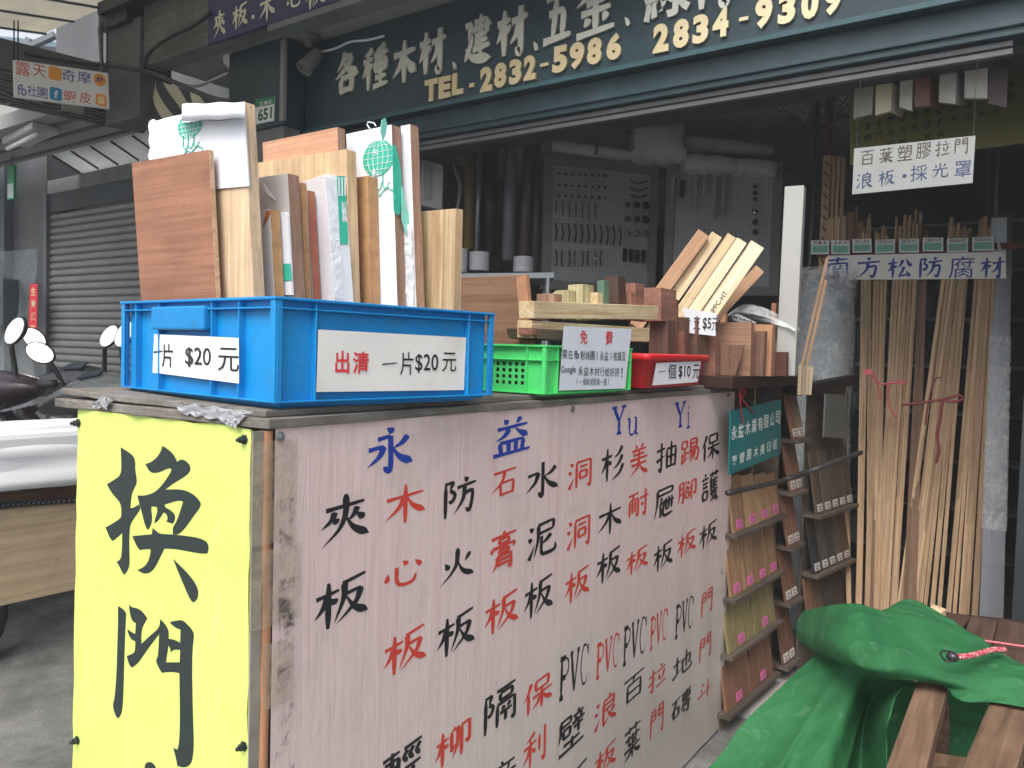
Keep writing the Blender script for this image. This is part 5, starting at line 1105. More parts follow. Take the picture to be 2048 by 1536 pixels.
for k, (t0, b0, wd, th, mt, lb, dd) in enumerate((
    ((1406, 468), (1288, 630), .04, .026, oak_z, 'tan square stick at the far left of the leaning bundle', .0),
    ((1432, 472), (1310, 650), .036, .03, pine_z, 'pale pine stick second from the left in the leaning bundle', .03),
    ((1462, 474), (1335, 660), .03, .03, pine_z, 'thin pale stick in the middle of the leaning bundle', .03),
    ((1482, 484), (1362, 660), .034, .032, pale_wet, 'wide whitish batten in front of the leaning bundle', -.02),
    ((1513, 492), (1392, 665), .046, .034, pale_wet, 'thick grey shaded batten with a black printed stamp', -.01))):
    z = stick('leaning_stick', lb, t0, b0, wd*1.24, d0+dd+.05, d0+dd, th*1.24, mt, ST)
    if 'stamp' in lb:
        M = z.matrix_world; pz = Plane(M @ Vector((0, .0214, .2)), M.to_3x3() @ Vector((0, 0, 1)), M.to_3x3() @ Vector((0, 1, 0)), M.to_3x3() @ Vector((1, 0, 0)))
        L = Letters(pz, .0006); L.put(glyph('IPPC-HT', .02), pz.p0+pz.v*-.004, .095, .018); L.build(ink, z, 'stamp')
stick('leaning_stick', 'short brown stick sticking out lower, right of the bundle', (1518, 540), (1396, 670), .044, 3.3, 3.25, .04, oak_z, ST)
bx = thing('clear_box', 'clear plastic box with a five dollar price sheet holding the leaning sticks', 'box', atD(1400, 700, 3.12))
P = [atD(*q, 3.15) for q in ((1345, 622), (1440, 632), (1430, 700), (1345, 700))]; m = MB(); m.prism(P, FWD*.1); m.build('shell', film('box_clear', (.75, .72, .66), .3, .1), bx, bevel=.004)
px = Plane(atD(1400, 640, 2.93), (RGT*1+FWD*.5).normalized(), None); px.v = Vector((0, 0, 1)); px.n = px.u.cross(px.v); 
if px.n.dot(CAM-px.p0) < 0: px.n = -px.n
s5 = sheet_on(px, ((1366, 616), (1433, 627), (1431, 672), (1370, 665)), paper, bx, curl=.001)
L = Letters(px, .0026); L.px('一', 1377, 642, 10, 22, wt=9); L.px('支', 1393, 645, 14, 28); L.px('$5', 1413, 648, 17, 26, bold=.015); L.px('元', 1429, 649, 13, 26); L.build(ink, s5)
# bench top beyond the cabinet with more offcuts
XBn = atZ(1620, 775, CH-.075).x
zb2 = CH-.075
yb0, yb1 = far.y+.01, atX(1620, 760, -1.09).y
bt = thing('bench_top', 'dark brown plank top of the sample rack behind the cabinet', 'bench', (-1.3, yb0+.4, zb2-.04))
m = MB(); m.box(-1.62, -1.075, yb0-.25, yb1, zb2-.045, zb2); m.build('plank', wood('dark_plank', S((70, 42, 34)), S((48, 30, 26)), axis=1, rough=.5), bt, bevel=.003)
OT = 'offcuts standing on the rack top'
for k, (y0, poly, th, mt, lb) in enumerate((
    (2.98, ((1430, 645), (1503, 644), (1500, 752), (1424, 752)), .03, brown_ply, 'wide plain brown offcut at the front of the rack top'),
    (2.94, ((1426, 688), (1489, 690), (1470, 752), (1422, 752)), .008, brown_wood, 'short dark veneer piece leaning with a slanted edge'),
    (3.04, ((1486, 662), (1530, 662), (1526, 752), (1482, 752)), .03, brown_wood, 'brown offcut right of the wide plain one'),
    (3.1, ((1502, 648), (1546, 650), (1541, 752), (1500, 752)), .03, orange_wood, 'taller orange toned offcut behind the brown ones'),
    (3.16, ((1530, 684), (1546, 684), (1542, 752), (1528, 752)), .05, brown_edge, 'narrow tan offcut edge beside the clear tub'),
    (3.2, ((1544, 704), (1573, 704), (1572, 752), (1543, 752)), .03, wood('maroon_block', S((112, 60, 48)), S((92, 48, 40)), axis=2), 'small maroon block in front of the clear tub'),
    (3.3, ((1440, 614), (1452, 612), (1456, 640), (1444, 640)), .02, orange_wood, 'orange stick tip above the wide plain brown offcut'),
    (3.35, ((1543, 606), (1552, 606), (1553, 660), (1543, 660)), .02, orange_wood, 'thin orange stick beside the white post'))):
    P = [atY(*q, y0) for q in poly]
    lowz = zb2+.001
    for i, p in enumerate(P):
        if poly[i][1] == 752: j = i-1 if i == 2 else (0 if i == 3 else i); P[i] = P[i] + (P[j]-P[i])*((lowz-P[i].z)/(P[j].z-P[i].z))
        if poly[i][1] in (640, 660): p.z = lowz
    m = MB(); m.prism(P, (0, th, 0)); tag(m.build('offcut', mt, bevel=.001), lb, 'offcut', OT)
# clear tub with a bag on it, white post, grey wrapped roll
tq = atY(1562, 750, 3.45); tub = thing('clear_tub', 'clear plastic tub holding sticks beside the white post', 'tub', Vector((tq.x, 3.45, zb2)))
rt = (atY(1598, 665, 3.45)-atY(1540, 665, 3.45)).length/2; ht = atY(1562, 662, 3.45).z-zb2
m = MB(); m.lathe([(rt*.8, 0), (rt, ht-.01), (rt*1.08, ht-.01), (rt*1.08, ht), (rt*.96, ht), (rt*.76, .006)], Matrix.Translation((tq.x, 3.45, zb2+.001)), 28); m.build('shell', film('tub_clear', (.66, .6, .5), .5, .12), tub, smooth=True)
for k in range(5): 
    a = Vector((tq.x-.05+.022*k, 3.45+.03*math.sin(k*2), zb2+.012)); tag(beam2('dowel', None, a, a+Vector((.01*math.sin(k), 0, ht*.93)), .018, .018, pine_z, None), 'pale dowel end inside the clear tub', 'stick', 'dowels inside the clear tub')
R = []; bq = [(1466, 628), (1480, 606), (1510, 608), (1545, 622), (1575, 640), (1598, 650), (1600, 662)]; bq2 = [(1462, 640), (1476, 640), (1505, 646), (1540, 654), (1560, 660), (1580, 664), (1598, 666)]
for i in range(9):
    f = i/8; R.append([atY(*(Vector(p).lerp(Vector(q), f)), 3.3).lerp(atY(*(Vector(p).lerp(Vector(q), f)), 3.3), 0)+Vector((0, -.06*math.sin(f*3.14)+.012*math.sin(i*2+j*1.7), .006*math.sin(i*1.3+j*2.9))) for j, (p, q) in enumerate(zip(bq, bq2))])
m = MB(); m.grid(R); bag = tag(m.build('plastic_bag', film('bag_film', (.85, .87, .88), .45, .08), smooth=True, sub=2), 'crumpled clear bag with a white label lying over the offcuts', 'bag')
bp_ = Plane((0, 3.22, 0), (1, 0, 0)); m = MB(); m.prism([bp_.pt(*q) for q in ((1463, 630), (1476, 628), (1512, 645), (1506, 650), (1466, 640))], (0, .003, 0)); m.build('label', paper, bag)
L = Letters(bp_, .002); L.row('角材木塊出清', 1465, 633, 1505, 645, 6, bold=.02); L.build(ink, bag)
# white square post
a, b_ = atD(1572, 752, 3.25), atD(1591, 375, 3.25); wp_ = .07
tag(beam2('white_post', None, a, b_, .075, .06, paint('white_post_paint', (.34, .34, .32), .5, .04, 5, dirt=(.25, .24, .21)), None, face=Vector((.15, -1, 0))), 'square white painted post standing on the rack top', 'post')
# grey plastic wrapped roll
tan_stick2 = wood('tan_stick_dark', S((168, 126, 84)), S((140, 100, 62)), axis=2, ring=40, fine=180, stretch=.03)
YR = 4.52
gq = atY(1640, 900, YR); rg = (atY(1694, 640, YR)-atY(1588, 640, YR)).length/2; zt_ = atY(1640, 552, YR).z
m = MB(); rnd = random.Random(2); R = []
for i in range(34):
    z = .05+(zt_-.05)*i/33; row = []
    for j in range(33):
        q = j/32*6.2832; r = rg*(1+.035*math.sin(q*5+i*.8)*math.sin(i*.5)+.03*math.sin(q*3-i*1.1)); r *= (1 if i < 31 else (1.02 if i == 31 else .8 if i == 32 else .3))
        row.append(Vector((gq.x+r*math.cos(q), YR+r*math.sin(q)*.8, z+(.03*math.sin(q*2) if i > 28 else 0))))
    R.append(row)
m.grid(R); gr = tag(m.build('wrapped_roll', paint('grey_wrap', S((132, 138, 142)), .3, .2, 6, dirt=S((96, 104, 112)), damt=.7, bumps=.5), smooth=True), 'tall grey roll wrapped in crinkled plastic behind the white post', 'roll')
R = [[Vector((gq.x+rg*1.06*math.cos(q)*(1+.05*math.sin(q*7+i)), YR+rg*.86*math.sin(q)*(1+.05*math.sin(q*5-i)), .9+(zt_-.86)*i/12)) for q in [j/28*6.2832 for j in range(29)]] for i in range(13)]
m = MB(); m.grid(R); m.build('plastic_wrap', film('roll_film', (.85, .88, .9), .3, .06), gr, smooth=True)
for k, (t0, b0, lb) in enumerate((((1655, 515), (1600, 745), 'long thin wavy edged stick leaning across the grey roll'), ((1652, 560), (1612, 740), 'shorter thin stick leaning across the grey roll'))):
    a, b_ = atD(*b0, 3.05), atD(*t0, 2.98); tag(beam2('thin_stick', None, a, b_, .011, .008, tan_stick2, None), lb, 'stick', 'thin sticks across the grey roll')
for k in range(4):
    a = atD(1598+k*7, 790, 3.02); b_ = atD(1601+k*7.5, 730+k, 3.02); tag(beam2('ridged_strip', None, a, b_, .013, .008, wood('olive_strip', S((150, 132, 96)), S((120, 104, 74)), axis=2), None), 'short olive ridged strip at the foot of the grey roll', 'strip', 'ridged strips at the foot of the grey roll')
# ---------------------------------------------------------------- sample racks behind the cabinet
rack_wood = wood('rack_wood', S((112, 98, 82)), S((84, 72, 60)), axis=1, ring=12, fine=100, rough=.7)
pink = paint('pink_tag', S((226, 100, 170)), .6, .05); white_tag = paint('white_tag', S((206, 204, 196)), .6, .06, 20, dirt=(.35, .33, .3), dscale=60, damt=.8)
R1 = Plane((-1.135, far.y+.02, 0), (math.sin(math.radians(1)), math.cos(math.radians(1)), 0), (1, -.017, 0))
def rack(name, label, pl, u0, u1, depth, rows, top):
    """Open sloping shelves: rows are z of each ledge."""
    t = thing(name, label, 'rack', pl.loc((u0+u1)/2, 0, -depth/2)); m = MB()
    def bx(ua_, ub_, n0, n1, z0, z1): return m.hexa([pl.loc(ua_, z0, n0), pl.loc(ub_, z0, n0), pl.loc(ub_, z0, n1), pl.loc(ua_, z0, n1)], [pl.loc(ua_, z1, n0), pl.loc(ub_, z1, n0), pl.loc(ub_, z1, n1), pl.loc(ua_, z1, n1)])
    bx(u0, u0+.01, -depth, -.07, 0, top); bx(u1-.01, u1, -depth, -.07, 0, top); m.build('side_panel', rack_wood, t)
    m = MB(); bx(u0+.021, u1-.021, -depth-.012, -depth, 0, top); m.build('back_panel', rack_wood, t)
    for z in rows:
        m = MB(); bx(u0+.011, u1-.011, -depth+.001, .012, z-.018, z); m.build('ledge', rack_wood, t, bevel=.002)
    return t
def sample(pl, u0, u1, z0, z1, tilt, mat, tagm, label, group, tag_h=.03, th=.012, nm='sample_board'):
    m = MB(); g = .0015
    lo = lambda u, n: pl.loc(u, z0+.001, -.012-n); hi = lambda u, n: pl.loc(u, z1, -.012-tilt-n)
    m.hexa([lo(u0+g, 0), lo(u1-g, 0), lo(u1-g, th), lo(u0+g, th)], [hi(u0+g, 0), hi(u1-g, 0), hi(u1-g, th), hi(u0+g, th)])
    o = tag(m.build(nm, mat, bevel=.001), label, 'sample board', group)
    if tagm:
        um = (u0+u1)/2; w_ = min(.06, (u1-u0)*.8)/2; d = .002
        def P(u, z, n): f = (z-z0)/(z1-z0); return pl.loc(u, z, -.012-tilt*f+n)
        m = MB(); zz = z0+.012
        m.hexa([P(um-w_, zz, d), P(um+w_, zz, d), P(um+w_, zz, 0), P(um-w_, zz, 0)], [P(um-w_, zz+tag_h, d), P(um+w_, zz+tag_h, d), P(um+w_, zz+tag_h, 0), P(um-w_, zz+tag_h, 0)])
        tg = m.build('price_tag', tagm, o)
        m = MB()
        for k in range(2):
            zc_ = zz+tag_h*(.66-.38*k); m.add([P(um-w_*.7, zc_-.0035, d+.0008), P(um+w_*(.7-.2*k), zc_-.0035, d+.0008), P(um+w_*(.7-.2*k), zc_+.0035, d+.0008), P(um-w_*.7, zc_+.0035, d+.0008)], [[0, 1, 2, 3]])
        m.build('printed_line', paint('tag_grey', S((150, 120, 130)), .6), tg)
    return o
def zr1(x, y): return R1.pt(x, y)
U = lambda x, y, pl=R1: pl.uv(pl.pt(x, y))[0]
u_end = U(1566, 1100)
rows1 = []
for (x, y) in ((1500, 1085), (1510, 1210), (1520, 1330)): rows1.append(R1.pt(x, y).z)
# ledges taken at x = 1560: pixel rows
led = [R1.pt(1562, y).z for y in (1030, 1142, 1238, 1338, 1440)]
rk1 = rack('sample_rack', 'sample rack with pink price tags beside the end of the banner', R1, -.02, u_end+.02, .16, led, zb2-.05)
tones1 = [(S((176, 134, 84)), S((150, 106, 62))), (S((168, 128, 78)), S((132, 92, 54))), (S((150, 134, 70)), S((122, 110, 56))), (S((150, 100, 62)), S((122, 78, 48))), (S((140, 128, 92)), S((112, 100, 70)))]
names1 = ['warm pine', 'honey brown', 'olive green', 'red brown', 'grey olive']
lvl = ['top', 'second', 'third', 'fourth', 'lowest']
for r_, z in enumerate(led):
    n = 4 if r_ < 2 else 2; top = (led[r_-1]-.024) if r_ else R1.pt(1555, 935).z
    for k in range(n):
        a = u_end*k/n; b_ = u_end*(k+1)/n; c1_, c2_ = tones1[r_]; s_ = 1.0+.13*((k*7+r_*3) % 4)
        mt = wood(f'sample_{r_}_{k}', tuple(x*s_ for x in c1_), tuple(x*s_ for x in c2_), axis=2, ring=24, objvar=.05)
        sample(R1, a+.012, b_-.002 if k < n-1 else b_-.02, z, top-.004 if r_ else top-.012*k, .035, mt, pink, f'{names1[r_]} sample board with pink tag, {["first", "second", "third", "fourth"][k]} from the banner on the {lvl[r_]} ledge', 'sample boards with pink tags', .034)
# second rack, brown, white tags
R2 = Plane(R1.loc(u_end+.03, 0, .02), (math.sin(math.radians(3)), math.cos(math.radians(3)), 0), (1, -.05, 0))
U2 = lambda x, y: R2.uv(R2.pt(x, y))[0]
e2_ = U2(1612, 950)
led2 = [R2.pt(1590, y).z for y in (880, 985, 1092, 1200, 1320)]
rk2 = rack('sample_rack', 'narrow middle sample rack with brown boards and white tags', R2, 0, e2_+.02, .14, led2, zb2-.05)
for r_, z in enumerate(led2):
    top = led2[r_-1]-.02 if r_ else R2.pt(1590, 790).z
    for k in range(2):
        c_ = [(S((142, 92, 60)), S((116, 74, 50))), (S((166, 136, 94)), S((140, 112, 76)))][k if r_ == 0 else 0]; s_ = (1.3, 1.25, 1.3, .95, .8)[r_]
        sample(R2, .022+(e2_-.022)*k/2, .022+(e2_-.022)*(k+1)/2-.002, z, top, .05, wood(f'mid_{r_}_{k}', tuple(x*s_ for x in c_[0]), tuple(x*s_ for x in c_[1]), axis=2, objvar=.05), white_tag, f'brown sample board with white tag, {["near", "far"][k]} side of the middle rack, {lvl[r_]} ledge', 'brown sample boards with white tags', .036)
# third rack, dark strips
R3 = Plane(R2.loc(e2_+.03, 0, .06), (math.sin(math.radians(7)), math.cos(math.radians(7)), 0), (1, -.12, 0))
U3 = lambda x, y: R3.uv(R3.pt(x, y))[0]
a3, e3 = U3(1640, 1000), U3(1712, 1000)
led3 = [R3.pt(1678, y).z for y in (1018, 1130, 1250)]
rk3 = rack('sample_rack', 'far dark sample rack with narrow strips next to the timber strips', R3, a3-.02, e3+.02, .075, led3, R3.pt(1680, 772).z)
cols = [S((44, 46, 48)), S((84, 86, 86)), S((74, 70, 64)), S((104, 84, 64)), S((110, 78, 54))]
for r_, z in enumerate(led3):
    top = led3[r_-1]-.03 if r_ else R3.pt(1680, 900).z
    for k in range(5):
        c_ = cols[k] if r_ == 1 else [S((96, 76, 58)), S((104, 88, 72)), S((88, 76, 62)), S((98, 80, 60)), S((84, 70, 58))][k] if r_ == 0 else [S((128, 88, 56)), S((96, 76, 56)), S((70, 66, 60)), S((76, 70, 62)), S((92, 70, 52))][k]
        sample(R3, a3+(e3-a3)*k/5, a3+(e3-a3)*(k+1)/5-.002, z, top, .05, wood(f'far_{r_}_{k}', tuple(x*1.35 for x in c_), tuple(x*.75 for x in c_), axis=2, objvar=.03), white_tag if r_ < 2 else None, f'{["dull brown", "dark grey to brown", "striped brown"][r_]} narrow strip, {["first", "second", "third", "fourth", "fifth"][k]} on the {lvl[r_]} ledge of the far rack', 'narrow strips on the far rack', .034)
m = MB(); P = [R3.pt(*q, .004) for q in ((1652, 788), (1694, 790), (1697, 878), (1648, 874))]; m.prism(P, -R3.n*.008); gs = tag(m.build('grey_sample', paint('grey_sample', S((104, 106, 104)), .5, .08, 10)), 'grey board with faint writing standing at the top of the far rack', 'sample board')
L = Letters(R3, .006)
for k in range(4): L.row('木紋建材', 1654, 812+k*14, 1690, 812+k*14, 9)
L.build(paint('faint_ink', S((128, 130, 128)), .6), gs)
m = MB(); a, b_ = R2.pt(1600, 792, .02), R3.pt(1718, 768, .02); 
m.prism([a, b_, b_+Vector((0, 0, .045)), a+Vector((0, 0, .045))], (-.05, 0, 0)); tag(m.build('top_beam', wood('black_beam', S((44, 36, 32)), S((34, 28, 26)), axis=1)), 'dark beam across the top of the far rack', 'beam')
rod = cable('iron_rod', [R1.pt(1455, 986, .05), R1.pt(1560, 962, .05), atD(1640, 935, 3.4), atD(1722, 905, 3.62)], .011, 'dark iron rod running across the front of the sample racks', paint('rod_iron', (.035, .03, .028), .5)); rod['category'] = 'rod'
# teal company sign tied with red string
T4 = Plane(R1.loc(0, 0, .03), R1.u, R1.n)
ts = thing('company_sign', 'teal sign with white company characters hung by red string on the rack', 'sign', T4.pt(1505, 945))
m = MB(); m.prism([T4.pt(*q) for q in ((1462, 822), (1563, 799), (1561, 908), (1459, 950))], -T4.n*.006); m.build('board', paint('sign_teal', S((10, 104, 108)), .4, .06, 6), ts)
L = Letters(T4); L.row('永益木業有限公司', 1461, 868, 1561, 833, 29, 27, bold=.02, fill=.82); L.row('專營原木美術板', 1461, 924, 1556, 886, 22, 21, bold=.012, fill=.7); L.build(paint('sign_letter', (.62, .64, .6), .5), ts)
red_str = paint('red_string', S((176, 40, 46)), .6, .1)
for k, pts in enumerate((((1478, 782), (1486, 800), (1500, 818), (1508, 826)), ((1480, 782), (1481, 810), (1486, 846)), ((1478, 790), (1484, 778), (1490, 786), (1482, 794)))):
    m = MB(); m.tube(_curve3([T4.pt(*p, .006) for p in pts], 14), .0028, 6); m.build('string', red_str, ts, smooth=True)
# ---------------------------------------------------------------- strip timber stand
YS = 4.75
stand = thing('strip_stand', 'rusty angle iron stand with a rail for timber strips', 'stand', atY(1800, 1230, YS)*1)
stand.location.z = 0; bpy.context.view_layer.update()
zrail = atY(1800, 500, YS).z
m = MB(); m.box(atY(1640, 500, YS).x, atY(2060, 500, YS).x, YS-.005, YS, zrail-.022, zrail+.012); m.box(atY(1640, 500, YS).x, atY(2060, 500, YS).x, YS, YS+.03, zrail-.022, zrail-.018); m.build('rail', rust, stand)
for (x0, y0, x1, y1, wd, mt) in ((1662, 150, 1646, 520, .016, rust), (1637, 150, 1620, 520, .012, dark_metal)):
    a, b_ = atY(x0, y0, YS+.14), atY(x1, y1, YS+.14); dv = (b_-a); b2 = a+dv*((a.z-.0)/(a.z-b_.z))
    m = MB(); m.hexa([b2+Vector((-wd, 0, 0)), b2+Vector((wd, 0, 0)), b2+Vector((wd, .02, 0)), b2+Vector((-wd, .02, 0))], [a+Vector((-wd, 0, 0)), a+Vector((wd, 0, 0)), a+Vector((wd, .02, 0)), a+Vector((-wd, .02, 0))]); m.build('post', mt, stand)
# white board sign on the stand
WS = Plane((0, YS-.03, 0), (1, 0, 0))
sb = thing('southern_pine_sign', 'long white sign with blue characters under the price cards', 'sign', WS.pt(1850, 558))
m = MB(); m.prism([WS.pt(*q) for q in ((1655, 511), (2012, 503), (2013, 557), (1657, 560))], (0, .012, 0)); m.build('board', paint('sign_cream', (.84, .84, .78), .5, .05, 6, dirt=(.4, .36, .28)), sb, bevel=.002)
L = Letters(WS)
for k, c in enumerate('南方松防腐材'): L.px(c, 1675+k*62, 536-k*.3, 50, 44, wt=12)
L.build(ink_blue, sb)
# price cards
card_w = paint('card_white', (.75, .77, .75), .45, .04); card_g = paint('card_green', S((96, 180, 160)), .4, .25, 30); st_m = paint('card_stick', S((150, 150, 80)), .5)
CP = Plane((0, YS-.035, 0), (1, 0, 0))
for k, (x, tx) in enumerate(zip((1640, 1681, 1724, 1770, 1818, 1866, 1915, 1966), ('沉香木', '冰棒片', '3分三角木', '2×3分木條', '3×3分木條', '2×4分木條', '4×4分木條', '5×5分木條'))):
    wd = 18+k*.5; y = 494-k*.9; dy = 1.3*math.sin(k*2.3); th = .02*math.sin(k*1.7)
    def Q(dx, dyy, o): return CP.pt(x+dx, y+dy+dyy+dx*th, o)
    m = MB(); m.prism([Q(-wd, 14.5, 0), Q(wd, 14, 0), Q(wd, -13.5, 0), Q(-wd, -13, 0)], (0, .003, 0)); o = tag(m.build('price_card', card_w), f'green and white price card, {["first", "second", "third", "fourth", "fifth", "sixth", "seventh", "last"][k]} from the left along the stand rail', 'price card', 'price cards along the stand rail')
    m = MB(); m.prism([Q(-wd*.86, 11.5, .0012), Q(wd*.86, 11, .0012), Q(wd*.86, -3, .0012), Q(-wd*.86, -2.5, .0012)], (0, .001, 0)); m.build('picture', card_g, o)
    m = MB(); m.prism([Q(-wd*.55, 8, .0022), Q(-wd*.4, 9, .0022), Q(wd*.55, 0, .0022), Q(wd*.35, -1, .0022)], (0, .001, 0)); m.build('pictured_stick', st_m, o)
    L = Letters(CP, .0008); L.row(tx, x-wd*.8, y+dy-8, x+wd*.8, y+dy-8.5, 7.5, bold=.015, fill=.8); L.build(ink, o)
# the strips themselves
lumber = [wood('strip_pale', S((218, 180, 126)), S((186, 142, 90)), axis=2, ring=70, fine=200, stretch=.02, objvar=.2), wood('strip_tan', S((208, 168, 116)), S((178, 134, 86)), axis=2, ring=60, fine=200, stretch=.02, objvar=.2), wood('strip_dark', S((150, 108, 70)), S((124, 84, 52)), axis=2, ring=60, fine=200, stretch=.02, objvar=.2)]
rnd = random.Random(21)
def bundle(n, top, bot, ytop, jt, wd, mats, label, group, layer=0, lean=.5):
    """n strips: top pixel range (at the rail), bottom pixel range at y = 1200, tops reaching ytop +- jt."""
    n = int(n*1.55)
    for k in range(n):
        f = (k+.5)/n; xt = top[0]+(top[1]-top[0])*f+rnd.uniform(-1.5, 1.5); xb = bot[0]+(bot[1]-bot[0])*f+rnd.uniform(-6, 6)
        lay = (k % 2)*.022+layer
        a = atY(xb, 1200, YS-lean*.8-lay*.3+.02); t_ = atY(xt, 500, YS+.016+lay)
        dv = t_-a; yt = ytop+rnd.uniform(-jt, jt); up_ = atY(xt, yt, YS+.03+lay)
        top_p = a+dv*((up_.z-a.z)/dv.z); bot_p = a-dv*((a.z-.003)/dv.z)
        o = beam2('timber_strip', None, bot_p, top_p, wd*1.2*rnd.uniform(.85, 1.15), .016, mats[rnd.randrange(len(mats))], None, face=Vector((.1, -1, .1))); tag(o, label, 'timber strip', group)
pal, tan_, drk = lumber
bundle(5, (1726, 1742), (1711, 1736), 448, 22, .011, [pal, tan_], 'pale timber strip in the leftmost upright bundle with pink tape', 'strips in the leftmost upright bundle')
bundle(5, (1750, 1775), (1736, 1754), 458, 14, .013, [tan_, drk], 'darker timber strip behind the pink tie, second bundle', 'darker strips of the second bundle', .03)
bundle(8, (1788, 1838), (1750, 1793), 442, 26, .012, [pal, pal, tan_], 'pale timber strip in the wide bundle left of the dark gap', 'strips in the wide bundle left of the dark gap', 0)
bundle(2, (1842, 1854), (1814, 1832), 455, 6, .016, [drk], 'shaded brown strip at the edge of the dark gap', 'shaded strips at the edge of the dark gap', .05)
bundle(8, (1894, 1938), (1797, 1878), 448, 22, .014, [pal, tan_], 'leaning timber strip tied with red string right of the dark gap', 'strips tied with red string', 0)
bundle(7, (1955, 1998), (1896, 1958), 442, 18, .015, [pal, tan_, tan_], 'splayed timber strip beside the aluminium bars', 'splayed strips beside the aluminium bars', 0)
bundle(2, (1662, 1690), (1690, 1704), 440, 4, .02, [tan_], 'broad strip behind the grey roll at the left of the stand', 'broad strips at the left of the stand', .06)
# upper ends at the left of the stand: slotted louvre slat and plywood slats
for k, (x, yt, wd, mt, lb) in enumerate(((1652, 311, .032, pal, 'slotted louvre slat standing tall at the left of the stand'), (1666, 312, .014, tan_, 'tall plywood slat, nearest the slotted louvre'), (1675, 313, .014, tan_, 'tall plywood slat in the middle of three'), (1685, 315, .016, tan_, 'tall plywood slat, farthest from the slotted louvre'))):
    a = atY(x-8, 560, YS+.03); b_ = atY(x+3, yt, YS+.06); a = a-(b_-a)*((a.z-.003)/(b_-a).z); o = beam2('tall_slat', None, a, b_, wd*1.35, .012, mt, None, face=Vector((.05, -1, 0))); tag(o, lb, 'slat', 'tall slats at the left of the stand')
    if k == 0:
        m = MB(); M = o.matrix_world; Ln = (b_-a).length
        for j in range(17):
            z = Ln-.04-j*.062; m.add([M @ Vector((sx*1.0, .0068, z+dz)) for sx, dz in ((-.015, -.02), (-.008, -.023), (.015, .006), (.008, .009))], [[0, 1, 2, 3]])
        m.build('slot', paint('slot_dark', (.02, .014, .01), .9), o)
for k, (x0, x1, yt, mt, lb) in enumerate(((1654, 1668, 438, pal, 'short pale square end with writing above the second card'), (1670, 1680, 436, pal, 'short pale end beside the written one'), (1684, 1692, 432, tan_, 'short tan end left of the tall brown piece'), (1694, 1708, 424, drk, 'brown square end, middle height, above the third card'), (1709, 1716, 414, drk, 'tallest thin brown end above the third card'), (1716, 1727, 444, drk, 'low brown end right of the tallest thin one'))):
    xm = (x0+x1)/2; a = atY(xm, 500, YS+.035); b_ = atY(xm+1, yt, YS+.04); o = beam2('strip_end', None, a-(b_-a)*1.2, b_, (x1-x0)*.0026, .02, mt, None, face=Vector((.05, -1, 0))); tag(o, lb, 'timber end', 'mixed short ends at the left of the stand')
# aluminium bars, brass rod, steel tube and white pieces at the right
alu = paint('aluminium', (.34, .36, .385), .35, .1, 9, metal=.6)
for k, (x0, x1, lb) in enumerate(((2000, 1972, 'wrapped aluminium bar nearest the timber strips'), (2010, 1992, 'wrapped aluminium bar nearest the dark wall'))):
    a, b_ = atY(x1, 1230, YS-.4), atY(x0, 500, YS+.04); dv = b_-a; o = beam2('aluminium_bar', None, a-dv*(a.z/dv.z), a+dv*1.1, .058, .04, alu, None, face=Vector((.2, -1, 0))); tag(o, lb, 'metal bar', 'aluminium bars at the stand')
    R = [[o.matrix_world @ Vector((x, .022+.004*math.sin(i*1.7+j), z)) for j, x in enumerate((-.033, -.011, .011, .033))] for i, z in enumerate([.75+.05*q for q in range(20)])]
    m = MB(); m.grid(R); m.build('plastic_wrap', film('bar_film', (.85, .88, .9), .35, .05), o, smooth=True)
for k, (x, lb) in enumerate(((1991, 'short white box section at the right end of the rail'), (2004, 'short bluish white box section at the right end of the rail'))):
    a = atY(x, 500, YS+.01); b_ = atY(x+1, 436, YS+.015); tag(beam2('box_section', None, a-(b_-a)*.4, b_, .04, .03, paint('blue_white', (.5, .55, .58), .4), None, face=Vector((.1, -1, 0))), lb, 'metal bar', 'white box sections')
m = MB(); m.tube([atY(1970, 720, YS+.02), atY(1979, 300, YS+.1)], .0065, 10); tag(m.build('brass_rod', paint('brass', (.22, .18, .06), .35, .1, 8, metal=.6), smooth=True), 'thin brass coloured rod standing behind the last price cards', 'rod')
m = MB(); m.tube([atY(1984, 720, YS+.05), atY(2000, 162, YS+.12)], .008, 10); tag(m.build('steel_tube', steel, smooth=True), 'thin steel tube standing taller than the brass rod', 'rod')
# pink and red ties
pink_s = paint('pink_string', S((196, 96, 104)), .6, .1)
def tie(pts, r, label, mat, y=YS-.5):
    m = MB(); m.tube(_curve3([atY(*p, y) for p in pts], 40), r*1.3, 6); return tag(m.build('string_tie', mat, smooth=True), label, 'string')
tie(((1744, 752), (1762, 768), (1785, 765), (1810, 768), (1806, 762), (1782, 768), (1776, 790), (1780, 815), (1794, 834)), .004, 'pink string tied between the second and third bundles of strips', pink_s, YS-.43)
tie(((1730, 744), (1742, 741), (1756, 770), (1760, 800)), .0035, 'faded pink ribbon hanging from the leftmost bundle of strips', pink_s, YS-.42)
tie(((1804, 810), (1840, 806), (1890, 798), (1918, 790), (1924, 800), (1900, 804), (1886, 802), (1880, 840), (1874, 870), (1878, 900), (1872, 925)), .005, 'dark red string knotted in a bow round the leaning strips', paint('dark_red_string', S((128, 52, 58)), .6, .12), YS-.56)
tie(((1882, 755), (1870, 760), (1858, 800), (1850, 850)), .003, 'thin red string trailing above the knotted bow', paint('dark_red_string', (0, 0, 0)), YS-.52)
m = MB(); m.prism([atY(*q, YS-.46) for q in ((1727, 739), (1745, 738), (1745, 748), (1727, 750))], (0, .003, 0)); tag(m.build('pink_tape', pink_s), 'pink tape band round the leftmost bundle of strips', 'tape')
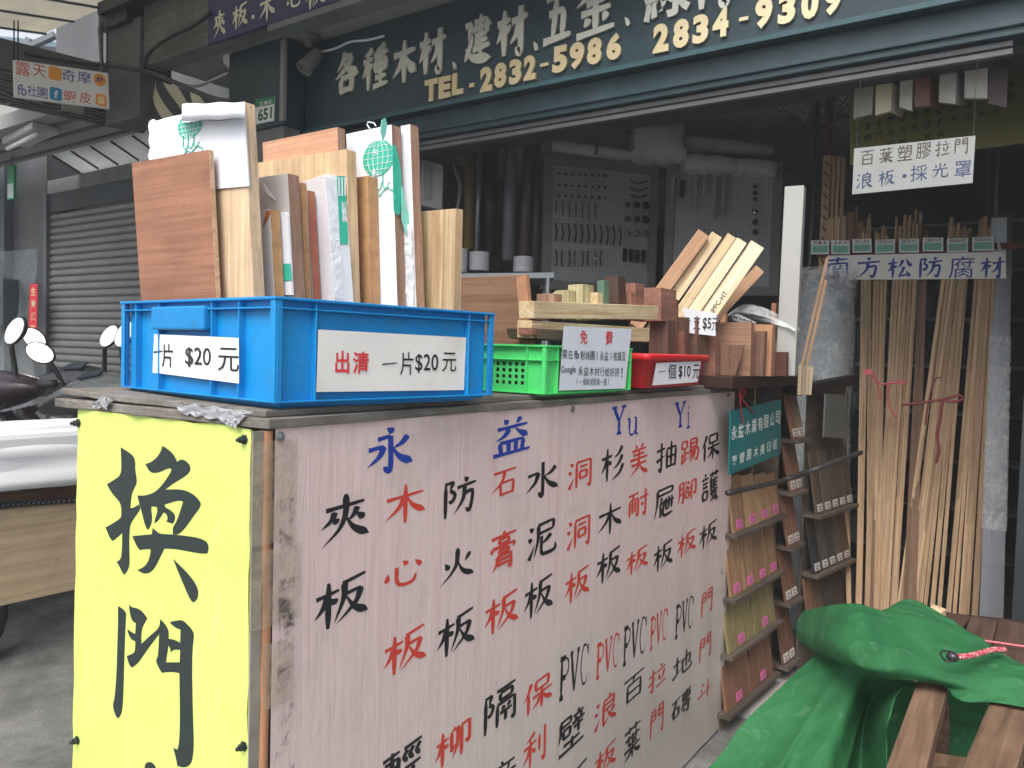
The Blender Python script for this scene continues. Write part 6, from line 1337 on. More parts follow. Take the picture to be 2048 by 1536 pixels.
# ---------------------------------------------------------------- hung things under the shutter rail
YH = YF+.16
HP = Plane((0, YH, 0), (1, 0, 0))
DS = 'folding door samples hung under the rail'
wht = paint('door_white', (.36, .35, .32), .5, .08, 20, dirt=(.2, .19, .17), dscale=26, damt=.4)
data = [(((1709, 150), (1750, 140), (1744, 228), (1706, 238)), paint('door_grey_green', (.2, .21, .17), .55, .06, 8), 'grey green folding door sample, nearest the fan', None),
        (((1752, 141), (1784, 134), (1782, 222), (1750, 231)), paint('door_cream', (.44, .41, .28), .5, .08, 6), 'cream folding door sample with a pale side edge', ((1784, 134), (1796, 135), (1796, 221), (1783, 224))),
        (((1801, 136), (1826, 142), (1824, 222), (1798, 214)), wht, 'narrow off white door sample turned sideways', None),
        (((1830, 130), (1860, 137), (1860, 212), (1828, 214)), paint('door_red', S((104, 66, 52)), .5, .08, 8), 'reddish brown door sample with a dark side', ((1861, 137), (1878, 124), (1875, 206), (1860, 214))),
        (((1880, 120), (1914, 114), (1911, 208), (1877, 204)), wht, 'speckled white door sample with a ribbed side', ((1914, 114), (1927, 110), (1925, 196), (1911, 208))),
        (((1930, 112), (1977, 104), (1975, 197), (1928, 196)), paint('door_light', (.4, .38, .35), .5, .08, 8), 'broad light grey door sample', None),
        (((1979, 104), (2018, 96), (2014, 216), (1976, 208)), paint('door_dark', S((58, 44, 38)), .5, .1, 8), 'dark brown door sample at the right end', None)]
for k, (P, mt, lb, sd) in enumerate(data):
    m = MB(); m.prism([HP.pt(*q) for q in P], (0, .02, 0)); o = tag(m.build('door_sample', mt, bevel=.002), lb, 'door sample', DS)
    if sd:
        a = [HP.pt(*q) for q in sd]; bk = [0, .1, .1, 0]; m = MB(); A = [p+Vector((0, b_ if i in (1, 2) else .0, 0)) for i, (p, b_) in enumerate(zip(a, bk))]; m.prism(A, (-.004, .014, 0)); m.build('folded_side', mt, o)
    m = MB(); t_ = (HP.pt(*P[0])+HP.pt(*P[1]))/2; m.tube([t_+Vector((0, .01, -.02)), Vector((t_.x, t_.y+.01, zr+.02))], .004, 6); m.build('hanging_wire', steel, o)
# yellow banner with black characters, further inside
YY = YF+.5; YP = Plane((0, YY, 0), (1, 0, 0))
yb_ = thing('yellow_banner', 'dim yellow green banner with black character columns behind the white sign', 'banner', YP.pt(1880, 300))
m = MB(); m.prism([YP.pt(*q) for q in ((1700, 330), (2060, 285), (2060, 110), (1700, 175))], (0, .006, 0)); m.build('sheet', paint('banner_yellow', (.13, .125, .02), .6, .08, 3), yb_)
L = Letters(YP, .003)
colm = ['百葉門', '百葉窗', '實木門', '塑膠地板', '塑膠浪板', '塑膠板', '塑膠壁板', '塑酸鈣板', '水泥板', '美迪板', '木心板', '石膏板', '木板']
for k, s_ in enumerate(colm):
    x = 1714+k*21.5+k*k*.35; y = 256-k*3.2
    for j, c in enumerate(s_[:4]): L.px(c, x, y-22-k*2.2+j*24, 15, 17, bold=.02, shear=.1)
L.build(ink, yb_)
# white plastic door sign
VP_ = Plane((0, YF-.02, 0), (1, 0, 0))
vs_ = thing('louvre_sign', 'white board with two rows of brush characters about louvres and doors', 'sign', VP_.pt(1826, 380))
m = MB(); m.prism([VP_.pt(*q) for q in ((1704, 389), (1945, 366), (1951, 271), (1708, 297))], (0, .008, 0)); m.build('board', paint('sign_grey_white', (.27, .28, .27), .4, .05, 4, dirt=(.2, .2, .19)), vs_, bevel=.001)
L = Letters(VP_)
for k, c in enumerate('百葉塑膠拉門'): L.px(c, 1735+k*37.5, 315-k*4.6, 30, 33, wt=9, bold=.003)
L.build(paint('brown_ink', S((62, 48, 44)), .5), vs_)
L = Letters(VP_)
for c, x, y in (('浪', 1729, 361), ('板', 1773, 356), ('採', 1838, 346), ('光', 1880, 341), ('罩', 1926, 338)): L.px(c, x, y, 34, 34, wt=9.5, bold=.003)
q = VP_.pt(1809, 352); L.put(([(math.cos(a*.7854)*.5+.5, math.sin(a*.7854)*.5+.5) for a in range(8)], [list(range(8))], [0]*8), q, .016, .015)
L.build(paint('navy_ink', S((40, 54, 92)), .5), vs_)
m = MB(); m.tube([VP_.pt(1712, 298)+Vector((0, .004, 0)), Vector((VP_.pt(1712, 298).x, YF+.0, zr+.02))], .001, 5); m.tube([VP_.pt(1946, 273)+Vector((0, .004, 0)), Vector((VP_.pt(1946, 273).x, YF+.0, zr+.02))], .001, 5); m.build('hanging_wire', black_plastic, vs_)
# wall fan with a wire guard
fq = atY(1640, 165, 4.15); fan = thing('wall_fan', 'black fan with a round wire guard under the ceiling', 'fan', fq)
M = Matrix.Translation(fq) @ Vector((.25, -.75, -.55)).to_track_quat('Z', 'Y').to_matrix().to_4x4(); rf = .23
m = MB()
for r_, z in ((rf, 0), (rf*.85, .05), (rf*.6, .075), (rf*.3, .085), (rf*.85, -.05), (rf*.6, -.07)): m.tube([M @ Vector((r_*math.cos(q*.1963), r_*math.sin(q*.1963), z)) for q in range(32)], .0028, 5, closed=True)
for k in range(20):
    q = k*.314; m.tube([M @ Vector((r_*math.cos(q), r_*math.sin(q), z)) for r_, z in ((.03, .086), (rf*.6, .075), (rf*.85, .05), (rf, 0), (rf*.85, -.05), (rf*.5, -.075))], .0018, 4)
m.build('guard', paint('fan_black', (.03, .03, .032), .4), fan)
m = MB()
for k in range(3):
    q = k*2.094; P = [M @ Vector((r_*math.cos(q+o), r_*math.sin(q+o), z)) for r_, o, z in ((.04, -.3, -.015), (.19, -.35, -.025), (.2, .25, .02), (.05, .5, .02))]; m.add(P, [[0, 1, 2, 3]])
m.build('blade', paint('blade_grey', (.12, .13, .14), .4), fan, solid=.003)
m = MB(); m.lathe([(.05, -.16), (.06, -.14), (.06, -.05), (.03, .0), (.035, .03), (.02, .04)], M, 16); m.tube([M @ Vector((0, 0, -.15)), Vector((fq.x-.05, fq.y+.1, 3.0))], .016, 8); m.build('motor', black_plastic, fan, smooth=True)
# ---------------------------------------------------------------- inside the shop
def pegboard_mat():
    m, t, b = _new('pegboard'); v = coords(t); vo = N(t, 'ShaderNodeVectorMath', operation='FRACTION'); sc = N(t, 'ShaderNodeVectorMath', operation='SCALE'); sc.inputs['Scale'].default_value = 40
    t.links.new(v, sc.inputs[0]); t.links.new(sc.outputs[0], vo.inputs[0]); d = N(t, 'ShaderNodeVectorMath', operation='DISTANCE'); d.inputs[1].default_value = (.5, .5, .5)
    sp_ = N(t, 'ShaderNodeSeparateXYZ'); t.links.new(vo.outputs[0], sp_.inputs[0]); cb_ = N(t, 'ShaderNodeCombineXYZ'); cb_.inputs[1].default_value = .5; t.links.new(sp_.outputs[0], cb_.inputs[0]); t.links.new(sp_.outputs[2], cb_.inputs[2]); t.links.new(cb_.outputs[0], d.inputs[0])
    c = ramp(t, d.outputs['Value'], [(.12, (.14, .14, .14)), (.19, (.4, .42, .43))]); t.links.new(c, b.inputs['Base Color']); b.inputs['Roughness'].default_value = .6; return m
peg = pegboard_mat(); frame_w = paint('peg_frame', (.22, .21, .19), .6, .1, 4)
def peg_panel(label, tl, tr, br, bl_, dl, dr):
    A = [atD(*tl, dl), atD(*tr, dr), atD(*br, dr), atD(*bl_, dl)]
    u = (A[1]-A[0]); u.z = 0; pl = Plane(A[3], u); 
    if pl.n.dot(CAM-pl.p0) < 0: pl.n = -pl.n
    W_, H_ = u.length, A[0].z-A[3].z
    R_ = Matrix((pl.u.to_4d(), (-pl.n).to_4d(), pl.v.to_4d(), A[3].to_4d())).transposed()
    for k in range(3): R_[3][k] = 0
    R_[3][3] = 1
    t = thing('pegboard', label, 'pegboard', A[3]); f = .06
    m = MB(); m.box(f, W_-f, .004, .012, f, H_-f); m.build('panel', peg, t, local=R_)
    m = MB(); m.box(0, f, -.01, .03, 0, H_); m.box(W_-f, W_, -.01, .03, 0, H_); m.box(f, W_-f, -.01, .03, 0, f); m.box(f, W_-f, -.01, .03, H_-f, H_); m.build('frame', frame_w, t, local=R_)
    return t, pl
p1, q1 = peg_panel('framed white pegboard hung with rows of cabinet handles and knobs', (1092, 312), (1318, 334), (1320, 580), (1082, 578), 5.3, 5.55)
p2_, q2 = peg_panel('second framed pegboard with long pull handles beside the doorway', (1322, 334), (1552, 345), (1548, 600), (1325, 590), 5.5, 5.3)
kn = paint('knob_black', (.02, .02, .022), .35); knb = paint('knob_bronze', (.1, .07, .04), .3, .1, 8, metal=.7); chrome = paint('chrome', (.5, .5, .52), .15, .05, metal=.95)
def knob(pl, x, y, r, mat, lb, grp):
    c = pl.pt(x, y, .012); s_ = 5.4/FPX; M = Matrix.Translation(c) @ pl.n.to_track_quat('Z', 'Y').to_matrix().to_4x4()
    m = MB(); m.lathe([(r*s_*.5, 0), (r*s_*.45, .01), (r*s_, .018), (r*s_*.9, .026), (r*s_*.3, .029)], M, 14); tag(m.build('cabinet_knob', mat, smooth=True), lb, 'knob', grp)
def pull(pl, x, y0, y1, r, bow, mat, lb, grp, horiz=False):
    s_ = 5.4/FPX; P = []
    for k in range(9):
        f = k/8; o = .012+.03*math.sin(f*3.1416)
        P.append(pl.pt(x+(bow*math.sin(f*3.14) if not horiz else (f-.5)*(y1-y0)), (y0+(y1-y0)*f) if not horiz else y0+bow*math.sin(f*3.14), o))
    m = MB(); m.tube(P, r*s_, 6); tag(m.build('pull_handle', mat, smooth=True), lb, 'handle', grp)
for r_, y in enumerate((348, 371, 392)):
    for k in range(8): knob(q1, 1116+k*13.2, y+k*.7, 3.2 if (k+r_) % 3 else 2.4, kn if (k+r_) % 2 else knb, 'small dark knob in the upper rows of the handle pegboard', 'small knobs on the handle pegboard')
for k in range(7): pull(q1, 1113+k*13, 402+k*.8, 425+k*2+(k % 3)*3, 1.2, 0, knb, 'thin straight pull in the middle row of the handle pegboard', 'straight pulls on the handle pegboard')
for k in range(11): pull(q1, 1111+k*12.8, 447+k*.5, 481+k*1.0, 1.7, 3, kn, 'curved black pull in the long row of the handle pegboard', 'curved black pulls on the handle pegboard')
for k in range(8): pull(q1, 1112+k*13, 500+k*.3, 532, 1.6, -2 if k % 2 else 2, chrome if k in (3, 6) else kn, 'short pull in the bottom row of the handle pegboard', 'short pulls in the bottom row')
for k in range(3): pull(q1, 1277, 361+k*14, 361+k*14+34, 1.6, 6, kn, 'bowed horizontal pull at the upper right of the handle pegboard', 'bowed horizontal pulls', True)
for r_ in range(3):
    for k in range(3): knob(q1, 1253+k*18, 410+r_*28+k, 6+k*1.2, kn if r_ == 0 else knb if r_ == 1 else paint('knob_grey', (.2, .2, .2), .4), 'round cup pull in the right block of the handle pegboard', 'round cup pulls')
for k in range(4):
    c = q1.pt(1249+k*12.5, 510+k, .013); s_ = 5.4/FPX; m = MB(); m.prism([c+q1.u*a*s_+q1.v*b_*s_ for a, b_ in ((-4, -13), (4, -13), (4, 13), (-4, 13))], q1.n*.012); tag(m.build('hinge_plate', kn), 'flat dark plate at the lower right of the handle pegboard', 'plate', 'flat plates on the handle pegboard')
for k, (x, y0, y1) in enumerate(((1345, 350, 415), (1390, 350, 420), (1408, 352, 390), (1428, 350, 438), (1446, 350, 432))):
    P = [q2.pt(x+22, y0-6, .03), q2.pt(x+8, y0, .05), q2.pt(x+2, y0+6, .05), q2.pt(x, y1, .05)]; m = MB(); m.tube(P, .014, 8); tag(m.build('long_pull', paint('pull_grey', (.34, .35, .35), .4), smooth=True), 'long grey bent bar hanging on the second pegboard', 'handle', 'long grey bars on the second pegboard')
c = q2.pt(1364, 378, .03); m = MB(); m.prism([c+q2.u*a+q2.v*b_ for a, b_ in ((-.018, -.06), (.014, -.06), (.02, .06), (-.012, .06))], q2.n*.01); tag(m.build('black_plate', kn), 'flat black plate hanging on the second pegboard', 'plate')
for k, y in enumerate((374, 387, 400, 425, 445, 465)): knob(q2, 1510, y, 4 if k < 3 else 5.5, chrome if k == 3 else kn, 'knob in the right hand column of the second pegboard', 'knobs on the second pegboard')
# rolls and packs of white foam on top of the boards
foam = paint('foam_white', (.62, .62, .6), .6, .1, 6, dirt=(.4, .4, .38)); 
def bale(name, label, px4, d0, dp, mat, group, seed, wob=.012):
    rnd = random.Random(seed); tl, tr, br, bl_ = px4; m = MB(); R = []; n = 10
    for i in range(13):
        q = i/12*6.2832; row = []
        for j in range(n+1):
            f = j/n; t_ = atD(*(Vector(tl).lerp(Vector(tr), f)), d0); b_ = atD(*(Vector(bl_).lerp(Vector(br), f)), d0); c = (t_+b_)/2; h = (t_.z-b_.z)/2; s_ = .82 if j in (0, n) else 1
            sq = lambda v: math.copysign(abs(v)**.6, v)
            row.append(c + Vector((0, 0, 1))*h*sq(math.sin(q))*s_ + _fw*(dp*sq(math.cos(q))*s_+dp) + Vector((rnd.uniform(-1, 1), rnd.uniform(-1, 1), rnd.uniform(-1, 1)))*wob)
        R.append(row)
    R[-1] = R[0]; m.grid(R); m.add(*[[r_[0] for r_ in R[:-1]], [list(range(12))]]); m.add(*[[r_[n] for r_ in R[:-1]], [list(range(11, -1, -1))]])
    return tag(m.build(name, mat, smooth=True), label, 'foam pack', group)
FO = 'white foam packs on top of the pegboards'
bale('foam_roll', 'white foam roll with a green tie above the handle pegboard', ((1105, 275), (1262, 298), (1258, 316), (1105, 303)), 5.3, .06, foam, FO, 1, .003)
bale('foam_pack', 'tall ragged stack of white sheets at the middle of the foam packs', ((1245, 245), (1372, 238), (1376, 322), (1290, 318)), 5.25, .14, foam, FO, 2, .02)
bale('foam_pack', 'upper long white pack right of the ragged stack', ((1372, 266), (1550, 286), (1550, 310), (1374, 302)), 5.35, .12, foam, FO, 3, .008)
bale('foam_pack', 'lower white pack with a green tie right of the ragged stack', ((1372, 302), (1480, 310), (1478, 344), (1374, 338)), 5.2, .12, foam, FO, 4, .008)
bale('foam_pack', 'white pack hanging over the end of the second pegboard', ((1476, 312), (1560, 318), (1556, 352), (1478, 344)), 5.2, .12, foam, FO, 5, .01)
m = MB(); m.tube(_curve3([atD(1186, 282, 5.22), atD(1194, 296, 5.2), atD(1190, 310, 5.22)], 10), .008, 6); tag(m.build('green_tie', paint('tie_green', S((30, 110, 84)), .5)), 'green tie round the white foam roll', 'string')
sh_ = thing('upper_shelf', 'dark shelf board carrying the white foam packs', 'shelf', atD(1330, 345, 5.4))
A = [atD(1085, 308, 5.28), atD(1320, 330, 5.5), atD(1556, 344, 5.28)]; m = MB()
m.add([A[0], A[1], A[2], A[2]+_fw*.4, A[1]+_fw*.4, A[0]+_fw*.4], [[0, 1, 4, 5], [1, 2, 3, 4]]); m.build('shelf_board', room_wall, sh_, solid=.02)
# upright rolls and tubes at the left of the opening
TU = 'upright rolls at the back of the shop'
def tube_(x0, x1, yt, yb, d, mat, lb, dt=0, name='upright_roll', grp=TU):
    a, b_ = atD((x0+x1)/2, yb, d), atD((x0+x1)/2+dt, yt, d); r = (x1-x0)/2*d/FPX; m = MB(); m.tube([a, a.lerp(b_, .5), b_], r, 18); tag(m.build(name, mat, smooth=True), lb, 'roll', grp)
tube_(925, 948, 270, 500, 5.2, paint('roll_yellow', (.2, .13, .03), .4), 'dim yellow upright roll left of the bright steel tube', 6)
tube_(948, 958, 280, 505, 5.1, steel, 'thin bright steel tube beside the yellow roll', 8)
tube_(962, 996, 270, 510, 5.3, paint('roll_black', (.025, .028, .032), .3), 'black upright roll between the steel tubes')
tube_(1004, 1028, 280, 520, 5.2, paint('roll_grey', (.2, .21, .24), .35), 'pale grey upright roll with a dark band', 6)
tube_(1034, 1056, 285, 520, 5.25, paint('roll_brown', (.12, .095, .08), .4), 'brown upright roll left of the pegboard', 14)
tube_(1060, 1078, 290, 560, 5.3, paint('roll_dark', (.08, .08, .085), .4), 'dark grey upright roll touching the pegboard frame', 4)
m = MB(); m.tube(_curve3([atD(905, 290, 4.9), atD(908, 330, 4.9), atD(920, 370, 4.9), atD(916, 410, 4.9), atD(905, 440, 4.9)], 20), .012, 8); tag(m.build('grey_hose', steel, smooth=True), 'curved grey hose hanging beside the yellow roll', 'hose')
for k, (x0, x1, yt, yb, lb) in enumerate(((905, 935, 498, 545, 'grey can half hidden behind the pine board'), (938, 978, 505, 542, 'light grey ribbed can in front of the black roll'), (1026, 1066, 514, 545, 'bluish grey can left of the pegboard'))):
    a = atD((x0+x1)/2, yb, 4.6); r = (x1-x0)/2*4.6/FPX; h = (yb-yt)*4.6/FPX; m = MB(); m.lathe([(r*.95, 0), (r, .005), (r, h*.4), (r*1.02, h*.42), (r, h*.45), (r, h*.75), (r*1.02, h*.78), (r, h*.82), (r, h), (r*.9, h), (r*.9, h-.01)], Matrix.Translation(a), 24); tag(m.build('grey_can', paint('can_grey', (.33, .34, .36), .45, .06)), lb, 'can', 'grey cans on the table')
tbq = [atD(900, 547, 4.5), atD(1108, 545, 4.5)]
tt = thing('work_table', 'dark table with a pale metal edge inside the shop', 'table', Vector((tbq[0].x, tbq[0].y, 0))); bb = _fw*.5
m = MB(); m.hexa([tbq[0]-Vector((0, 0, .03)), tbq[1]-Vector((0, 0, .03)), tbq[1]+bb-Vector((0, 0, .03)), tbq[0]+bb-Vector((0, 0, .03))], [tbq[0], tbq[1], tbq[1]+bb, tbq[0]+bb]); m.build('table_top', steel, tt)
for p in (tbq[1]-(tbq[1]-tbq[0]).normalized()*.03, tbq[1]-(tbq[1]-tbq[0]).normalized()*.03+bb*.9, tbq[0]+bb*.1, tbq[0]+bb*.9): m = MB(); m.tube([Vector((p.x, p.y, .02)), p-Vector((0, 0, .031))], .016, 8); m.build('leg', steel, tt)
# electric box at the far left of the opening
A = [atD(842, 318, 4.6), atD(886, 330, 4.6), atD(884, 420, 4.6), atD(842, 410, 4.6)]; m = MB(); m.prism(A, _fw*.12); eb2 = tag(m.build('wall_cabinet', paint('cab_grey', (.2, .21, .21), .5, .08)), 'grey wall cabinet behind the right end of the tall boards', 'cabinet')
A = [atD(848, 330, 4.59), atD(862, 333, 4.59), atD(861, 400, 4.59), atD(848, 397, 4.59)]; m = MB(); m.prism(A, _fw*.008); m.build('door', paint('cab_dark', (.1, .11, .11), .4), eb2)
# low shelving stock with small coloured packets behind the timber
rnd = random.Random(5); cols_ = [S((190, 150, 40)), S((150, 50, 40)), S((70, 60, 50)), S((60, 100, 70)), S((160, 150, 130)), S((90, 60, 40))]
sq_ = atD(1300, 690, 4.9); st2 = thing('stock_shelf', 'dark shelving with rows of small packets under the pegboards', 'shelf', Vector((sq_.x, sq_.y, 0)))
uu = Vector((RGT.x, RGT.y, 0)).normalized()
m = MB()
for z in (.3, .62, .92): m.hexa([sq_+uu*-.9+Vector((0, 0, z-.02-sq_.z)), sq_+uu*1.0+Vector((0, 0, z-.02-sq_.z)), sq_+uu*1.0+_fw*.3+Vector((0, 0, z-.02-sq_.z)), sq_+uu*-.9+_fw*.3+Vector((0, 0, z-.02-sq_.z))], [sq_+uu*-.9+Vector((0, 0, z-sq_.z)), sq_+uu*1.0+Vector((0, 0, z-sq_.z)), sq_+uu*1.0+_fw*.3+Vector((0, 0, z-sq_.z)), sq_+uu*-.9+_fw*.3+Vector((0, 0, z-sq_.z))])
m.build('shelf_board', room_wall, st2)
m = MB()
for s_ in (-.9, 1.0): m.hexa([sq_+uu*s_+_fw*.0-Vector((0, 0, sq_.z-.02)), sq_+uu*(s_+.03)-Vector((0, 0, sq_.z-.02)), sq_+uu*(s_+.03)+_fw*.3-Vector((0, 0, sq_.z-.02)), sq_+uu*s_+_fw*.3-Vector((0, 0, sq_.z-.02))], [sq_+uu*s_+Vector((0, 0, 1.3-sq_.z)), sq_+uu*(s_+.03)+Vector((0, 0, 1.3-sq_.z)), sq_+uu*(s_+.03)+_fw*.3+Vector((0, 0, 1.3-sq_.z)), sq_+uu*s_+_fw*.3+Vector((0, 0, 1.3-sq_.z))])
m.build('side_panel', room_wall, st2)
for row, z in enumerate((.62, .92, 1.25)):
    x = -.86
    while x < .95:
        w_ = rnd.uniform(.05, .1); h = rnd.uniform(.1, .2); c = sq_+uu*x; c.z = z+.001
        if row < 2 or True:
            m = MB(); m.hexa([c, c+uu*w_, c+uu*w_+_fw*.1, c+_fw*.1], [p+Vector((0, 0, h)) for p in (c, c+uu*w_, c+uu*w_+_fw*.1, c+_fw*.1)]); tag(m.build('packet', paint(f'packet_{rnd.randrange(6)}', cols_[rnd.randrange(6)], .5), bevel=.003), 'small coloured packet on the shelving under the pegboards', 'packet', 'packets on the shelving')
        x += w_+rnd.uniform(.005, .04)
m = MB(); m.hexa([sq_+uu*-.9+Vector((0, 0, 1.23-sq_.z)), sq_+uu*1.0+Vector((0, 0, 1.23-sq_.z)), sq_+uu*1.0+_fw*.3+Vector((0, 0, 1.23-sq_.z)), sq_+uu*-.9+_fw*.3+Vector((0, 0, 1.23-sq_.z))], [sq_+uu*-.9+Vector((0, 0, 1.25-sq_.z)), sq_+uu*1.0+Vector((0, 0, 1.25-sq_.z)), sq_+uu*1.0+_fw*.3+Vector((0, 0, 1.25-sq_.z)), sq_+uu*-.9+_fw*.3+Vector((0, 0, 1.25-sq_.z))]); m.build('shelf_board', room_wall, st2)
# dark shelving behind the strips with a few white boxes
dq = Plane((0, 5.9, 0), (1, 0, 0)); ds = thing('dark_shelving', 'dark shelving with small white boxes behind the timber strips', 'shelf', dq.pt(1850, 900)); ds.location.z = 0; bpy.context.view_layer.update()
xa_, xb_ = dq.pt(1690, 900).x, dq.pt(2075, 900).x
m = MB(); m.box(xa_, xb_, 6.1, 6.13, .02, 2.9); m.build('back_panel', paint('shelf_black', (.02, .022, .024), .5), ds)
m = MB()
for k in range(8): z = .3+k*.3; m.box(xa_, xb_, 5.8, 6.099, z-.02, z)
m.build('shelf_board', room_wall, ds)
rnd = random.Random(14)
for k in range(26):
    z = .3+rnd.randrange(7)*.3; x = rnd.uniform(xa_+.02, xb_-.15); w_ = rnd.uniform(.05, .11); h = rnd.uniform(.06, .16); m = MB(); m.box(x, x+w_, 5.82, 5.95, z+.001, z+h); tag(m.build('small_box', paint(f'box_tone_{k % 3}', [(.3, .3, .29), (.16, .14, .11), (.1, .12, .16)][k % 3], .6)), 'small box on the dark shelving behind the strips', 'box', 'small boxes on the dark shelving')
# ---------------------------------------------------------------- right foreground: slatted crates under a green tarpaulin
slat_w = wood('slat_wood', S((132, 98, 68)), S((100, 70, 47)), axis=1, ring=26, fine=130, stretch=.06, contrast=1.2, rough=.65, fig=.6)
tarp_m = None
ZO = CH-1.35; _atZ = atZ
def atZ(x, y, z): return _atZ(x, y, z+ZO)
def tarp_mat():
    m, t, b = _new('tarp_green'); v = coords(t); n1 = noise(t, v, 4, 6, .6, .5); n2 = noise(t, v, 300, 2)
    c = ramp(t, n1, [(.3, S((26, 82, 46))), (.6, S((42, 102, 60))), (.8, S((74, 126, 88)))]); ns = noise(t, coords(t, (1, 1, 1)), 26, 8, .75, .5); c = mixc(t, ramp(t, ns, [(.58, (0, 0, 0)), (.7, (.4, .4, .4))]), c, S((120, 150, 124)))
    wx = N(t, 'ShaderNodeTexChecker'); wx.inputs['Scale'].default_value = 420; wx.inputs['Color1'].default_value = (.9, .9, .9, 1); wx.inputs['Color2'].default_value = (1.04, 1.04, 1.04, 1); t.links.new(v, wx.inputs['Vector']); c = mixc(t, 1, c, wx.outputs[0], 'MULTIPLY')
    t.links.new(c, b.inputs['Base Color']); b.inputs['Roughness'].default_value = .72; b.inputs['Specular IOR Level'].default_value = .25
    n3 = noise(t, v, 9, 6, .65, 1.4); ad = N(t, 'ShaderNodeMath', operation='MULTIPLY_ADD'); ad.inputs[1].default_value = .04; t.links.new(n2, ad.inputs[0]); t.links.new(n3, ad.inputs[2]); n7 = noise(t, v, 24, 7, .7, 1.0); ad2 = N(t, 'ShaderNodeMath', operation='MULTIPLY_ADD'); ad2.inputs[1].default_value = .35; t.links.new(n7, ad2.inputs[0]); t.links.new(ad.outputs[0], ad2.inputs[2]); bump(t, b, ad2.outputs[0], .55, .012); return m
tarp_m = tarp_mat()
from mathutils import noise as mn
def drape(rows, nu, nv, wr=.008, seed=0, freq=6, fold=0, fold_n=9):
    """Smooth cloth through rows of (x, y, z) pixel/height control points."""
    P = [[atZ(x, y, z) for x, y, z in r] for r in rows]
    n = max(len(r) for r in P)
    up_ = [_curve3(r, nu) for r in P]
    R = list(zip(*[_curve3([up_[i][j] for i in range(len(up_))], nv) for j in range(nu)]))
    out = []
    for i, r in enumerate(R):
        row = []
        for j, p in enumerate(r):
            q = Vector(((p.x*.8+p.y*.6)*freq*.45, (p.y*.8-p.x*.6)*freq*1.5, p.z*freq*.8+seed)); q += Vector((mn.noise(q*.7), mn.noise(q*.7+Vector((5, 3, 1))), 0))*.5; rd = lambda s_: (1-abs(mn.noise(q*s_)))**3
            e = (rd(1)-.5)*wr*1.6 + (rd(2.3)-.5)*wr*.8 + mn.noise(q*6)*wr*.18
            if fold: fu = i/len(R); fv = j/len(r); e += fold*fu**.7*((1-abs(math.sin(fv*fold_n+fu*1.6)))**2)
            row.append(p + Vector((.45, -.75, .5))*e)
        out.append(row)
    return out
ZSl = .60
tp = thing('green_tarpaulin', 'green tarpaulin thrown over slatted timber at the shop entrance', 'tarpaulin', atZ(1750, 1400, .5))
# upper fold
rows = [[(1608, 1222, .66), (1660, 1212, .72), (1715, 1210, .75), (1762, 1222, .73), (1822, 1198, .735), (1900, 1240, .70), (1990, 1300, .665), (2100, 1360, .64)],
        [(1596, 1240, .62), (1655, 1240, .70), (1715, 1238, .74), (1775, 1246, .725), (1840, 1246, .72), (1905, 1275, .69), (1992, 1324, .66), (2100, 1375, .64)],
        [(1592, 1262, .59), (1645, 1280, .66), (1705, 1290, .70), (1775, 1292, .70), (1845, 1296, .69), (1905, 1315, .67), (1990, 1352, .65), (2100, 1390, .635)],
        [(1600, 1284, .57), (1645, 1308, .62), (1700, 1325, .655), (1765, 1336, .66), (1840, 1342, .655), (1905, 1362, .64), (1985, 1382, .63), (2100, 1404, .625)],
        [(1620, 1296, .58), (1660, 1318, .60), (1705, 1338, .62), (1765, 1356, .625), (1826, 1360, .63), (1885, 1372, .615), (1922, 1402, .605), (1990, 1405, .61), (2100, 1425, .61)]]
for r_ in rows[:-1]: pass
rows = [r_ if len(r_) == 9 else r_[:7]+[tuple((Vector(r_[6])+Vector(r_[7]))/2), r_[7]] for r_ in rows]
m = MB(); m.grid(drape(rows, 160, 80, .0115, 1, 5)); m.build('upper_fold', tarp_m, tp, smooth=True, solid=.003)
hem = [atZ(x, y, z) for x, y, z in rows[-1]]
# lower drape falling to the ground
rows = [[(1640, 1300, .58), (1680, 1308, .60), (1730, 1330, .60), (1790, 1352, .60), (1850, 1368, .595)],
        [(1562, 1374, .50), (1650, 1352, .55), (1715, 1366, .555), (1745, 1392, .50), (1800, 1380, .58)],
        [(1486, 1446, .43), (1610, 1420, .48), (1690, 1430, .50), (1728, 1450, .42), (1772, 1440, .53)],
        [(1440, 1510, .36), (1570, 1500, .41), (1665, 1500, .44), (1720, 1510, .36), (1768, 1490, .46)],
        [(1380, 1580, .28), (1530, 1590, .33), (1640, 1590, .36), (1715, 1590, .29), (1775, 1560, .40)],
        [(1300, 1700, .12), (1480, 1720, .15), (1610, 1720, .2), (1710, 1720, .15), (1790, 1680, .25)],
        [(1330, 1800, -.09), (1450, 1830, -.09), (1590, 1840, -.08), (1700, 1850, -.09), (1800, 1820, -.02)]]
m = MB(); m.grid(drape(rows, 130, 130, .007, 5, 4.5, .042, 9)); m.build('lower_drape', tarp_m, tp, smooth=True, solid=.003)
# inner sheet seen between the slats
rows = [[(1760, 1352, .50), (1900, 1385, .50), (2080, 1405, .5)], [(1740, 1450, .36), (1880, 1470, .36), (2080, 1480, .36)], [(1730, 1560, .28), (1880, 1560, .28), (2100, 1560, .28)], [(1720, 1720, .2), (1880, 1720, .2), (2120, 1720, .2)]]
m = MB(); m.grid(drape(rows, 40, 30, .012, 9, 5)); m.build('inner_sheet', tarp_m, tp, smooth=True, solid=.003)
